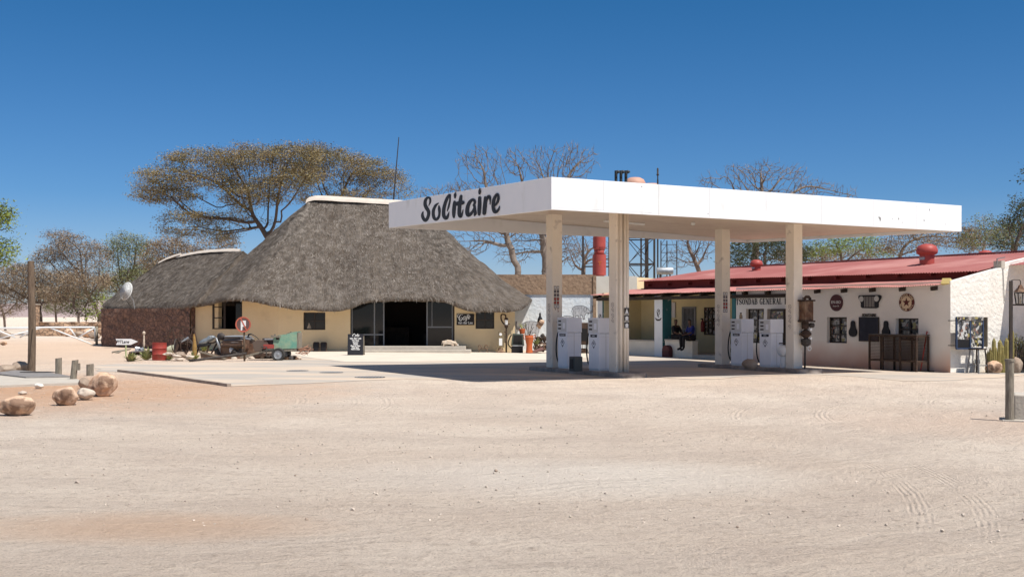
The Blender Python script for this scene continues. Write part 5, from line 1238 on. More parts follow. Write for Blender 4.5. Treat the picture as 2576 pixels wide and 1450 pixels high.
# A-frame board
p = G(894,893); ab = thing('chalk_menu_board', 'tall black A-frame board with white menu lettering at the doorstep', 'sandwich board', (p.x,p.y-.1,p.z), .0)
k_ = p.y/FX; w = 19.5*k_; h = 53.5*k_
q = MB(); q.box(-w,w,-.02,.02,0,h); q.v = [(x, y+.16*z, z) for x, y, z in q.v]; q.build('front_board', M_sgn if 'M_sgn' in globals() else mat('board_black', (.02,.02,.025), .6), ab)
q = MB(); q.box(-w,w,-.02,.02,0,h*.98); q.v = [(x, y+.42-.20*z, z) for x, y, z in q.v]; q.build('rear_board', M_dark, ab)
q = MB(); q.beam((w+.01,.05,.02),(w+.01,.16*h*.9,h*.9),.03); q.beam((w+.01,.42,.02),(w+.01,.42-.2*h*.9,h*.9),.03); q.build('side_rail', M_woodG, ab, sep=True)
rows = [('Cafe',.20,.93),('van der Lee',.125,.80),('We Have',.095,.70),('•Burgers',.085,.61),('•Bread',.085,.53),('•Steak & Chips',.085,.45),('•Meat Stew',.085,.37),('•Fish & Chips',.085,.29)]
for s_, sz, fr in rows: text(s_, sz, M_glow, 'menu_line', ab, F_cam(0,-.024+.16*h*fr,h*fr) , sx=.82, bold=.004, ext=.002, shear=.25 if s_ == 'Cafe' else 0)

# ------------------------------------------------------------------ mural wall, cream building, towers behind
ZM = 58.5
mw = thing('mural_wall', 'tall yard wall, brown stucco band above bluish white plaster with grey elephant paintings', 'wall', (0,0,0))
mb = MB(); mb.box(cx(1240,ZM), cx(1497,ZM), ZM, ZM+.3, -.2, cz(740,ZM)); mb.build('plaster_panel', M_mural, mw)
mb = MB(); mb.box(cx(1240,ZM), cx(1491,ZM), ZM-.06, ZM+.3, cz(740,ZM)+.001, cz(690,ZM)); mb.build('stucco_band', M_brownst, mw)
mb = MB(); mb.box(cx(1491,ZM)+.002, cx(1499,ZM), ZM-.12, ZM+.3, -.2, cz(692,ZM)); mb.build('end_pier', M_brownst, mw)
M_eleph = mat('elephant_grey_paint', (.34,.35,.37), .9, (.50,.51,.53), 4); M_elin = mat('elephant_line_paint', (.12,.12,.13), .9)
EL = [(640,530),(632,500),(650,480),(690,468),(740,466),(775,470),(800,480),(825,495),(848,520),(862,545),(885,540),(895,515),(892,470),(900,468),(906,515),(895,555),(865,565),(840,560),(815,560),(800,580),(790,610),(795,640),(775,645),(765,600),(745,585),(735,600),(742,650),(720,655),(712,600),(690,595),(672,600),(676,655),(652,655),(645,600),(636,570)]
def elephant(px, py, sc, flip, lbl):
    e = bpy.data.objects.new('painted_elephant', None); COL.objects.link(e); e.parent = mw; e['label'] = lbl
    f = (1 if not flip else -1)*sc/3.372/1.5534*ZM/FX; g = sc/3.372/1.5534*ZM/FX; X0, Z0 = cx(px,ZM), cz(py,ZM)
    fn = lambda a, b, d: (X0+(a-770)*f, ZM-.003-d, Z0-(b-560)*g)
    mb = MB(); mb.prism(EL, 0, .004, fn); o = mb.build('painted_fill', M_eleph, mw); o.parent = e
    mb = MB(); P = EL+[EL[0]]
    for a, b in zip(P, P[1:]): ribbon(mb, [(a[0],a[1],5),(b[0],b[1],5)], fn, .005, .003, sm=False)
    for s_ in ([(800,482,4),(780,510,6),(790,545,5),(815,530,4),(820,500,4)], [(838,560,4),(835,580,5),(850,572,3)], [(632,505,3),(620,530,3),(622,548,5)], [(700,480,3),(720,520,4),(710,560,3)], [(745,475,3),(758,520,3),(750,570,3)], [(670,500,3),(665,540,3),(675,580,3)], [(812,505,8),(818,507,8)], [(690,500,3),(700,510,3)]): ribbon(mb, s_, fn, .007, .003)
    o = mb.build('painted_outline', M_elin, mw); o.parent = e
elephant(1466, 786, 1.0, False, 'elephant with raised trunk painted at the right end')
elephant(1326, 828, 1.15, True, 'elephant painted low behind the potted junk')
elephant(1420, 810, .9, True, 'elephant partly hidden behind the canopy column')
elephant(1395, 850, .8, False, 'small elephant low behind the first pump')
# cream building
cb = thing('cream_outbuilding', 'plain cream walled flat building showing between the column and the store roof', 'building', (0,0,0))
mb = MB(); mb.box(cx(1499,60), cx(1606,60), 60.8, 68, -.2, cz(694,60.8)); mb.build('wall', M_cream, cb)
mb = MB(); mb.add([(cx(1606,60)+.002,60.81,-.2),(cx(1606,60)+1.6,63.5,-.2),(cx(1606,60)+1.6,63.5,cz(697,61)),(cx(1606,60)+.002,60.81,cz(697,61)),(cx(1606,60)+.002,67,-.2),(cx(1606,60)+1.6,67,-.2),(cx(1606,60)+1.6,67,cz(697,61)),(cx(1606,60)+.002,67,cz(697,61))], [(0,1,2,3),(1,5,6,2),(3,2,6,7)]); mb.build('return_wall', M_yellow, cb)
# red stack
p = W(1507,690,68.); rs = thing('red_flue_stack', 'tall red tank-like metal stack of stepped drums behind the yard wall', 'chimney', (p.x,68,0))
k_ = 68/FX; z = lambda py: EYE-(py-HY)*k_
MB().lathe([(17*k_,z(692)),(17*k_,z(640))], 22).build('lower_drum', M_redV, rs, smooth='auto'); MB().lathe([(12.5*k_,z(692)-4.0),(12.5*k_,z(692)-.01)], 18).build('base_pipe', M_redV, rs, smooth='auto')
MB().lathe([(13.5*k_,z(639.9)),(12*k_,z(634)),(13.5*k_,z(628))], 22).build('neck', M_redV, rs, smooth=True)
MB().lathe([(16*k_,z(622)),(16*k_,z(595))], 22).build('upper_drum', M_redV, rs, smooth='auto'); MB().lathe([(14*k_,z(627.9)),(15.5*k_,z(622))], 22).build('neck', M_redV, rs, smooth=True)
MB().lathe([(14*k_,z(594.8)),(3*k_,z(575))], 22).build('cone_top', M_redV, rs, smooth='auto')
text('T', .35, M_orange, 'stack_mark', rs, F_cam(0,-17.2*k_,z(664)), bold=.01)
# water tower: lattice frame with pinkish tank
tw = thing('water_tower', 'dark steel lattice water tower carrying a pinkish tank above the canopy', 'water tower', (cx(1602,74),74,0))
k_ = 74/FX; z = lambda py: EYE-(py-HY)*k_; X = lambda px: (px-1602)*k_
def lat(mb, xs, y, zs, w=.09):
    for x in xs: mb.beam((x,y,-.1),(x,y,zs[-1]),w)
    for a in zs[:-1]: mb.beam((xs[0],y,a),(xs[-1],y,a),w*.7)
    for i, (a, b) in enumerate(zip(zs, zs[1:])): mb.beam((xs[0],y,a),(xs[-1],y,b),w*.4); mb.beam((xs[0],y,b),(xs[-1],y,a),w*.4)
mb = MB(); L = [z(740), z(665), z(600), z(540), z(478)]
lat(mb, [X(1575), X(1641)], -.9, L, .12); lat(mb, [X(1582), X(1634)], 1.2, L, .10)
for a in L[:-1]:
    for s_ in ((1575,1582),(1641,1634)): mb.beam((X(s_[0]),-.9,a),(X(s_[1]),1.2,a),.07)
mb.beam((X(1613),.2,0),(X(1613),.2,z(478)),.10); mb.beam((X(1627),.2,0),(X(1627),.2,z(478)),.22)
mb.build('lattice_frame', M_dark, tw)
mb = MB(); mb.box(X(1565),X(1648),-1.2,1.5,z(478),z(475)); mb.build('platform', M_dark, tw)
mb = MB(); r_ = 27*k_; mb.lathe([(r_,z(474)),(r_*1.02,z(466)),(r_,z(460)),(r_*.82,z(451)),(r_*.5,z(446.5)),(.05,z(445))], 26, (X(1597),0.1,0)); mb.build('tank', M_pink, tw, smooth=True)
mb = MB(); mb.lathe([(r_*.9,z(474)),(r_*.9,z(466)),(r_*.6,z(461)),(.05,z(459.5))], 22, (X(1638),.2,0)); mb.build('tank', M_pink, tw, smooth=True)
fr2 = thing('steel_frame_post', 'dark steel post with cross bar left of the red stack', 'frame', (cx(1466,74),74,0)); mb = MB(); mb.beam((0,0,-.1),(0,0,EYE+5.3),.12); mb.beam((0,0,z(670)),(67*k_,0,z(670)),.09); mb.beam((67*k_,0,-.1),(67*k_,0,EYE+5.3),.16); mb.build('frame_bars', M_dark, fr2)
vp = thing('vent_pipes', 'cluster of three black gooseneck vent pipes rising above the canopy edge', 'vent pipes', (cx(1563,66),66,0)); k_ = 66/FX; z = lambda py: EYE-(py-HY)*k_
for dx in (-14,-1.5,11): x = dx*k_; MB().tube(smooth_pts([(x,0,-.1),(x,0,z(460)),(x,0,z(450)),(x,0,z(440)),(x+2*k_,0,z(432.5)),(x+6*k_,0,z(432)),(x+8*k_,0,z(435))],4), .085, 10).build('vent_pipe', mat('pipe_black', (.02,.025,.03), .5) if 'pipe_black' not in MATS else MATS['pipe_black'], vp, smooth=True)
an = thing('mast_antenna', 'short black rod antenna on a mast above the canopy top', 'antenna', (cx(1654,72),72,0)); k_ = 72/FX
mb = MB(); mb.tube([(0,0,-.1),(0,0,EYE+(HY-452)*k_)], .05, 8); mb.build('mast', M_dark, an); mb = MB(); mb.lathe([(.035,EYE+(HY-452)*k_),(.035,EYE+(HY-442)*k_),(.08,EYE+(HY-441)*k_),(.08,EYE+(HY-438)*k_),(.055,EYE+(HY-437)*k_),(.055,EYE+(HY-424)*k_),(.02,EYE+(HY-422)*k_)], 8); mb.build('rod', M_dark, an, smooth=True)
# lighter lattice mast + solar geyser tank
lm = thing('lattice_mast', 'slim grey lattice mast right of the water tower', 'mast', (cx(1683,80),80,0)); k_ = 80/FX; mb = MB()
for dx in (-21,-6,19): mb.beam((dx*k_,0,-.1),(dx*k_,0,EYE+190*k_),.07)
for q in range(9): a = 20+q*20; mb.beam((-21*k_,0,EYE+a*k_),(19*k_,0,EYE+a*k_),.04); mb.beam((-21*k_,0,EYE+a*k_),(-6*k_,0,EYE+(a+20)*k_),.03)
mb.build('lattice', M_dark, lm)
gt = thing('roof_water_tank', 'small silver horizontal cylinder tank beside the left roof gable', 'tank', (cx(1672,63),63,0)); k_ = 63/FX; z0 = EYE+(HY-681)*k_
MB().lathe([(.05,-.45),(.18,-.44),(.2,-.38),(.2,.38),(.18,.44),(.05,.45)], 18, (0,0,z0), 'x').build('cylinder', M_galv, gt, smooth='auto')
mb = MB(); mb.box(-.3,-.25,-.1,.1,0,z0-.19); mb.box(.25,.3,-.1,.1,0,z0-.19); mb.build('stand', M_dark, gt, sep=True)
# ------------------------------------------------------------------ foreground left: pole, stumps, slab, boulders, fence
def at(name, label, cat, px, py, rz=0, group=None, z=0, dy=0):
    p = G(px, py); return thing(name, label, cat, (p.x, p.y+dy, p.z+z), rz, group), p.y/FX
t, k = at('timber_pole', 'tall brown timber pole standing at the left beside the concrete slab', 'pole', 79, 936)
mb = MB(); P = [(0.02*math.sin(z*1.3), 0, z) for z in [i*.21-.05 for i in range(0,17)]]; mb.tube(P, [.115-.0012*i for i in range(17)], 16); mb.build('pole_shaft', M_wood, t, smooth='auto')
mb = MB(); mb.obox((.03,-.11,.8),(.012,.02,1.0),0,.10,0); mb.build('split_crack', M_woodD, t)
for i, (px, py, top, w, lb, dx) in enumerate(((147,946,900,8,'left grey wooden stump post of the three', 0), (183,957,905,8,'middle grey wooden stump post, leaning slightly, with a small offcut', .03), (226,944,915,9,'right short grey wooden stump post behind the big boulder', 0))):
    t, k = at('stump_post', lb, 'post', px, py, group='three grey stump posts by the slab'); h = (py-top)*k; w *= k
    mb = MB(); mb.prism([(w*math.cos(a)*(1+.08*math.sin(3*a)), w*math.sin(a)) for a in [q*PI/5 for q in range(10)]], -.05, 0, lambda a, b, d: (a+(dx*2 if d == 0 else 0), b, d if d < 0 else h+a*.15)); mb.build('post_shaft', M_woodG, t)
    if i == 1: mb = MB(); mb.box(w+.005, w+.10, -.04, .04, h-.26, h-.08); mb.build('offcut', M_woodG, t)
slab = sheet('concrete_slab', [g2(-40,953), g2(-40,976), g2(0,974), g2(130,969), g2(235,966), g2(150,948), g2(60,940)], M_concr, .05, 0, None, 5, .06)
tag(slab, 'pale concrete slab around a steel cover at the far left', 'slab')
t = thing('steel_cover', 'dark grey flat steel cover lying on the pale slab', 'cover', (0,0,0)); c4 = [G(-20,945), G(40,937), G(125,943), G(180,953), G(65,955)]
mb = MB(); n = len(c4); mb.v = [(p.x,p.y,p.z+.052) for p in c4]+[(p.x,p.y,p.z+.085) for p in c4]; mb.f = [tuple(range(n,2*n))]+[(i,(i+1)%n,(i+1)%n+n,i+n) for i in range(n)]; mb.build('cover_plate', M_galvD if 'M_galvD' in globals() else mat('cover_steel', (.27,.25,.23), .6, (.19,.17,.16), 5), t)
mb = MB(); p = G(95,943); mb.lathe([(.5,0),(.5,.012)], 20, (p.x,p.y,p.z+.087), sy=.6); mb.build('manhole_lid', M_iron, t)
def boulder(px, py, wpx, hpx, lb, m, seed, depth=.9, rough=.3, nm='boulder', grp=None, cat='boulder', yo=0):
    p = G(px, py); k = p.y/FX; rx = wpx*k/2; rzz = hpx*k/2
    mb = MB(); mb.blob((0,0,0), (rx, rx*depth, rzz*1.02), seed, rough, 26, .86)
    for i_, q_ in enumerate(mb.v):
        v_ = Vector(q_); w_ = Vector((v_.x/rx, v_.y/rx, v_.z/rzz)); o_ = Vector((seed*2.3, 0, 0)); c_ = .10*abs(mnoise.noise(w_*2.2+o_))+.05*mnoise.noise(w_*5+o_); mb.v[i_] = tuple(v_*(1-c_*(rough/.3)))
    rq = random.Random(seed); PL = []
    for _ in range(11):
        nn = Vector((rq.gauss(0,1), rq.gauss(0,1), rq.gauss(0,1)*.8)).normalized(); PL.append((nn, rq.uniform(.70,.90) if rough > .2 else rq.uniform(.86,.97)))
    for i_, q_ in enumerate(mb.v):
        w_ = Vector((q_[0]/rx, q_[1]/(rx*depth), q_[2]/rzz))
        for nn, dd in PL:
            e_ = w_.dot(nn)-dd
            if e_ > 0: w_ = w_-nn*e_*.88
        mb.v[i_] = (w_.x*rx*1.06, w_.y*rx*depth*1.06, w_.z*rzz)
    o = mb.build(nm, m, None, smooth=True); o.location = (p.x, p.y+rx*depth*.7+yo, p.z+rzz*.84); s = o.modifiers.new('s','SUBSURF'); s.levels = s.render_levels = 1
    return tag(o, lb, cat, grp)
boulder(250,997,76,66,'largest tan boulder, right end of the row by the stump posts', M_rock, 11)
boulder(157,1019,68,54,'round brown boulder at the front middle of the row', M_rock, 5)
boulder(206,1006,48,34,'flat pale boulder wedged between two bigger ones', M_rockP, 8, yo=.1)
boulder(209,977,32,32,'small grey-brown boulder behind the largest one', M_rockG, 14)
boulder(30,1046,98,58,'long tan boulder cut by the left edge of the picture', M_rock, 21, .75)
boulder(46,935,52,28,'greyish boulder behind the slab, right one of the pair', M_rockG, 24)
boulder(10,938,48,24,'greyish flat boulder behind the slab, left one of the pair', M_rockG, 27)
boulder(96,977,23,16,'small white stone on the front edge of the slab', M_glow if False else mat('white_stone', (.68,.65,.58), .9), 31, nm='stone', cat='stone')
boulder(54,992,24,10,'small flat cream stone in front of the slab', M_rockP, 33, nm='stone', cat='stone')
# gate rail
t = thing('white_gate', 'long white tubular gate with diagonal braces across the left track', 'gate', G(243,866))
pg = G(243,866); k = pg.y/FX
f = lambda px, py, dy=0: ((px-243)*k, dy, (866-py)*k)
mb = MB()
mb.tube([f(-90,825.5), f(60,824.5), f(120,823), f(238,822.5)], .055, 8)
for a, b in (((-20,818.9+6),(38,848)), ((-20,856),(104,824)), ((50,848),(92,825)), ((126,824),(230,865)), ((175,824),(190,845)), ((196,848),(238,824)), ((-90,870),(-20,856))): mb.tube([f(*a),f(*b)], .045, 8)
mb.build('gate_frame', M_white, t, smooth=True)
mb = MB(); mb.tube([f(243,868),f(243,820)], .075, 10); mb.build('gate_post', M_woodG, t, smooth=True)
mb = MB(); mb.tube([f(239,858),f(239,824)], .05, 8); mb.build('gate_stay', M_galv, t, smooth=True)
# low stone wall behind the gate, rockery
sw = thing('field_stone_wall', 'low tan dry-stone wall beyond the white gate', 'wall', (0,0,0))
mb = MB(); n = 60; m = 6
for j in range(m+1):
    for i in range(n+1):
        px = 84+(265-84)*i/n; Z = 98; x = (px-CX)/FX*Z; z = 1.28*j/m-.05; mb.v.append((x, Z+.25*mnoise.noise(Vector((x*1.2, 0, z*2.2))), z+(.06*mnoise.noise(Vector((x*2,4,0))) if j == m else 0)))
for j in range(m):
    for i in range(n): mb.f.append((j*(n+1)+i, j*(n+1)+i+1, (j+1)*(n+1)+i+1, (j+1)*(n+1)+i))
b = len(mb.v)
for i in range(n+1): x, y, z = mb.v[m*(n+1)+i]; mb.v.append((x, 98.9, z))
for i in range(n): mb.f.append((m*(n+1)+i, m*(n+1)+i+1, b+i+1, b+i))
mb.build('wall_face', M_stoneT, sw)
for i, (px, py, w, h, lb) in enumerate(((196,846,24,16,'tan rock at the foot of the stone wall, right of its middle'), (218,849,32,24,'broad tan rock against the low stone wall'), (296-62,852,30,20,'brown rock beside the gate post'), (290-120,846,30,22,'tan rock just right of the timber pole'), (10,852,30,22,'pale rock behind the gate at the left edge'), (6,868,18,12,'small dark rock below the gate at the left edge'), (297-12,855+1,14,9,'small flat brown stone beside the track'))):
    boulder(px, py, w, h, lb, M_rock if i % 2 else M_rockG, 40+i, nm='rock', cat='rock', grp='rocks along the low stone wall')
mq = MB(); mq.blob((0,0,0), (1.25,1.0,1.2), 61, .3, 24, .86); mo_ = mq.build('rock_mound', M_rockG, None, smooth=True); mo_.location = W(283,806,104); tag(mo_, 'rounded grey rock mound behind the stone wall', 'rock')
# brick pillar, dark shed post left of pole etc.
t = thing('stone_pier', 'brown stone pier partly hidden behind the timber pole', 'pier', W(86,800,99)); MB().box(-.35,.30,-.4,.4,-1.9,1.149).build('pier_body', M_stoneT, t)
MB().box(-.42,.37,-.45,.45,1.15,1.22).build('pier_cap', M_concr, t)
def agave(px, py, wpx, hpx, lb, n=26, seed=1, grp='agave plants among the scrap', stalk=0, m=None, pos=None, curl=.0):
    r = random.Random(seed); p = pos or G(px, py); k = p[1]/FX; R_ = wpx*k*.62; H = hpx*k*1.1; n = int(n*1.5)
    t = thing('agave_plant', lb, 'plant', p, 0, grp); mb = MB()
    for i in range(n):
        a = r.uniform(0, 2*PI); el = r.uniform(.15, 1.35); L = 1.0*r.uniform(.75, 1.05); dx, dy = math.cos(a), math.sin(a)
        w = .05*r.uniform(.8,1.3)*(H/.6)**.5; pts = []
        for q in range(5):
            s_ = q/4; rad = R_*math.cos(el)*L*s_; hz = H*math.sin(el)*L*s_*(1-.18*s_*math.cos(el)); pts.append(Vector((dx*rad, dy*rad, hz+.01)))
        sd = Vector((-dy, dx, 0)); vs = []
        for q, pt in enumerate(pts):
            ww = w*(1, 1.25, 1., .6, .03)[q]; vs += [pt-sd*ww, pt+sd*ww, pt-Vector((0,0,.018*(1-q/4)))]
        fs = []
        for q in range(4):
            o_ = q*3; fs += [(o_,o_+2,o_+5,o_+3),(o_+2,o_+1,o_+4,o_+5),(o_,o_+3,o_+4,o_+1)]
        mb.add(vs, fs)
    mb.build('leaf', m or M_agave, t, kind=None)
    if stalk: 
        q = MB(); q.tube([(0,0,0),(.02,0,stalk*.5),(0,0,stalk)], [.09,.075,.04], 8); q.v = [(x*(1+.15*math.sin(z*30)), y, z) for x, y, z in q.v]; q.build('dry_stalk', mat('ochre_stalk', (.36,.22,.06), .9, (.22,.12,.05), 9), t)
    return t
agave(330,908,52,24,'agave beside the small boulder left of the red drum', 30, 1)
agave(368,905,44,34,'taller agave immediately left of the red drum', 32, 2)
agave(488,906,44,26,'agave with a thick ochre stalk in the middle of the scrap', 30, 3, stalk=1.0)
agave(424,905,40,24,'sparse agave right of the red drum', 20, 4)
agave(512,884,44,22,'pale agave behind the wheelbarrow tray', 24, 5)
agave(466,885,20,14,'small agave behind the scrap tubes', 12, 6)
boulder(326,908,24,18,'small tan boulder at the base of the arrow sign', M_rock, 71)
# red drum
t, k = at('oil_drum', 'bright red steel drum with two ribs standing on the sand', 'drum', 394.5, 906, dy=.32)
r_ = 18*k; h = 44.5*k
MB().lathe([(r_*.97,0),(r_,.02),(r_,h*.33),(r_*1.03,h*.345),(r_,h*.36),(r_,h*.67),(r_*1.03,h*.685),(r_,h*.70),(r_,h-.02),(r_*1.02,h-.01),(r_*1.02,h),(r_*.96,h),(r_*.95,h-.03),(.01,h-.03)], 32).build('drum_body', M_drum, t, smooth='auto')
# arrow sign
t, k = at('arrow_sign', 'white pointed arrow sign on a pale green post beside the stone wall', 'sign', 316, 896)
f = lambda px, py, d=0: ((px-316)*k, d, (896-py)*k)
pts = [(291,851.5),(329,851.5),(347,858.5),(329,866.5),(292,866.5),(295,859)]
MB().prism([((a-316)*k, (896-b)*k) for a, b in pts], -.015, .015, lambda a, b, d: (a, d, b)).build('arrow_board', M_glow, t)
text('PITLane', .17, M_black, 'arrow_text', t, F_cam(*f(309,859,-.018)), sx=.95, bold=.002, shear=.2)
MB().tube([f(316,900,.03), f(316,852,.03)], .035, 8).build('sign_post', mat('pale_green_post', (.38,.42,.22), .8), t)
# scrap table with rubble, poles
t, k = at('scrap_board', 'dark flat board with white junk resting on stones behind the agaves', 'board', 340, 893, dy=.6)
f = lambda px, py, d=0: ((px-340)*k, d, (893-py)*k)
q = MB(); q.obox(f(352,883,0),(50*k,.9,.05),0,-.05,0); q.build('board_plate', mat('board_grey', (.19,.17,.17), .8), t); MB().box(-.4,1.1,-.2,.4,-.05,.14).build('support_stone', M_rustD, t)
q = MB(); q.blob(f(333,878,.1),(.11,.1,.10),3,.5,10); q.build('white_object', M_glow, t); q = MB(); q.blob(f(345,879,0),(.12,.1,.10),6,.5,10); q.build('white_object', M_galv, t)
q = MB(); q.lathe([(.03,0),(.05,.1),(.03,.5),(.06,.56),(.07,.62),(.03,.68)], 10, f(347,873,.2)); q.build('figurine', M_statue, t)
t, k = at('dry_branches', 'two weathered sticks lying on the sand left of the arrow sign', 'branches', 300, 888)
f = lambda px, py, d=0: ((px-300)*k, d, (888-py)*k+.03)
MB().tube([f(281,887,0),f(300,883,.1),f(320,879,.5)], [.05,.03,.03], 6).build('branch', M_woodG, t); MB().tube([f(290,892,-.1),f(303,884,.1),f(318,881,.4)], [.05,.035,.03], 6).build('branch', M_woodG, t)
# A-frame swing/rack
t, k = at('trestle_frame', 'dark rusty triangular steel trestle frame against the stone wing wall', 'frame', 450, 887, dy=.5)
f = lambda px, py, d=0: ((px-450)*k, d, (887-py)*k)
mb = MB()
mb.beam(f(424,823),f(478,823),.045)
for a, b in (((424,823),(407,866)), ((424,823),(438,866)), ((448,825),(434,872)), ((448,825),(460,868)), ((479,823),(462,865)), ((479,823),(491,868))): mb.beam(f(*a), f(b[0]+(b[0]-a[0])*.35, 887), .045)
mb.beam(f(465,866.5),f(492,866.5),.04); mb.build('steel_bars', M_rustD, t)
# pale log, rubble, tubes
t, k = at('white_log', 'pale bleached cactus log lying behind the drum', 'log', 425, 893, dy=.2)
f = lambda px, py, d=0: ((px-425)*k, d, (893-py)*k)
MB().tube(smooth_pts([f(412,884,0),f(424,879,0),f(438,875,.1),f(446,872,.1)],4), [.10,.12,.14,.15,.16,.17,.17,.16,.15,.13,.11,.09,.05], 12).build('log_body', mat('bleached_green', (.46,.45,.33), .9, (.30,.31,.21), 6), t, smooth=True)
MB().tube([f(440,876,.2),f(463,863,.3)], .03, 6).build('branch', M_woodG, t)
t, k = at('rubble_pile', 'heap of pale broken plaster and stones in front of the scrap', 'rubble', 446, 907)
r = random.Random(5)
for i in range(7):
    q = MB(); q.blob((r.uniform(-.4,.4), r.uniform(-.1,.3), r.uniform(.05,.28)), (r.uniform(.10,.2),r.uniform(.1,.2),r.uniform(.05,.11)), i, .5, 9); q.build('rubble_stone', M_rockG if i % 3 == 0 else M_rockP, t, smooth=False)
t, k = at('rusty_coils', 'tangle of dark rusty hoops and springs between the log and the stalk', 'scrap', 458, 899, dy=.25)
for i in range(6): MB().ring((-.3+i*.11, i*.05, .42+.03*i), .33-.02*i, .022, 22, 6, 'y' if i % 2 else 'x', 1.0).build('hoop', M_rustD if i % 3 else M_iron, t, smooth=True)
q = MB(); q.obox((.1,.3,.6),(.6,.3,.12),.3,.5,.3); q.obox((-.2,.3,.35),(.5,.3,.4),0,.2,.5); q.build('scrap_sheet', M_rustD, t); MB().obox((0,.1,.72),(.35,.2,.05),.2,-.5,.2).build('pale_sheet', M_galv, t)
# wheelbarrow tray
t, k = at('wheelbarrow_tray', 'brown sloping trough with a pale rim in front of the motorcycle', 'trough', 530, 905, dy=.15)
f = lambda px, py, d=0: ((px-530)*k, d, (905-py)*k)
P = [f(503,905),f(500,885),f(562,900),f(555,906)]
q = MB(); q.v = [P[0],P[1],P[2],P[3]]+[(x,y+.6,z) for x, y, z in P]; q.f = [(0,1,2,3),(7,6,5,4),(0,4,5,1),(2,6,7,3)]; q.build('tray', mat('trough_brown', (.24,.17,.12), .9, (.17,.12,.085), 5), t)
MB().beam(f(498,884,-.02),f(566,902,-.02),.06,.05).build('tray_rim', M_woodG, t)
t, k = at('long_grey_pipe', 'long thin grey pipe lying along the front of the scrap', 'pipe', 500, 909)
f = lambda px, py, d=0: ((px-500)*k, d, (909-py)*k+.04)
MB().tube([f(476,909),f(500,907),f(560,899,.1),f(612,892,.5)], .045, 8).build('pipe_body', M_iron, t, smooth=True)
# motorcycle wreck
t, k = at('motorcycle_wreck', 'stripped old motorcycle with a grey tank, chrome forks and no wheels', 'motorcycle', 538, 901, dy=.35)
f = lambda px, py, d=0: ((px-538)*k, d, (901-py)*k)
mb = MB(); c = f(515,857); mb.v = []
mb.blob((0,0,0), (21*k, .16, 8.5*k), 2, .0, 20); mb.v = [(x+c[0], y+c[1], z+c[2]+x*.30+(.05 if x > .05 else 0)) for x, y, z in mb.v]; mb.build('fuel_tank', mat('tank_grey_blue', (.20,.23,.25), .35, (.30,.33,.34), 4, metal=.4), t, smooth=True)
mb = MB(); mb.blob((0,0,0), (24*k,.14,4*k), 5, .0, 16); c = f(502,869); mb.v = [(x+c[0],y+c[1],z+c[2]+x*.12) for x, y, z in mb.v]; mb.build('seat', M_black, t, smooth=True)
mb = MB()
for a, b in (((482,868),(530,862)), ((530,862),(545,855)), ((540,862),(522,896)), ((544,866),(546,898)), ((495,870),(487,895)), ((520,868),(512,894)), ((512,894),(546,898))): mb.tube([f(*a), f(*b)], .035, 6)
mb.build('bike_frame', M_rustD, t)
for d in (-.12, .1):
    q = MB(); q.tube([f(540,849,d), f(544,862,d), f(556,893,d)], [.03,.045,.05], 8); q.build('fork', M_galv, t, smooth=True)
q = MB(); q.tube(smooth_pts([f(528,846,-.4), f(536,848,-.2), f(542,851,0), f(548,848,.2), f(545,844,.4)],3), .022, 6); q.build('handlebar', M_galv, t, smooth=True)
q = MB(); q.lathe([(.03,-.14),(.12,-.10),(.15,0),(.15,.10),(.02,.11)], 16, (0,0,0), 'y'); c = f(552,846,-.05); q.v = [(x+c[0]-y*.5, y+c[1], z+c[2]) for x, y, z in q.v]; q.build('headlamp', M_iron, t, smooth=True)
q = MB(); q.blob(f(566,869,.0),(.26,.12,.09),7,.4,12); q.build('mudguard', M_galv, t, smooth=True)
q = MB(); q.obox(f(553,893,.1),(.5,.35,.3),0,.2,0); q.blob(f(545,888,.1),(.2,.18,.2),4,.3,10); q.build('engine_block', M_iron, t)
# rusty car front: hood, engine, fenders
t, k = at('car_wreck', 'rusted old car front with ribbed cowl, engine and dark steering wheel', 'car wreck', 600, 902, dy=.5)
f = lambda px, py, d=0: ((px-600)*k, d, (902-py)*k)
mb = MB()
for i in range(5): a, b = 847+i*6, 853+i*6-1; mb.lathe([(.52+.02*i, f(0,b)[2]), (.55+.02*i, f(0,(a+b)/2)[2]), (.51+.02*i, f(0,a)[2])], 18, (f(582+1,0)[0], .4, 0), sx=1.1, sy=.8)
mb.build('ribbed_cowl', M_galvR if 'M_galvR' in globals() else mat('weathered_zinc', (.27,.25,.24), .7, (.14,.11,.10), 4, metal=.2), t, smooth='auto')
q = MB(); q.lathe([(.50,0),(.52,.03),(.3,.06),(.02,.07)], 16, (f(583,0)[0],.4,f(0,848)[2]), sx=1.15); q.obox(f(607,850,.3),(.5,.6,.06),0,.2,0); q.build('hood_lid', M_galv, t)
q = MB(); q.obox(f(594,862,.2),(1.3,.5,.14)); q.obox(f(580,869,-.1),(.9,.5,.05)); q.build('bulkhead', M_rustD, t)
q = MB(); q.obox(f(597,878,.2),(1.5,.7,.42)); q.build('engine_bay', M_rust, t)
for i, (x, y, rr) in enumerate(((578,880,.09),(585,886,.14),(604,883,.12),(592,890,.12))): q = MB(); q.blob(f(x,y,-.2),(rr,rr*.8,rr),i+3,.5,10); q.build('engine_part', M_glow if i in (0,) else M_iron, t)
q = MB(); q.blob(f(611,877,-.1),(.07,.05,.22),3,.2,10); q.build('white_fender', M_glow, t, smooth=True)
q = MB(); q.obox(f(603,895,.2),(2.2,.9,.12),0,-.04,0); q.build('chassis_rail', M_rustD, t)
q = MB(); q.ring((0,0,0),.34,.035,24,8,'y',.6); c = f(633,857,.1); q.v = [(x*.8+c[0]+z*.0, y+c[1], z*.9-x*.55+c[2]) for x, y, z in q.v]; q.build('steering_wheel', M_black, t, smooth=True)
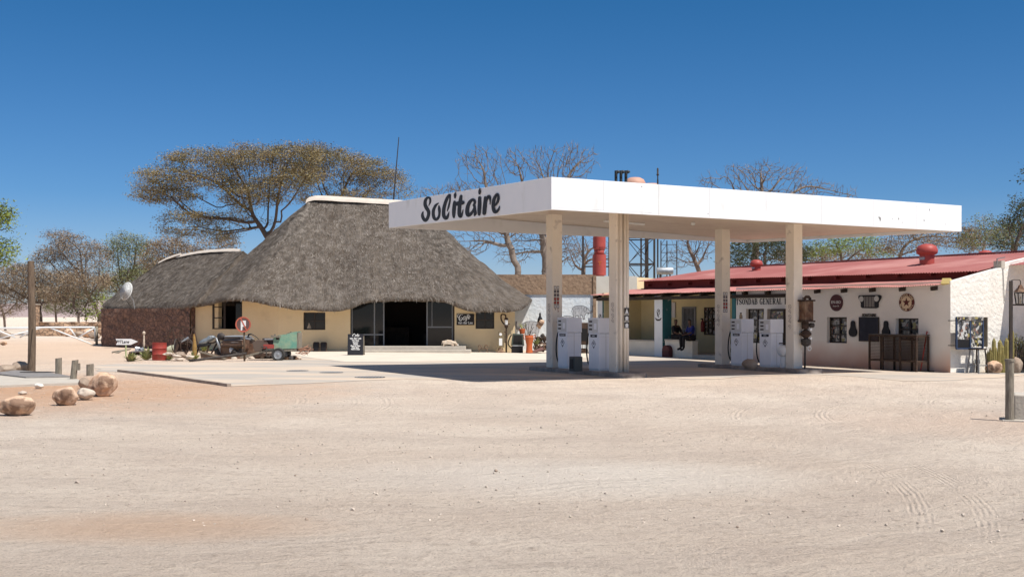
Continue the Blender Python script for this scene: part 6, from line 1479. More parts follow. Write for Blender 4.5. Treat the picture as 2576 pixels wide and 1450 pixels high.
q = MB(); q.beam((c[0],c[1],c[2]),(c[0]-.25,c[1]+.1,c[2]-.5),.04); q.beam((c[0]-.25,c[1],c[2]+.12),(c[0]+.25,c[1],c[2]-.14),.03); q.build('steering_column', M_rustD, t)
q = MB(); q.obox(f(613,866,-.1),(.25,.4,.35)); q.build('radiator', M_rust, t)
for i, (x, y) in enumerate(((572,904),(586,906),(600,905),(628,904),(640,902),(650,900))): q = MB(); q.blob(f(x,y-3,-.5+.1*i),(.16,.12,.09),i+13,.5,9); q.build('loose_part', M_rockP if i % 2 else M_rust, t)
# trailer with green box
t, k = at('scrap_trailer', 'old trailer with flaking green box, rubber wheel and brown seat panels', 'trailer', 700, 906, dy=.3)
f = lambda px, py, d=0: ((px-700)*k, d, (906-py)*k)
D_ = .75
P = [(681,878.5),(683,866),(684,845),(700,842),(716,840),(732,835),(743,833),(744,838),(742,876)]
MB().prism([((a-700)*k,(906-b)*k) for a, b in P], 0, .04, lambda a, b, d: (a, d, b)).build('green_side', M_greenP, t)
MB().prism([((a-700)*k,(906-b)*k) for a, b in P], D_, D_+.04, lambda a, b, d: (a, d, b)).build('green_side', M_greenP, t)
q = MB(); q.box(f(743,0)[0],f(747,0)[0],.0,D_,f(0,876)[2],f(0,836)[2]); q.build('tail_board', M_woodG, t); q = MB(); q.box(f(681,0)[0],f(743,0)[0],.05,D_-.01,f(0,880)[2],f(0,878)[2]); q.build('floor', M_rustD, t)
q = MB(); q.box(f(690,0)[0],f(698,0)[0],-.006,.001,f(0,854)[2],f(0,848)[2]); q.build('side_slot', M_woodD, t)
MB().beam(f(678,845,-.05),f(702,846.5,-.05),.05,.08).build('pale_plank', M_woodG, t); MB().beam(f(686,840,.1),f(686.5,850,.1),.07,.05).build('peg', M_woodG, t); MB().beam(f(713,842,.2),f(727,835,.2),.06).build('loose_stick', M_woodG, t)
q = MB(); q.prism([((a-700)*k,(906-b)*k) for a, b in ((634,884),(628,862),(641,855),(664,855),(672,873),(647,884))], .1, .7, lambda a, b, d: (a, d, b)); q.build('seat_panel', mat('seat_brown', (.13,.095,.075), .8), t, bev=.01)
q = MB(); q.obox(f(668,861,.4),(.45,.5,.3)); q.build('crate', M_iron, t); q = MB(); q.beam(f(660,853,.1),f(682,852.5,.1),.06,.06); q.build('crate_rim', M_galv, t); q = MB(); q.obox(f(672,871,.2),(.4,.5,.15)); q.build('red_scrap', M_redV, t)
for d in (.05, .6): q = MB(); q.beam(f(600,899,d),f(655,885,d),.10,.07); q.beam(f(655,885,d),f(742,880,d),.10,.07); q.build('drawbar', M_woodG if d < .1 else M_rustD, t)
q = MB(); q.tube([f(654,872,-.1),f(667,873,-.1),f(667,896,-.12),f(676,897,-.1)], .03, 6); q.build('bent_rod', M_iron, t); q = MB(); q.tube([f(655,900,.4),f(735,899,.4)], .05, 8); q.build('axle', M_rustD, t)
def wheel(c, R_, w, parent):
    q = MB(); q.lathe([(R_*.66,-w*.5),(R_*.9,-w*.55),(R_,-w*.38),(R_,w*.38),(R_*.9,w*.55),(R_*.66,w*.5)], 36, (0,0,0), 'y'); n = len(q.f); q.f = q.f[:-2]; q.v = [(x+c[0],y+c[1],z+c[2]) for x, y, z in q.v]
    ty = q.build('tyre', M_tyre, parent, smooth='auto')
    q = MB(); q.lathe([(R_*.66,-w*.42),(R_*.62,-w*.5),(R_*.56,-w*.40),(R_*.50,-w*.10),(R_*.30,-w*.12),(R_*.26,-w*.42),(R_*.10,-w*.5),(.01,-w*.5)], 30, (0,0,0), 'y'); q.v = [(x+c[0],y+c[1],z+c[2]) for x, y, z in q.v]; rm = q.build('rim', M_galv, parent, smooth='auto')
    q = MB()
    for i in range(8): a = i*PI/4; q.lathe([(R_*.075,-w*.14),(R_*.075,-w*.09)], 8, (c[0]+R_*.42*math.cos(a), c[1], c[2]+R_*.42*math.sin(a)), 'y')
    q.build('rim_hole', M_black, rm)
q_ = f(700,891,-.28); wheel(q_, 16.6*k, .24, t); wheel(f(699,891,.95), 16.3*k, .24, t)
q = MB(); r = random.Random(3)
for i in range(9): a = f(742+r.uniform(-4,10), 884+r.uniform(-6,6), .1); q.tube(smooth_pts([a,(a[0]+r.uniform(.1,.3),a[1],a[2]+r.uniform(-.1,.25)),(a[0]+r.uniform(.25,.5),a[1]+.1,a[2]+r.uniform(-.15,.2))],3), .014, 5)
q.build('wire_tangle', mat('copper_wire', (.34,.17,.11), .8), t)
for i in range(4): q = MB(); q.blob(f(715+i*9,902,.2+.1*i),(.12,.1,.09),i+33,.6,9); q.build('loose_part', M_rockP if i % 2 else M_rust, t)
# no parking sign
t, k = at('no_parking_sign', 'faded round red-rimmed no parking sign on a thin pole before the scrap', 'road sign', 613, 907.5)
f = lambda px, py, d=0: ((px-613)*k, d, (907.5-py)*k)
MB().tube([f(614,909,.06), f(612.5,800,.06)], .035, 10).build('sign_pole', M_wood, t, smooth=True)
c = f(611.5,815.5,0); R_ = 19.6*k
MB().lathe([(R_,-.008),(R_,.010)], 36, (c[0],.0,c[2]), 'y').build('sign_disc', mat('faded_plum', (.115,.065,.060), .7, (.15,.09,.08), 4), t)
q = MB(); q.lathe([(R_,-.016),(R_*.985,-.018),(R_*.84,-.016),(R_*.83,-.010)], 36, (c[0],0,c[2]), 'y'); q.f = q.f[:-2]; q.build('red_rim', mat('faded_red_rim', (.47,.12,.075), .6), t)
fx_ = lambda a, b, d: (c[0]+(a)*R_, -.010-d, c[2]+b*R_)
q = MB(); q.prism([(-.30,-.78),(-.10,-.72),(-.09,-.28),(.12,-.30),(.16,-.22),(.36,-.2),(.36,.50),(-.30,.50)], 0, .004, fx_); q.build('letter_p', M_glow, t)
q = MB(); q.prism([(-.05,.02),(.05,-.10),(.12,-.05),(.08,.22)], .004, .006, fx_); q.prism([(-.40,.78),(-.26,.86),(.50,-.66),(.36,-.74)], .006, .010, fx_); q.build('red_slash', MATS['faded_red_rim'], t, sep=True)
# jerry-can-like seat backs on the wall
for px, lb in ((795,'left dark rounded metal seat back leaning on the ochre wall'), (813.5,'right dark rounded metal seat back leaning on the ochre wall')):
    p = W(px,886,54.75); t = thing('seat_back', lb, 'seat back', (p.x,p.y,.02), .0, 'pair of seat backs on the wall'); k = p.y/FX; w = 8.3*k; h = 26*k
    out = [(-w,0),(w,0)]+[(w-.06+.06*math.cos(a), h-.09+.09*math.sin(a)) for a in (0,.8,1.57)]+[(-w+.06+.06*math.cos(a), h-.09+.09*math.sin(a)) for a in (1.57,2.3,3.14)]
    MB().prism(out, -.05, .05, lambda a, b, d: (a, d+.1*b, b)).build('shell', M_rustD, t, bev=.015)
    MB().prism([(a*.72, .05+b*.82) for a, b in out], -.07, -.045, lambda a, b, d: (a, d+.1*b, b)).build('padding', M_black, t)
# warthog statue
t = thing('warthog_statue', 'pale plaster warthog statue standing on the doorstep', 'statue', (cx(1130,54.1),54.15,.165))
k = 54.1/FX
J = [(-17,18.5,0),(-10,19.5,0),(0,18,0),(9,19,0),(14,17,0),(19,11.5,0),(23,9,0)]; RR = [4.0,6.2,6.4,6.0,4.6,3.4,2.2]
v = [(a*k, 0, b*k*.98) for a, b, _ in J]; e = [(i,i+1) for i in range(6)]; rr = [r_*k for r_ in RR]
for (x, side) in ((-14,-1),(-11,1),(8,-1),(12,1)):
    b = len(v); root = 1 if x < 0 else 3; dxx = -1.5 if x < 0 else 1.5
    v += [(x*k, side*3.4*k, 13*k), ((x+dxx*.6)*k, side*3.6*k, 7*k), ((x-1+(2.5 if x > 8 else 0))*k, side*3.6*k, 1*k)]; e += [(root,b),(b,b+1),(b+1,b+2)]; rr += [2.9*k,1.6*k,1.3*k]
b = len(v); v += [(-19*k,0,16*k),(-20.5*k,0,10*k)]; e += [(0,b),(b,b+1)]; rr += [.8*k,.5*k]
me = bpy.data.meshes.new('statue_body'); me.from_pydata(v, e, []); me.materials.append(M_statue); o = bpy.data.objects.new('statue_body', me); COL.objects.link(o); o.parent = t
sk = o.modifiers.new('skin','SKIN'); sk.use_smooth_shade = True
for i, r_ in enumerate(rr): me.skin_vertices[0].data[i].radius = (r_, r_)
me.skin_vertices[0].data[2].use_root = True
sb = o.modifiers.new('s','SUBSURF'); sb.levels = sb.render_levels = 2
for s_ in (-1,1):
    q = MB(); q.prism([(12*k,20*k),(16*k,19*k),(15*k,24.5*k)], s_*2.6*k-.01, s_*2.6*k+.01, lambda a, b, d: (a, d, b)); q.build('ear', M_statue, t)
    q = MB(); q.tube([(20*k,s_*2*k,10*k),(22*k,s_*3.6*k,11*k),(22.5*k,s_*3.6*k,14*k)], [.02,.016,.006], 6); q.build('tusk', M_glow, t)
# small things by the right end of the cafe wall
def wth(name, lb, cat, px, py, Z=54.6): p = W(px,py,Z); t = thing(name, lb, cat, (p.x,p.y,.012)); return t, Z/FX
t, k = wth('scroll_stand', 'small rusty scrolled iron stand at the foot of the ochre wall', 'stand', 1215, 884)
for s_ in (-1,1):
    MB().ring((s_*8*k,0,14*k), 4.6*k, .018, 18, 6).build('scroll', M_rust, t, smooth=True); MB().tube([(s_*12*k,.1,0),(s_*9*k,0,6*k),(s_*12*k,0,12*k)], .018, 6).build('leg', M_rust, t)
MB().beam((-10*k,0,9.5*k),(10*k,0,9.5*k),.02).build('cross_bar', M_rust, t)
t, k = wth('hand_fuel_pump', 'tall thin rusty hand-operated fuel pump with a glass jar by the wall corner', 'old pump', 1273, 884)
MB().tube([(0,0,0),(0,0,62*k)], [.04,.035], 8).build('post', M_rustD, t); q = MB(); q.lathe([(.07,62*k),(.09,66*k),(.09,70*k)], 10); q.lathe([(.09,82*k),(.10,85*k),(.05,88*k)], 10); q.build('jar_clamp', M_rustD, t)
MB().lathe([(.07,70*k),(.07,82*k)], 12, (0,0,0)).build('glass_jar', M_glow, t, smooth='auto'); q = MB(); q.tube(smooth_pts([(-.03,0,68*k),(-9*k,0,76*k),(-13*k,0,85*k),(-12*k,0,95*k),(-3*k,0,95*k),(-1*k,0,88*k)],4), .035, 8); q.build('gooseneck', M_rustD, t, smooth=True)
for z_ in (26,52,72): MB().beam((-6*k if z_ < 60 else 0,0,z_*k),(0 if z_ < 60 else 9*k,0,z_*k),.035).build('bracket', M_rustD, t)
t, k = wth('mini_petrol_pump', 'small rusty miniature petrol pump with a pale face beside the hand pump', 'old pump', 1259, 886)
q = MB(); q.lathe([(.20,0),(.20,.04),(.13,.10),(.10,.22)], 12); q.build('foot', M_rust, t); q = MB(); q.prism([(-9*k,13*k),(9*k,13*k),(6.5*k,44*k),(5.5*k,53*k),(-5.5*k,53*k),(-6.5*k,44*k)], -.10, .10, lambda a, b, d: (a, d, b)); q.build('pump_case', mat('khaki_case', (.25,.21,.12), .8, (.15,.10,.06), 8), t, bev=.01)
q = MB(); q.box(-4*k,4*k,-.106,-.10,18*k,36*k); q.lathe([(3.6*k,-.108),(3.6*k,-.10)], 14, (0,0,46*k), 'y'); q.build('pump_face', M_glow, t, sep=True)
t, k = wth('old_cabinet', 'dark green glazed old cabinet on a black base beside the ochre wall corner', 'cabinet', 1302, 887)
q = MB(); q.box(-16*k,13*k,-.35,.3,.0,16*k); q.build('base', M_black, t); q = MB(); q.prism([(-17*k,18*k),(16*k,18*k),(14*k,46*k),(-13*k,48*k)], -.35, .3, lambda a, b, d: (a, d, b)); q.build('cabinet_body', mat('dark_green_case', (.06,.075,.06), .6), t, bev=.02)
q = MB(); q.prism([(-12*k,22*k),(11*k,21*k),(10*k,43*k),(-10*k,44*k)], -.362, -.351, lambda a, b, d: (a, d, b)); q.build('screen', M_glass, t); q = MB(); q.tube(smooth_pts([(-15*k,-.1,10*k),(-24*k,-.1,22*k),(-19*k,-.1,40*k),(-15*k,-.1,44*k)],4),.03,6); q.build('cable_hose', M_rub, t)
q = MB(); q.box(-13*k,15*k,-.37,-.352,16.5*k,19*k); q.build('pale_trim', M_galv, t)
t, k = wth('orange_bucket', 'small orange pot with a green plant on top of the dark cabinet', 'flower pot', 1313, 838); t.location.z = .012+47*k
MB().lathe([(.11,0),(.15,.22),(.15,.24)], 14).build('pot', M_orange, t, smooth='auto'); agm = MB()
for i in range(12): a = RN.uniform(0,6.28); agm.tube([(0,0,.2),(.1*math.cos(a),.1*math.sin(a),.35),(.2*math.cos(a),.2*math.sin(a),.40+RN.uniform(0,.15))], [.012,.01,.003], 4)
agm.build('sprigs', M_agave, t)
t, k = wth('orange_urn', 'bright orange metal urn on the pavement', 'urn', 1331, 893, 53.9)
MB().lathe([(7*k,0),(9*k,1*k),(8*k,8*k),(7.5*k,20*k),(10*k,34*k),(11*k,40*k),(9*k,43*k),(9.5*k,45*k)], 18).build('urn_body', M_orange, t, smooth='auto')
for s_ in (-1,1): MB().tube(smooth_pts([(s_*9*k,0,42*k),(s_*14*k,0,46*k),(s_*13*k,0,36*k),(s_*9*k,0,33*k)],3), .018, 6).build('handle', M_orange, t)
q = MB()
for i in range(7): a = i*.9; q.tube([(0,0,42*k),(.1*math.cos(a),.1*math.sin(a),56*k),(.22*math.cos(a),.1,62*k+RN.uniform(0,.2))], .012, 5)
q.build('dry_sticks', M_woodD, t)
t, k = wth('rock_cairn', 'tall dark iron-and-rock sculpture with a pointed black top beside the column', 'sculpture', 1361, 890, 55.0)
r = random.Random(8)
for i in range(20):
    z_ = r.uniform(4,78); w_ = 14*(1-z_/130); q = MB(); q.blob((r.uniform(-w_,w_)*k, r.uniform(-.15,.25), z_*k), (r.uniform(4,8)*k,r.uniform(3,6)*k,r.uniform(4,8)*k), i, .5, 10); q.build('cairn_rock', (M_rustD, M_iron, M_rock)[0 if z_ < 40 else (2 if z_ > 62 else 1)], t)
q = MB(); q.lathe([(7*k,76*k),(6*k,84*k),(3*k,90*k),(2.2*k,98*k),(.5*k,100*k)], 12, (-3*k,0,0)); q.build('pointed_cap', M_black, t, smooth=True)
t, k = wth('rusty_garden_scrap', 'low heap of rusty machine parts, wheel rims and plants behind the near pump', 'scrap', 1362, 894, 54.3)
for i in range(7): q = MB(); q.ring(((-14+i*5)*k,r.uniform(-.1,.2),(9+r.uniform(0,10))*k), (5+r.uniform(0,3))*k, .025, 18, 6, 'y'); q.build('hoop', M_rust if i % 2 else M_rustD, t, smooth=True)
q = MB(); q.obox((-14*k,-.3,5*k),(.7,.4,.05),.2,-.35,.1); q.build('rusty_sheet', mat('plum_rust', (.16,.085,.075), .8), t)
for i in range(5): q = MB(); q.blob(((-4+i*7)*k,.3,14*k),(.18,.16,.13),i+50,.4,10); q.build('white_rock', M_rockP, t)
agave(1345,880,34,28,'agave in the rusty heap by the mural wall', 18, 11, pos=(cx(1348,54.9),54.9,.30))
t, k = wth('iron_bench_dark', 'dark upright iron stove between the two near pumps', 'stove', 1467, 885, 54.6); 
q = MB(); q.box(-12*k,12*k,-.3,.3,20*k,75*k); q.build('stove_body', M_rustD, t, bev=.03); q = MB(); q.box(-9*k,9*k,-.31,-.301,30*k,60*k); q.build('stove_door', M_black, t)
for i in range(4): q = MB(); q.box((-11+i*7)*k,(-10+i*7)*k,-.3,-.25,0,20*k); q.build('leg', M_rustD, t)
boulder(1468,888,26,14,'tan rocks under the dark stove between the near pumps', M_rock, 77, nm='rock', cat='rock')

# ------------------------------------------------------------------ right: lamp, cactus, boulders, post with block
t, k = at('lamp_post', 'black post with hanging square lantern at the right edge', 'street lamp', 2542, 940)
f = lambda px, py, d=0: ((px-2542)*k, d, (940-py)*k)
q = MB(); q.beam(f(2542,945),f(2542,706),.09); q.build('post', M_dark, t)
q = MB(); q.tube(smooth_pts([f(2542,712),f(2544,705),f(2552,703),f(2563,703.5),f(2566,708),f(2566,716)],4), .016, 6); q.beam(f(2542,766),f(2592,767),.045); q.build('bracket', M_dark, t)
q = MB(); c = f(2566,0)[0]; q.lathe([(18*k,f(0,734)[2]),(8*k,f(0,724)[2]),(6*k,f(0,720)[2]),(4*k,f(0,716)[2])], 4, (c,0,0)); q.v = [(c+(x-c)*math.cos(.785)-y*math.sin(.785), (x-c)*math.sin(.785)+y*math.cos(.785), z) for x, y, z in q.v]; q.build('lantern_roof', M_rust, t)
q = MB()
for i, j in ((-1,-1),(1,-1),(1,1),(-1,1)): q.beam((c+i*10.5*k,j*10.5*k,f(0,736)[2]),(c+i*7.5*k,j*7.5*k,f(0,765)[2]),.03)
for i, j in ((-1,-1),(1,-1),(1,1),(-1,1)):
    i2, j2 = {(-1,-1):(1,-1),(1,-1):(1,1),(1,1):(-1,1),(-1,1):(-1,-1)}[(i,j)]; q.beam((c+i*10.5*k,j*10.5*k,f(0,736)[2]),(c+i2*10.5*k,j2*10.5*k,f(0,736)[2]),.03); q.beam((c+i*7.5*k,j*7.5*k,f(0,764)[2]),(c+i2*7.5*k,j2*7.5*k,f(0,764)[2]),.03)
q.build('lantern_cage', M_dark, t); q = MB(); q.lathe([(9*k,f(0,763)[2]),(13*k,f(0,737)[2])], 4, (c,0,0)); q.v = [(c+(x-c)*math.cos(.785)-y*math.sin(.785), (x-c)*math.sin(.785)+y*math.cos(.785), z) for x, y, z in q.v]; q.f = q.f[:-2]
mg = mat('lantern_glass', (.8,.82,.8), .05); mg.node_tree.nodes['Principled BSDF'].inputs['Transmission Weight'].default_value = .95; mg.node_tree.nodes['Principled BSDF'].inputs['IOR'].default_value = 1.02; q.build('lantern_glass', mg, t)
q = MB(); q.lathe([(.02,f(0,762)[2]),(.035,f(0,752)[2]),(.02,f(0,745)[2])], 10, (c,0,0)); q.build('bulb', M_statue, t, smooth=True)
def cactus(px, top, base, r_px, seed, lb, grp='columnar cactus stems beside the white wall'):
    Z = 37.9; k = Z/FX; x = (px-CX)*k; z0 = EYE-(base-HY)*k; z1 = EYE-(top-HY)*k; R_ = r_px*k; mb = MB(); n = 18; m = 10; rr = random.Random(seed); ln = rr.uniform(-.05,.05)
    for j in range(m+1):
        s_ = j/m; r2 = R_*(1 if s_ < .85 else math.sqrt(max(0,1-((s_-.85)/.15)**2))*.98+.02)*(1+.06*math.sin(s_*20+seed))
        for i in range(n): a = 2*PI*i/n; r3 = r2*(1+.13*(1 if i % 2 else -1)); mb.v.append((x+r3*math.cos(a)+ln*s_, Z+r3*math.sin(a)+rr.uniform(0,.0), z0-.3+(z1-z0+.3)*s_))
    for j in range(m):
        for i in range(n): mb.f.append((j*n+i, j*n+(i+1) % n, (j+1)*n+(i+1) % n, (j+1)*n+i))
    o = mb.build('cactus_stem', M_cactus, cac, smooth=False); return o
cac = thing('cactus_clump', 'clump of ochre-green columnar cactus stems at the foot of the white wall', 'cactus', (0,0,0))
for i, (px, tp, r_) in enumerate(((2497,848,4.5),(2503,853,3),(2511,852,4.6),(2505,868,3.4),(2519,855,3),(2521,866,3.6),(2527,850,3.2),(2532,848,4.6),(2536,850,3.4),(2539,832,3.5),(2545,826,4.2),(2513,880,3.4),(2490,872,2.6),(2486,880,2.4),(2525,878,3.6),(2541,870,3.6),(2494,880,3),(2480,886,2))): cactus(px, tp, 918, r_, i, '')
t = thing('scrubby_bush', 'thin olive bush with twiggy leaves behind the lamp post', 'bush', W(2566,885,38.2)); r = random.Random(4); q = MB(); lf_ = MB()
for i in range(44):
    a = r.uniform(0,6.28); b = r.uniform(0,.55); p0 = Vector((r.uniform(-.2,.2),r.uniform(-.1,.1),-.5)); p1 = p0+Vector((math.cos(a)*b*.6,math.sin(a)*b*.3,r.uniform(.5,.8))); p2 = p1+Vector((r.uniform(-.12,.12),r.uniform(-.1,.1),r.uniform(.15,.4))); q.tube([p0,p1,p2],[.012,.01,.004],4,False)
    for j in range(26): c_ = p1.lerp(p2, r.random()) if j % 3 else p0.lerp(p1, r.uniform(.3,1)); s_ = r.uniform(.012,.03); u1 = Vector((r.uniform(-1,1),r.uniform(-1,1),r.uniform(-1,1))); v1 = Vector((r.uniform(-1,1),r.uniform(-1,1),r.uniform(-1,1))); c_ = c_+u1*.04; lf_.add([c_+u1*s_, c_+v1*s_, c_-u1*s_*.8, c_-v1*s_*.8], [(0,1,2,3)])
q.build('twigs', M_barkM, t); lf_.build('leaves', L_mid, t)
for px, py, w, h, lb, m, sd in ((2503,938,43,34,'smooth tan boulder in front of the cactus clump', M_rock, 81), (2560,938,34,44,'upright brown boulder behind the grey timber post', M_rockG, 83), (2578,934,24,32,'dark boulder at the right picture edge', M_rockG, 85)): boulder(px, py, w, h, lb, m, sd, .7, .12 if sd == 81 else .3)
wl = thing('garden_ledge', 'pale low ledge behind the boulders at the right edge', 'ledge', W(2565,890,38.4)); MB().box(-.35,1.0,-.15,.3,-.1,.14).build('ledge_top', M_concr, wl, bev=.02); MB().box(-.33,1.0,-.1,.25,-.7,-.105).build('ledge_base', M_stoneT, wl)
t, k = at('timber_bollard', 'grey weathered round timber post standing against a concrete block', 'post', 2539, 1058, z=0)
q = MB(); q.tube([(0,0,-.1),(0,0,.5),(.0,0,150*k)], [11.2*k,10.4*k,10.6*k], 14); q.build('post_shaft', M_woodG, t, smooth='auto'); q = MB(); q.lathe([(12*k,150*k),(12*k,156*k)], 14); q.build('post_cap', M_woodG, t, smooth='auto')
t, k = at('concrete_plinth', 'plain grey concrete block beside the timber post at the right edge', 'concrete block', 2549, 1058, rz=-.405, z=0)
q = MB(); q.box(0,.85,.10,.8,-.05,66*k); q.build('block_body', M_concr, t, bev=.025); q = MB(); q.box(-.18,.9,-.14,.09,-.05,.025); q.build('footing', M_concr, t, bev=.01)
# loose single stones on the yard
SLB = ['dark stone on the open sand, bottom left of centre','pale stone on the open sand, bottom centre','small dark stone in the middle of the yard','pale pebble touching the dark stone mid-yard','pale stone at the bottom, right of centre','dark round stone near the lower right tyre arcs','tiny stone left of the middle of the yard','dark stone at the lower left of the yard','pale stone near the bottom edge, right half','small dark stone right of the pair mid-yard','tiny pale stone left on the open yard']
for i, (px, py, w) in enumerate(((770,1306,9),(1434,1298,7),(1247,1184,9),(1242,1188,6),(1855,1325,8),(2370,1334,10),(978,1268,5),(197,1421-16,7),(2010,1399-8,9),(1378,1185,6),(742,1193+1,5))):
    boulder(px, py+2, w*1.1, w*.8, SLB[i], M_rockP if i % 2 else M_rockG, 100+i, nm='pebble', cat='stone', grp='single small stones on the open sand')

for i, (px, py, w, lb) in enumerate(((748,932,56,'small dark oval drain cover left on the forecourt'), (833,936.5,60,'middle dark oval drain cover on the forecourt'), (930,948.5,78,'largest ribbed drain cover on the forecourt, nearest the yard'))):
    p = G(px, py); k = p.y/FX; t = thing('drain_cover', lb, 'drain cover', (p.x, p.y, p.z+.006), 0, 'drain covers on the forecourt'); r_ = w*k/2
    MB().lathe([(r_,0),(r_*.98,.006)], 28, (0,0,0)).build('cover_plate', M_iron, t); q = MB()
    for j in range(-4,5): a = j*r_*.2; h_ = math.sqrt(max(0,r_*r_*.85-a*a)); q.box(a-.02,a+.02,-h_,h_,.0065,.010)
    q.build('cover_ribs', M_galv, t, sep=True)
# ------------------------------------------------------------------ trees (space colonisation)
DENS = 4.2
M_barkN = mat('grey_tan_bark', (.17,.135,.11), .95, (.25,.205,.17), 3, bump=.4)
def grow(att, start, step, di, dk, iters, rng, bias=None, jit=.12):
    nodes = [np.array(p, float) for p in start]; parent = [i-1 for i in range(len(start))]
    att = att.copy(); N = np.array(nodes)
    d2 = ((att[:,None,:]-N[None])**2).sum(2); near = d2.argmin(1); nd = d2.min(1)
    for _ in range(iters):
        if len(att) == 0: break
        m = nd < di*di
        if not m.any():
            # walk the closest node toward the cloud
            i = nd.argmin(); m = np.zeros(len(att), bool); m[i] = True
        ids = near[m]; dirs = att[m]-np.array(nodes)[ids]; dirs /= np.linalg.norm(dirs, axis=1)[:,None]+1e-9
        new = []
        for nid in np.unique(ids):
            v = dirs[ids == nid].sum(0)+rng.normal(0, jit, 3)
            if bias is not None: v = v+bias
            v /= np.linalg.norm(v)+1e-9; p = nodes[nid]+v*step
            new.append((p, nid))
        s0 = len(nodes)
        for p, nid in new: nodes.append(p); parent.append(int(nid))
        NP = np.array([p for p, _ in new]); dd = ((att[:,None,:]-NP[None])**2).sum(2); j = dd.argmin(1); dm = dd.min(1)
        up = dm < nd; near = np.where(up, j+s0, near); nd = np.where(up, dm, nd)
        keep = nd > dk*dk; att = att[keep]; near = near[keep]; nd = nd[keep]
    return np.array(nodes), parent
def tree(name, label, Z, base, blobs, n, leaf=None, bark=M_bark, group='trees around the filling station', seed=1, step=.45, dk=.5, di=3.5, r_tip=.014, trunk_r=None, leaves=14, leaf_sz=.09, spread=.3, flat=.45, depthf=.75, base_py=None, trunk=None, leafprob=1., twigs=2, twl=.5, up=.0, expo=2.4, clump=-.08):
    rng = np.random.default_rng(seed); k = Z/FX
    A = []
    tot = sum(b[2]*b[3] for b in blobs)
    n = int(n*DENS)
    for b in blobs:
        m = max(8, int(n*b[2]*b[3]/tot)); p = rng.normal(size=(m,3)); p /= np.linalg.norm(p, axis=1)[:,None]; p *= rng.random(m)[:,None]**(1/2.2)
        ry = b[4]*k if len(b) > 4 else b[2]*k*depthf
        yo = b[5] if len(b) > 5 else 0
        A.append(np.stack([(b[0]-CX)*k+p[:,0]*b[2]*k, Z+yo+p[:,1]*ry, EYE+(HY-b[1])*k+p[:,2]*b[3]*k], 1))
    A = np.concatenate(A)
    if clump:
        nz = np.array([mnoise.noise(Vector((q[0]*.42+seed*9, q[1]*.42, q[2]*.75)))+.5*mnoise.noise(Vector((q[0]*1.1, q[1]*1.1+seed, q[2]*1.8))) for q in A]); A = A[nz > clump]
    bx = (base-CX)*k; start = [(bx, Z, -.3)]
    if trunk: start += [((q[0]-CX)*k, Z+(q[2] if len(q) > 2 else 0), EYE+(HY-q[1])*k) for q in trunk]
    S = [np.array(start[0])]
    for a, b in zip(start, start[1:]):
        a, b = np.array(a), np.array(b); m = max(1, int(np.linalg.norm(b-a)/step))
        for j in range(1, m+1): S.append(a+(b-a)*j/m+rng.normal(0,.04,3))
    N, par = grow(A, S, step, di, dk, 200, rng, jit=.35, bias=np.array([0,0,up]))
    cnt = np.zeros(len(N)); ch = [[] for _ in N]
    for i in range(len(N)-1, 0, -1):
        ch[par[i]].append(i)
    order = range(len(N)-1, -1, -1); R_ = np.zeros(len(N))
    for i in order:
        R_[i] = r_tip if not ch[i] else sum(R_[c]**expo for c in ch[i])**(1/expo)
    lev = np.zeros(len(N))
    for i in order: lev[i] = 0 if not ch[i] else 1+max(lev[c] for c in ch[i])
    if trunk_r:
        f = min(1.6, trunk_r/R_[0]) if R_[0] > 0 else 1
        R_ = np.where(R_ > r_tip*2.5, R_*f, R_)
    t = thing(name, label, 'tree', (bx, Z, 0), 0, group); off = Vector((bx, Z, 0)); mb = MB()
    V_ = []; F_ = []
    for i in range(1, len(N)):
        p = par[i]; a = Vector(N[p])-off; b = Vector(N[i])-off; d = b-a
        if d.length < 1e-4: continue
        d.normalize(); e1 = d.orthogonal().normalized(); e2 = d.cross(e1); ns = 6 if R_[i] > .08 else (4 if R_[i] > .03 else 3)
        ra = min(R_[p], R_[i]*1.35); rb = R_[i]; o = len(V_)
        a = a-d*min(ra*.5,.05)
        for pt, r_ in ((a, ra), (b, rb)):
            for q in range(ns): an = 2*PI*q/ns; V_.append(tuple(pt+(e1*math.cos(an)+e2*math.sin(an))*r_))
        for q in range(ns): F_.append((o+q, o+(q+1) % ns, o+ns+(q+1) % ns, o+ns+q))
    r = random.Random(seed)
    tips = [i for i in range(len(N)) if lev[i] <= 3 and i > len(S)]
    for i in tips:      # fine twigs
        if lev[i] > 2: continue
        c = Vector(N[i])-off; pd = Vector(N[i]-N[par[i]]).normalized()
        for q in range(twigs):
            d = (pd+Vector((r.uniform(-1,1), r.uniform(-1,1), r.uniform(-.5,.8)))*.8).normalized(); L = twl*r.uniform(.5,1.2); w = Vector((-d.y, d.x, .2)).normalized()*r_tip*.8; o = len(V_)
            m_ = c+d*L*.5+Vector((r.uniform(-.05,.05),)*3); e = c+d*L
            V_ += [tuple(c-w), tuple(c+w), tuple(m_+w*.8), tuple(m_-w*.8), tuple(e)]; F_ += [(o,o+1,o+2,o+3),(o+3,o+2,o+4)]
    mb.v = V_; mb.f = F_; mb.build('trunk', bark, t, smooth=True)
    if leaf:
        lb = MB(); LV = []; LF = []
        for i in tips:
            if r.random() > leafprob: continue
            c = Vector(N[i])-off
            for q in range(leaves):
                p = c+Vector((r.gauss(0,spread), r.gauss(0,spread), r.gauss(0,spread*flat))); s_ = leaf_sz*r.uniform(.6,1.4)
                u = Vector((r.gauss(0,1), r.gauss(0,1), r.gauss(0,.5))).normalized(); v = Vector((r.gauss(0,1), r.gauss(0,1), r.gauss(0,.7))).normalized(); o = len(LV)
                LV += [tuple(p-u*s_), tuple(p+v*s_*.45), tuple(p+u*s_), tuple(p-v*s_*.45)]; LF.append((o,o+1,o+2,o+3))
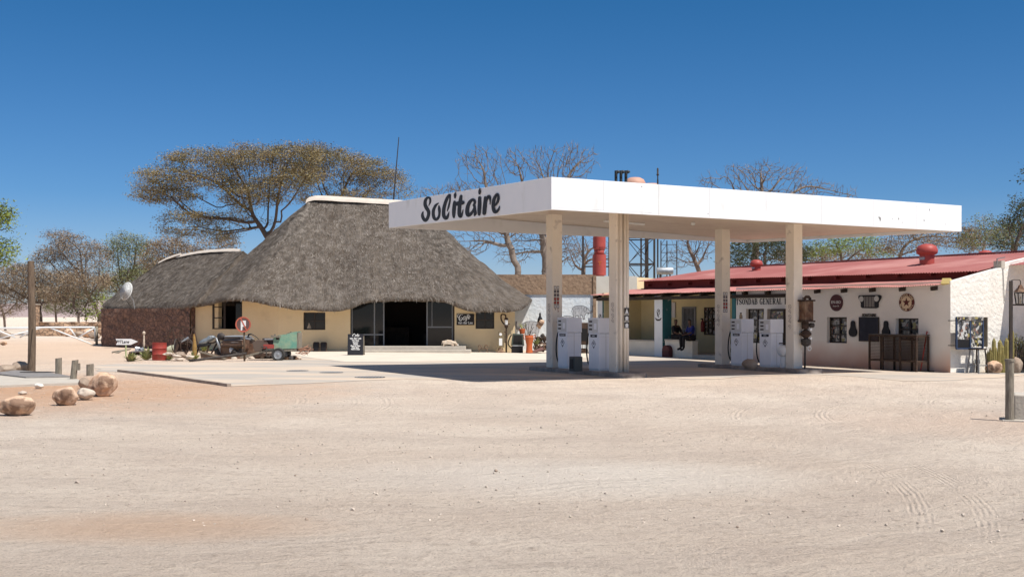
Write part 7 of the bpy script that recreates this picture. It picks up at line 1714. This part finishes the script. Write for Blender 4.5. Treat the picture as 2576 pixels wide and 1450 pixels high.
        lb.v = LV; lb.f = LF; lb.build('crown', leaf, t)
    return t
AC = dict(step=.38, dk=.40, di=2.2, r_tip=.012, leaves=66, leaf_sz=.060, spread=.36, flat=.34, clump=-.14, twl=.6, expo=2.7)
tree('acacia_tree', 'huge spreading camelthorn with olive-gold foliage above the thatched roof', 78, 700,
     [(640,400,120,40),(510,400,105,24),(450,450,115,30),(420,492,88,24),(500,545,95,26),(610,470,120,50),(700,450,100,60),(640,540,80,40),(470,580,66,18),(740,390,70,30),(560,590,60,20)], 4300, L_olive, M_bark, seed=3, trunk_r=.45, trunk=[(690,640),], **AC)
tree('acacia_tree', 'olive camelthorn crown right of the largest one, over the ridge end', 84, 850,
     [(830,420,100,48),(900,430,80,40),(960,455,70,34),(800,385,40,26),(860,500,110,30),(1010,480,35,20)], 2200, L_olive, M_bark, seed=5, trunk_r=.35, trunk=[(850,600)], **AC)
BR = dict(step=.40, dk=.42, di=2.2, r_tip=.013, leaves=34, leaf_sz=.075, spread=.38, clump=-.3, twl=.7, twigs=4, expo=2.7)
tree('thorn_tree', 'fine-twigged nearly bare thorn tree left of the stone wing, leaning trunk', 108, 262, [(180,625,75,36),(130,650,50,22),(230,650,50,45),(190,690,70,34),(150,600,50,18),(240,700,40,30)], 2200, L_brown, M_barkM, seed=7, trunk_r=.4, trunk=[(240,770),(215,730)], **BR)
tree('thorn_tree', 'brownish spreading thorn tree behind the timber pole', 104, 105, [(60,700,85,40),(20,730,60,40),(120,735,70,34),(40,690,70,25),(-40,720,50,50),(70,750,60,24),(150,720,50,36)], 2900, L_brown, M_bark, seed=8, trunk_r=.5, trunk=[(100,770)], **BR)
tree('thorn_tree', 'brown thorn tree with orange trunk beside the stone wall', 102, 208, [(150,735,60,26),(200,720,60,40),(235,700,40,40)], 1100, L_brown, M_barkM, seed=18, trunk_r=.3, trunk=[(195,790),(185,770)], **BR)
tree('thorn_tree', 'green-topped slender tree directly behind the satellite dish', 112, 300, [(310,630,50,45),(350,640,40,50),(330,690,60,45),(290,700,50,44),(350,700,50,40)], 2200, L_mid, M_barkM, seed=9, trunk_r=.3, trunk=[(310,760)], step=.42, dk=.42, di=2.2, r_tip=.013, leaves=34, leaf_sz=.08, spread=.38, twl=.5, twigs=3, clump=-.3)
tree('thorn_tree', 'reddish brown scrubby tree behind the wing ridge', 96, 460, [(430,625,60,30),(500,630,60,30),(560,620,40,26),(395,650,40,40),(470,670,80,30)], 2600, L_brown, M_barkM, seed=10, trunk_r=.3, trunk=[(460,720)], step=.42, dk=.42, di=2.2, r_tip=.013, leaves=34, leaf_sz=.08, spread=.38, twl=.5, twigs=3, clump=-.3)
tree('leafy_tree', 'bright fresh green tree cut by the left picture edge', 60, -70, [(-10,555,50,44),(-15,635,50,40),(12,600,24,20),(18,545,20,14)], 2200, L_green, M_bark, seed=11, trunk_r=.25, trunk=[(-60,700)], step=.35, dk=.4, di=2.2, leaves=60, leaf_sz=.075, spread=.30, flat=.6, twl=.3, clump=-.25)
tree('leafy_shrub', 'dense green shrub behind the low stone wall', 103, 222, [(215,765,36,34),(250,750,34,34),(195,780,30,22)], 900, L_mid, M_barkM, seed=12, leaves=26, leaf_sz=.11, spread=.34, flat=.8, step=.5, dk=.5)
tree('leafy_shrub', 'green shrub tight behind the corner of the stone wing', 101, 262, [(260,770,24,34),(240,790,24,16)], 600, L_green, M_barkM, seed=13, leaves=20, leaf_sz=.11, spread=.34, flat=.8, step=.5, dk=.5)
BA = dict(clump=-.35, step=.36, dk=.36, di=2.0, r_tip=.016, twl=.5, twigs=3, up=.3, expo=2.5)
tree('bare_tree', 'leafless pale tree above the painted name, left one', 84, 1310, [(1200,420,60,48),(1225,470,60,40),(1180,480,50,30),(1240,400,30,30),(1240,560,70,50),(1180,610,60,40),(1300,560,40,40)], 1500, None, M_barkN, seed=14, trunk_r=.32, trunk=[(1300,670),(1275,600)], **BA)
tree('bare_tree', 'leafless pale tree above the canopy corner, the broadest one', 86, 1370, [(1310,410,50,40),(1370,420,60,50),(1440,410,60,48),(1480,400,30,30),(1400,480,100,30),(1340,590,70,50),(1420,620,60,50),(1290,640,50,30)], 2400, None, M_barkN, seed=15, trunk_r=.45, trunk=[(1372,660),(1365,590)], **BA)
tree('bare_tree', 'low leafless tree left of the painted name', 92, 1120, [(1080,490,36,26),(1130,490,40,30),(1100,540,50,30)], 450, None, M_barkN, seed=16, trunk_r=.15, trunk=[(1110,600)], **BA)
tree('bare_tree', 'leafless grey thicket tree seen under the canopy by the red stack', 90, 1470, [(1450,640,50,36),(1490,620,40,30),(1440,590,40,30),(1530,640,50,30)], 700, None, M_barkM, seed=17, trunk_r=.18, trunk=[(1465,690)], **BA)
tree('bare_tree', 'wide leafless tree above the right half of the canopy', 88, 1900, [(1850,440,45,30),(1920,440,60,34),(1990,445,50,32),(2040,475,60,24),(2110,490,50,18),(1920,500,120,30),(1780,455,28,22)], 1900, None, M_barkN, seed=19, trunk_r=.35, trunk=[(1900,620),(1905,560)], **BA)
tree('bare_tree', 'dark leafless tree right of the lattice mast under the canopy', 86, 1760, [(1740,630,55,40),(1780,610,40,30),(1710,650,40,30),(1730,580,60,20)], 800, None, M_barkM, seed=20, trunk_r=.2, trunk=[(1760,690),(1752,670)], **BA)
LE = dict(clump=-.3, step=.40, dk=.42, di=2.2, r_tip=.014, twl=.4, expo=2.6)
tree('thorn_tree', 'dark olive tangled tree behind the small roof vent', 84, 1930, [(1880,650,60,26),(1940,640,60,30),(2000,640,50,28),(1930,610,80,20),(1860,620,40,24)], 1300, L_dkgreen, M_bark, seed=21, trunk_r=.25, leaves=34, leaf_sz=.085, spread=.36, **LE)
tree('leafy_tree', 'feathery fresh green tree under the canopy right of the last column', 86, 2130, [(2110,620,50,24),(2170,615,50,22),(2220,635,36,16),(2060,625,40,20)], 900, L_green, M_bark, seed=22, trunk_r=.25, leaves=36, leaf_sz=.075, spread=.34, flat=.4, **LE)
tree('thorn_tree', 'tangled brown tree behind the big roof vent', 84, 2300, [(2260,620,50,26),(2330,600,50,34),(2390,590,40,40),(2430,600,40,44),(2300,590,60,20)], 1500, L_brown, M_barkM, seed=23, trunk_r=.25, leaves=32, leaf_sz=.08, spread=.36, **LE)
tree('thorn_tree', 'greyish twiggy tree right of the canopy end', 82, 2480, [(2480,580,40,44),(2510,590,40,44),(2460,610,50,30)], 1100, L_mid, M_barkL, seed=24, trunk_r=.2, leaves=22, leaf_sz=.075, spread=.34, **LE)
tree('leafy_tree', 'tall dark-leaved tree cut by the right picture edge', 66, 2640, [(2590,500,46,40),(2600,560,70,50),(2560,560,40,44),(2600,450,30,40),(2540,610,40,24)], 1500, L_dkgreen, M_bark, seed=25, trunk_r=.25, leaves=36, leaf_sz=.08, spread=.3, **LE)

tree('thorn_tree', 'farther brown thorn tree filling the gap at the far left edge', 135, 20, [(0,760,60,34),(40,745,50,36),(-30,740,50,40)], 700, L_brown, M_barkM, seed=31, trunk_r=.3, **BR)
tree('thorn_tree', 'farther olive thorn tree low between the timber pole and the shrubs', 132, 150, [(140,765,50,28),(180,750,50,34),(110,750,40,36)], 700, L_mid, M_barkM, seed=32, trunk_r=.3, **BR)
tree('thorn_tree', 'farther brown tree behind the green-topped slender tree', 128, 380, [(350,700,60,50),(400,680,50,40),(290,730,50,40)], 900, L_brown, M_barkM, seed=33, trunk_r=.3, **BR)
tree('thorn_tree', 'low brown tree right behind the middle of the red roof ridge', 96, 2060, [(2000,640,60,24),(2080,645,60,22),(2160,640,50,20)], 800, L_brown, M_barkM, seed=34, trunk_r=.3, leaves=32, leaf_sz=.08, spread=.36, **LE)
tree('thorn_tree', 'low dark olive tree behind the ridge at the right edge', 92, 2520, [(2450,600,50,26),(2520,595,60,34),(2570,590,50,40)], 900, L_dkgreen, M_barkM, seed=35, trunk_r=.3, leaves=32, leaf_sz=.08, spread=.36, **LE)
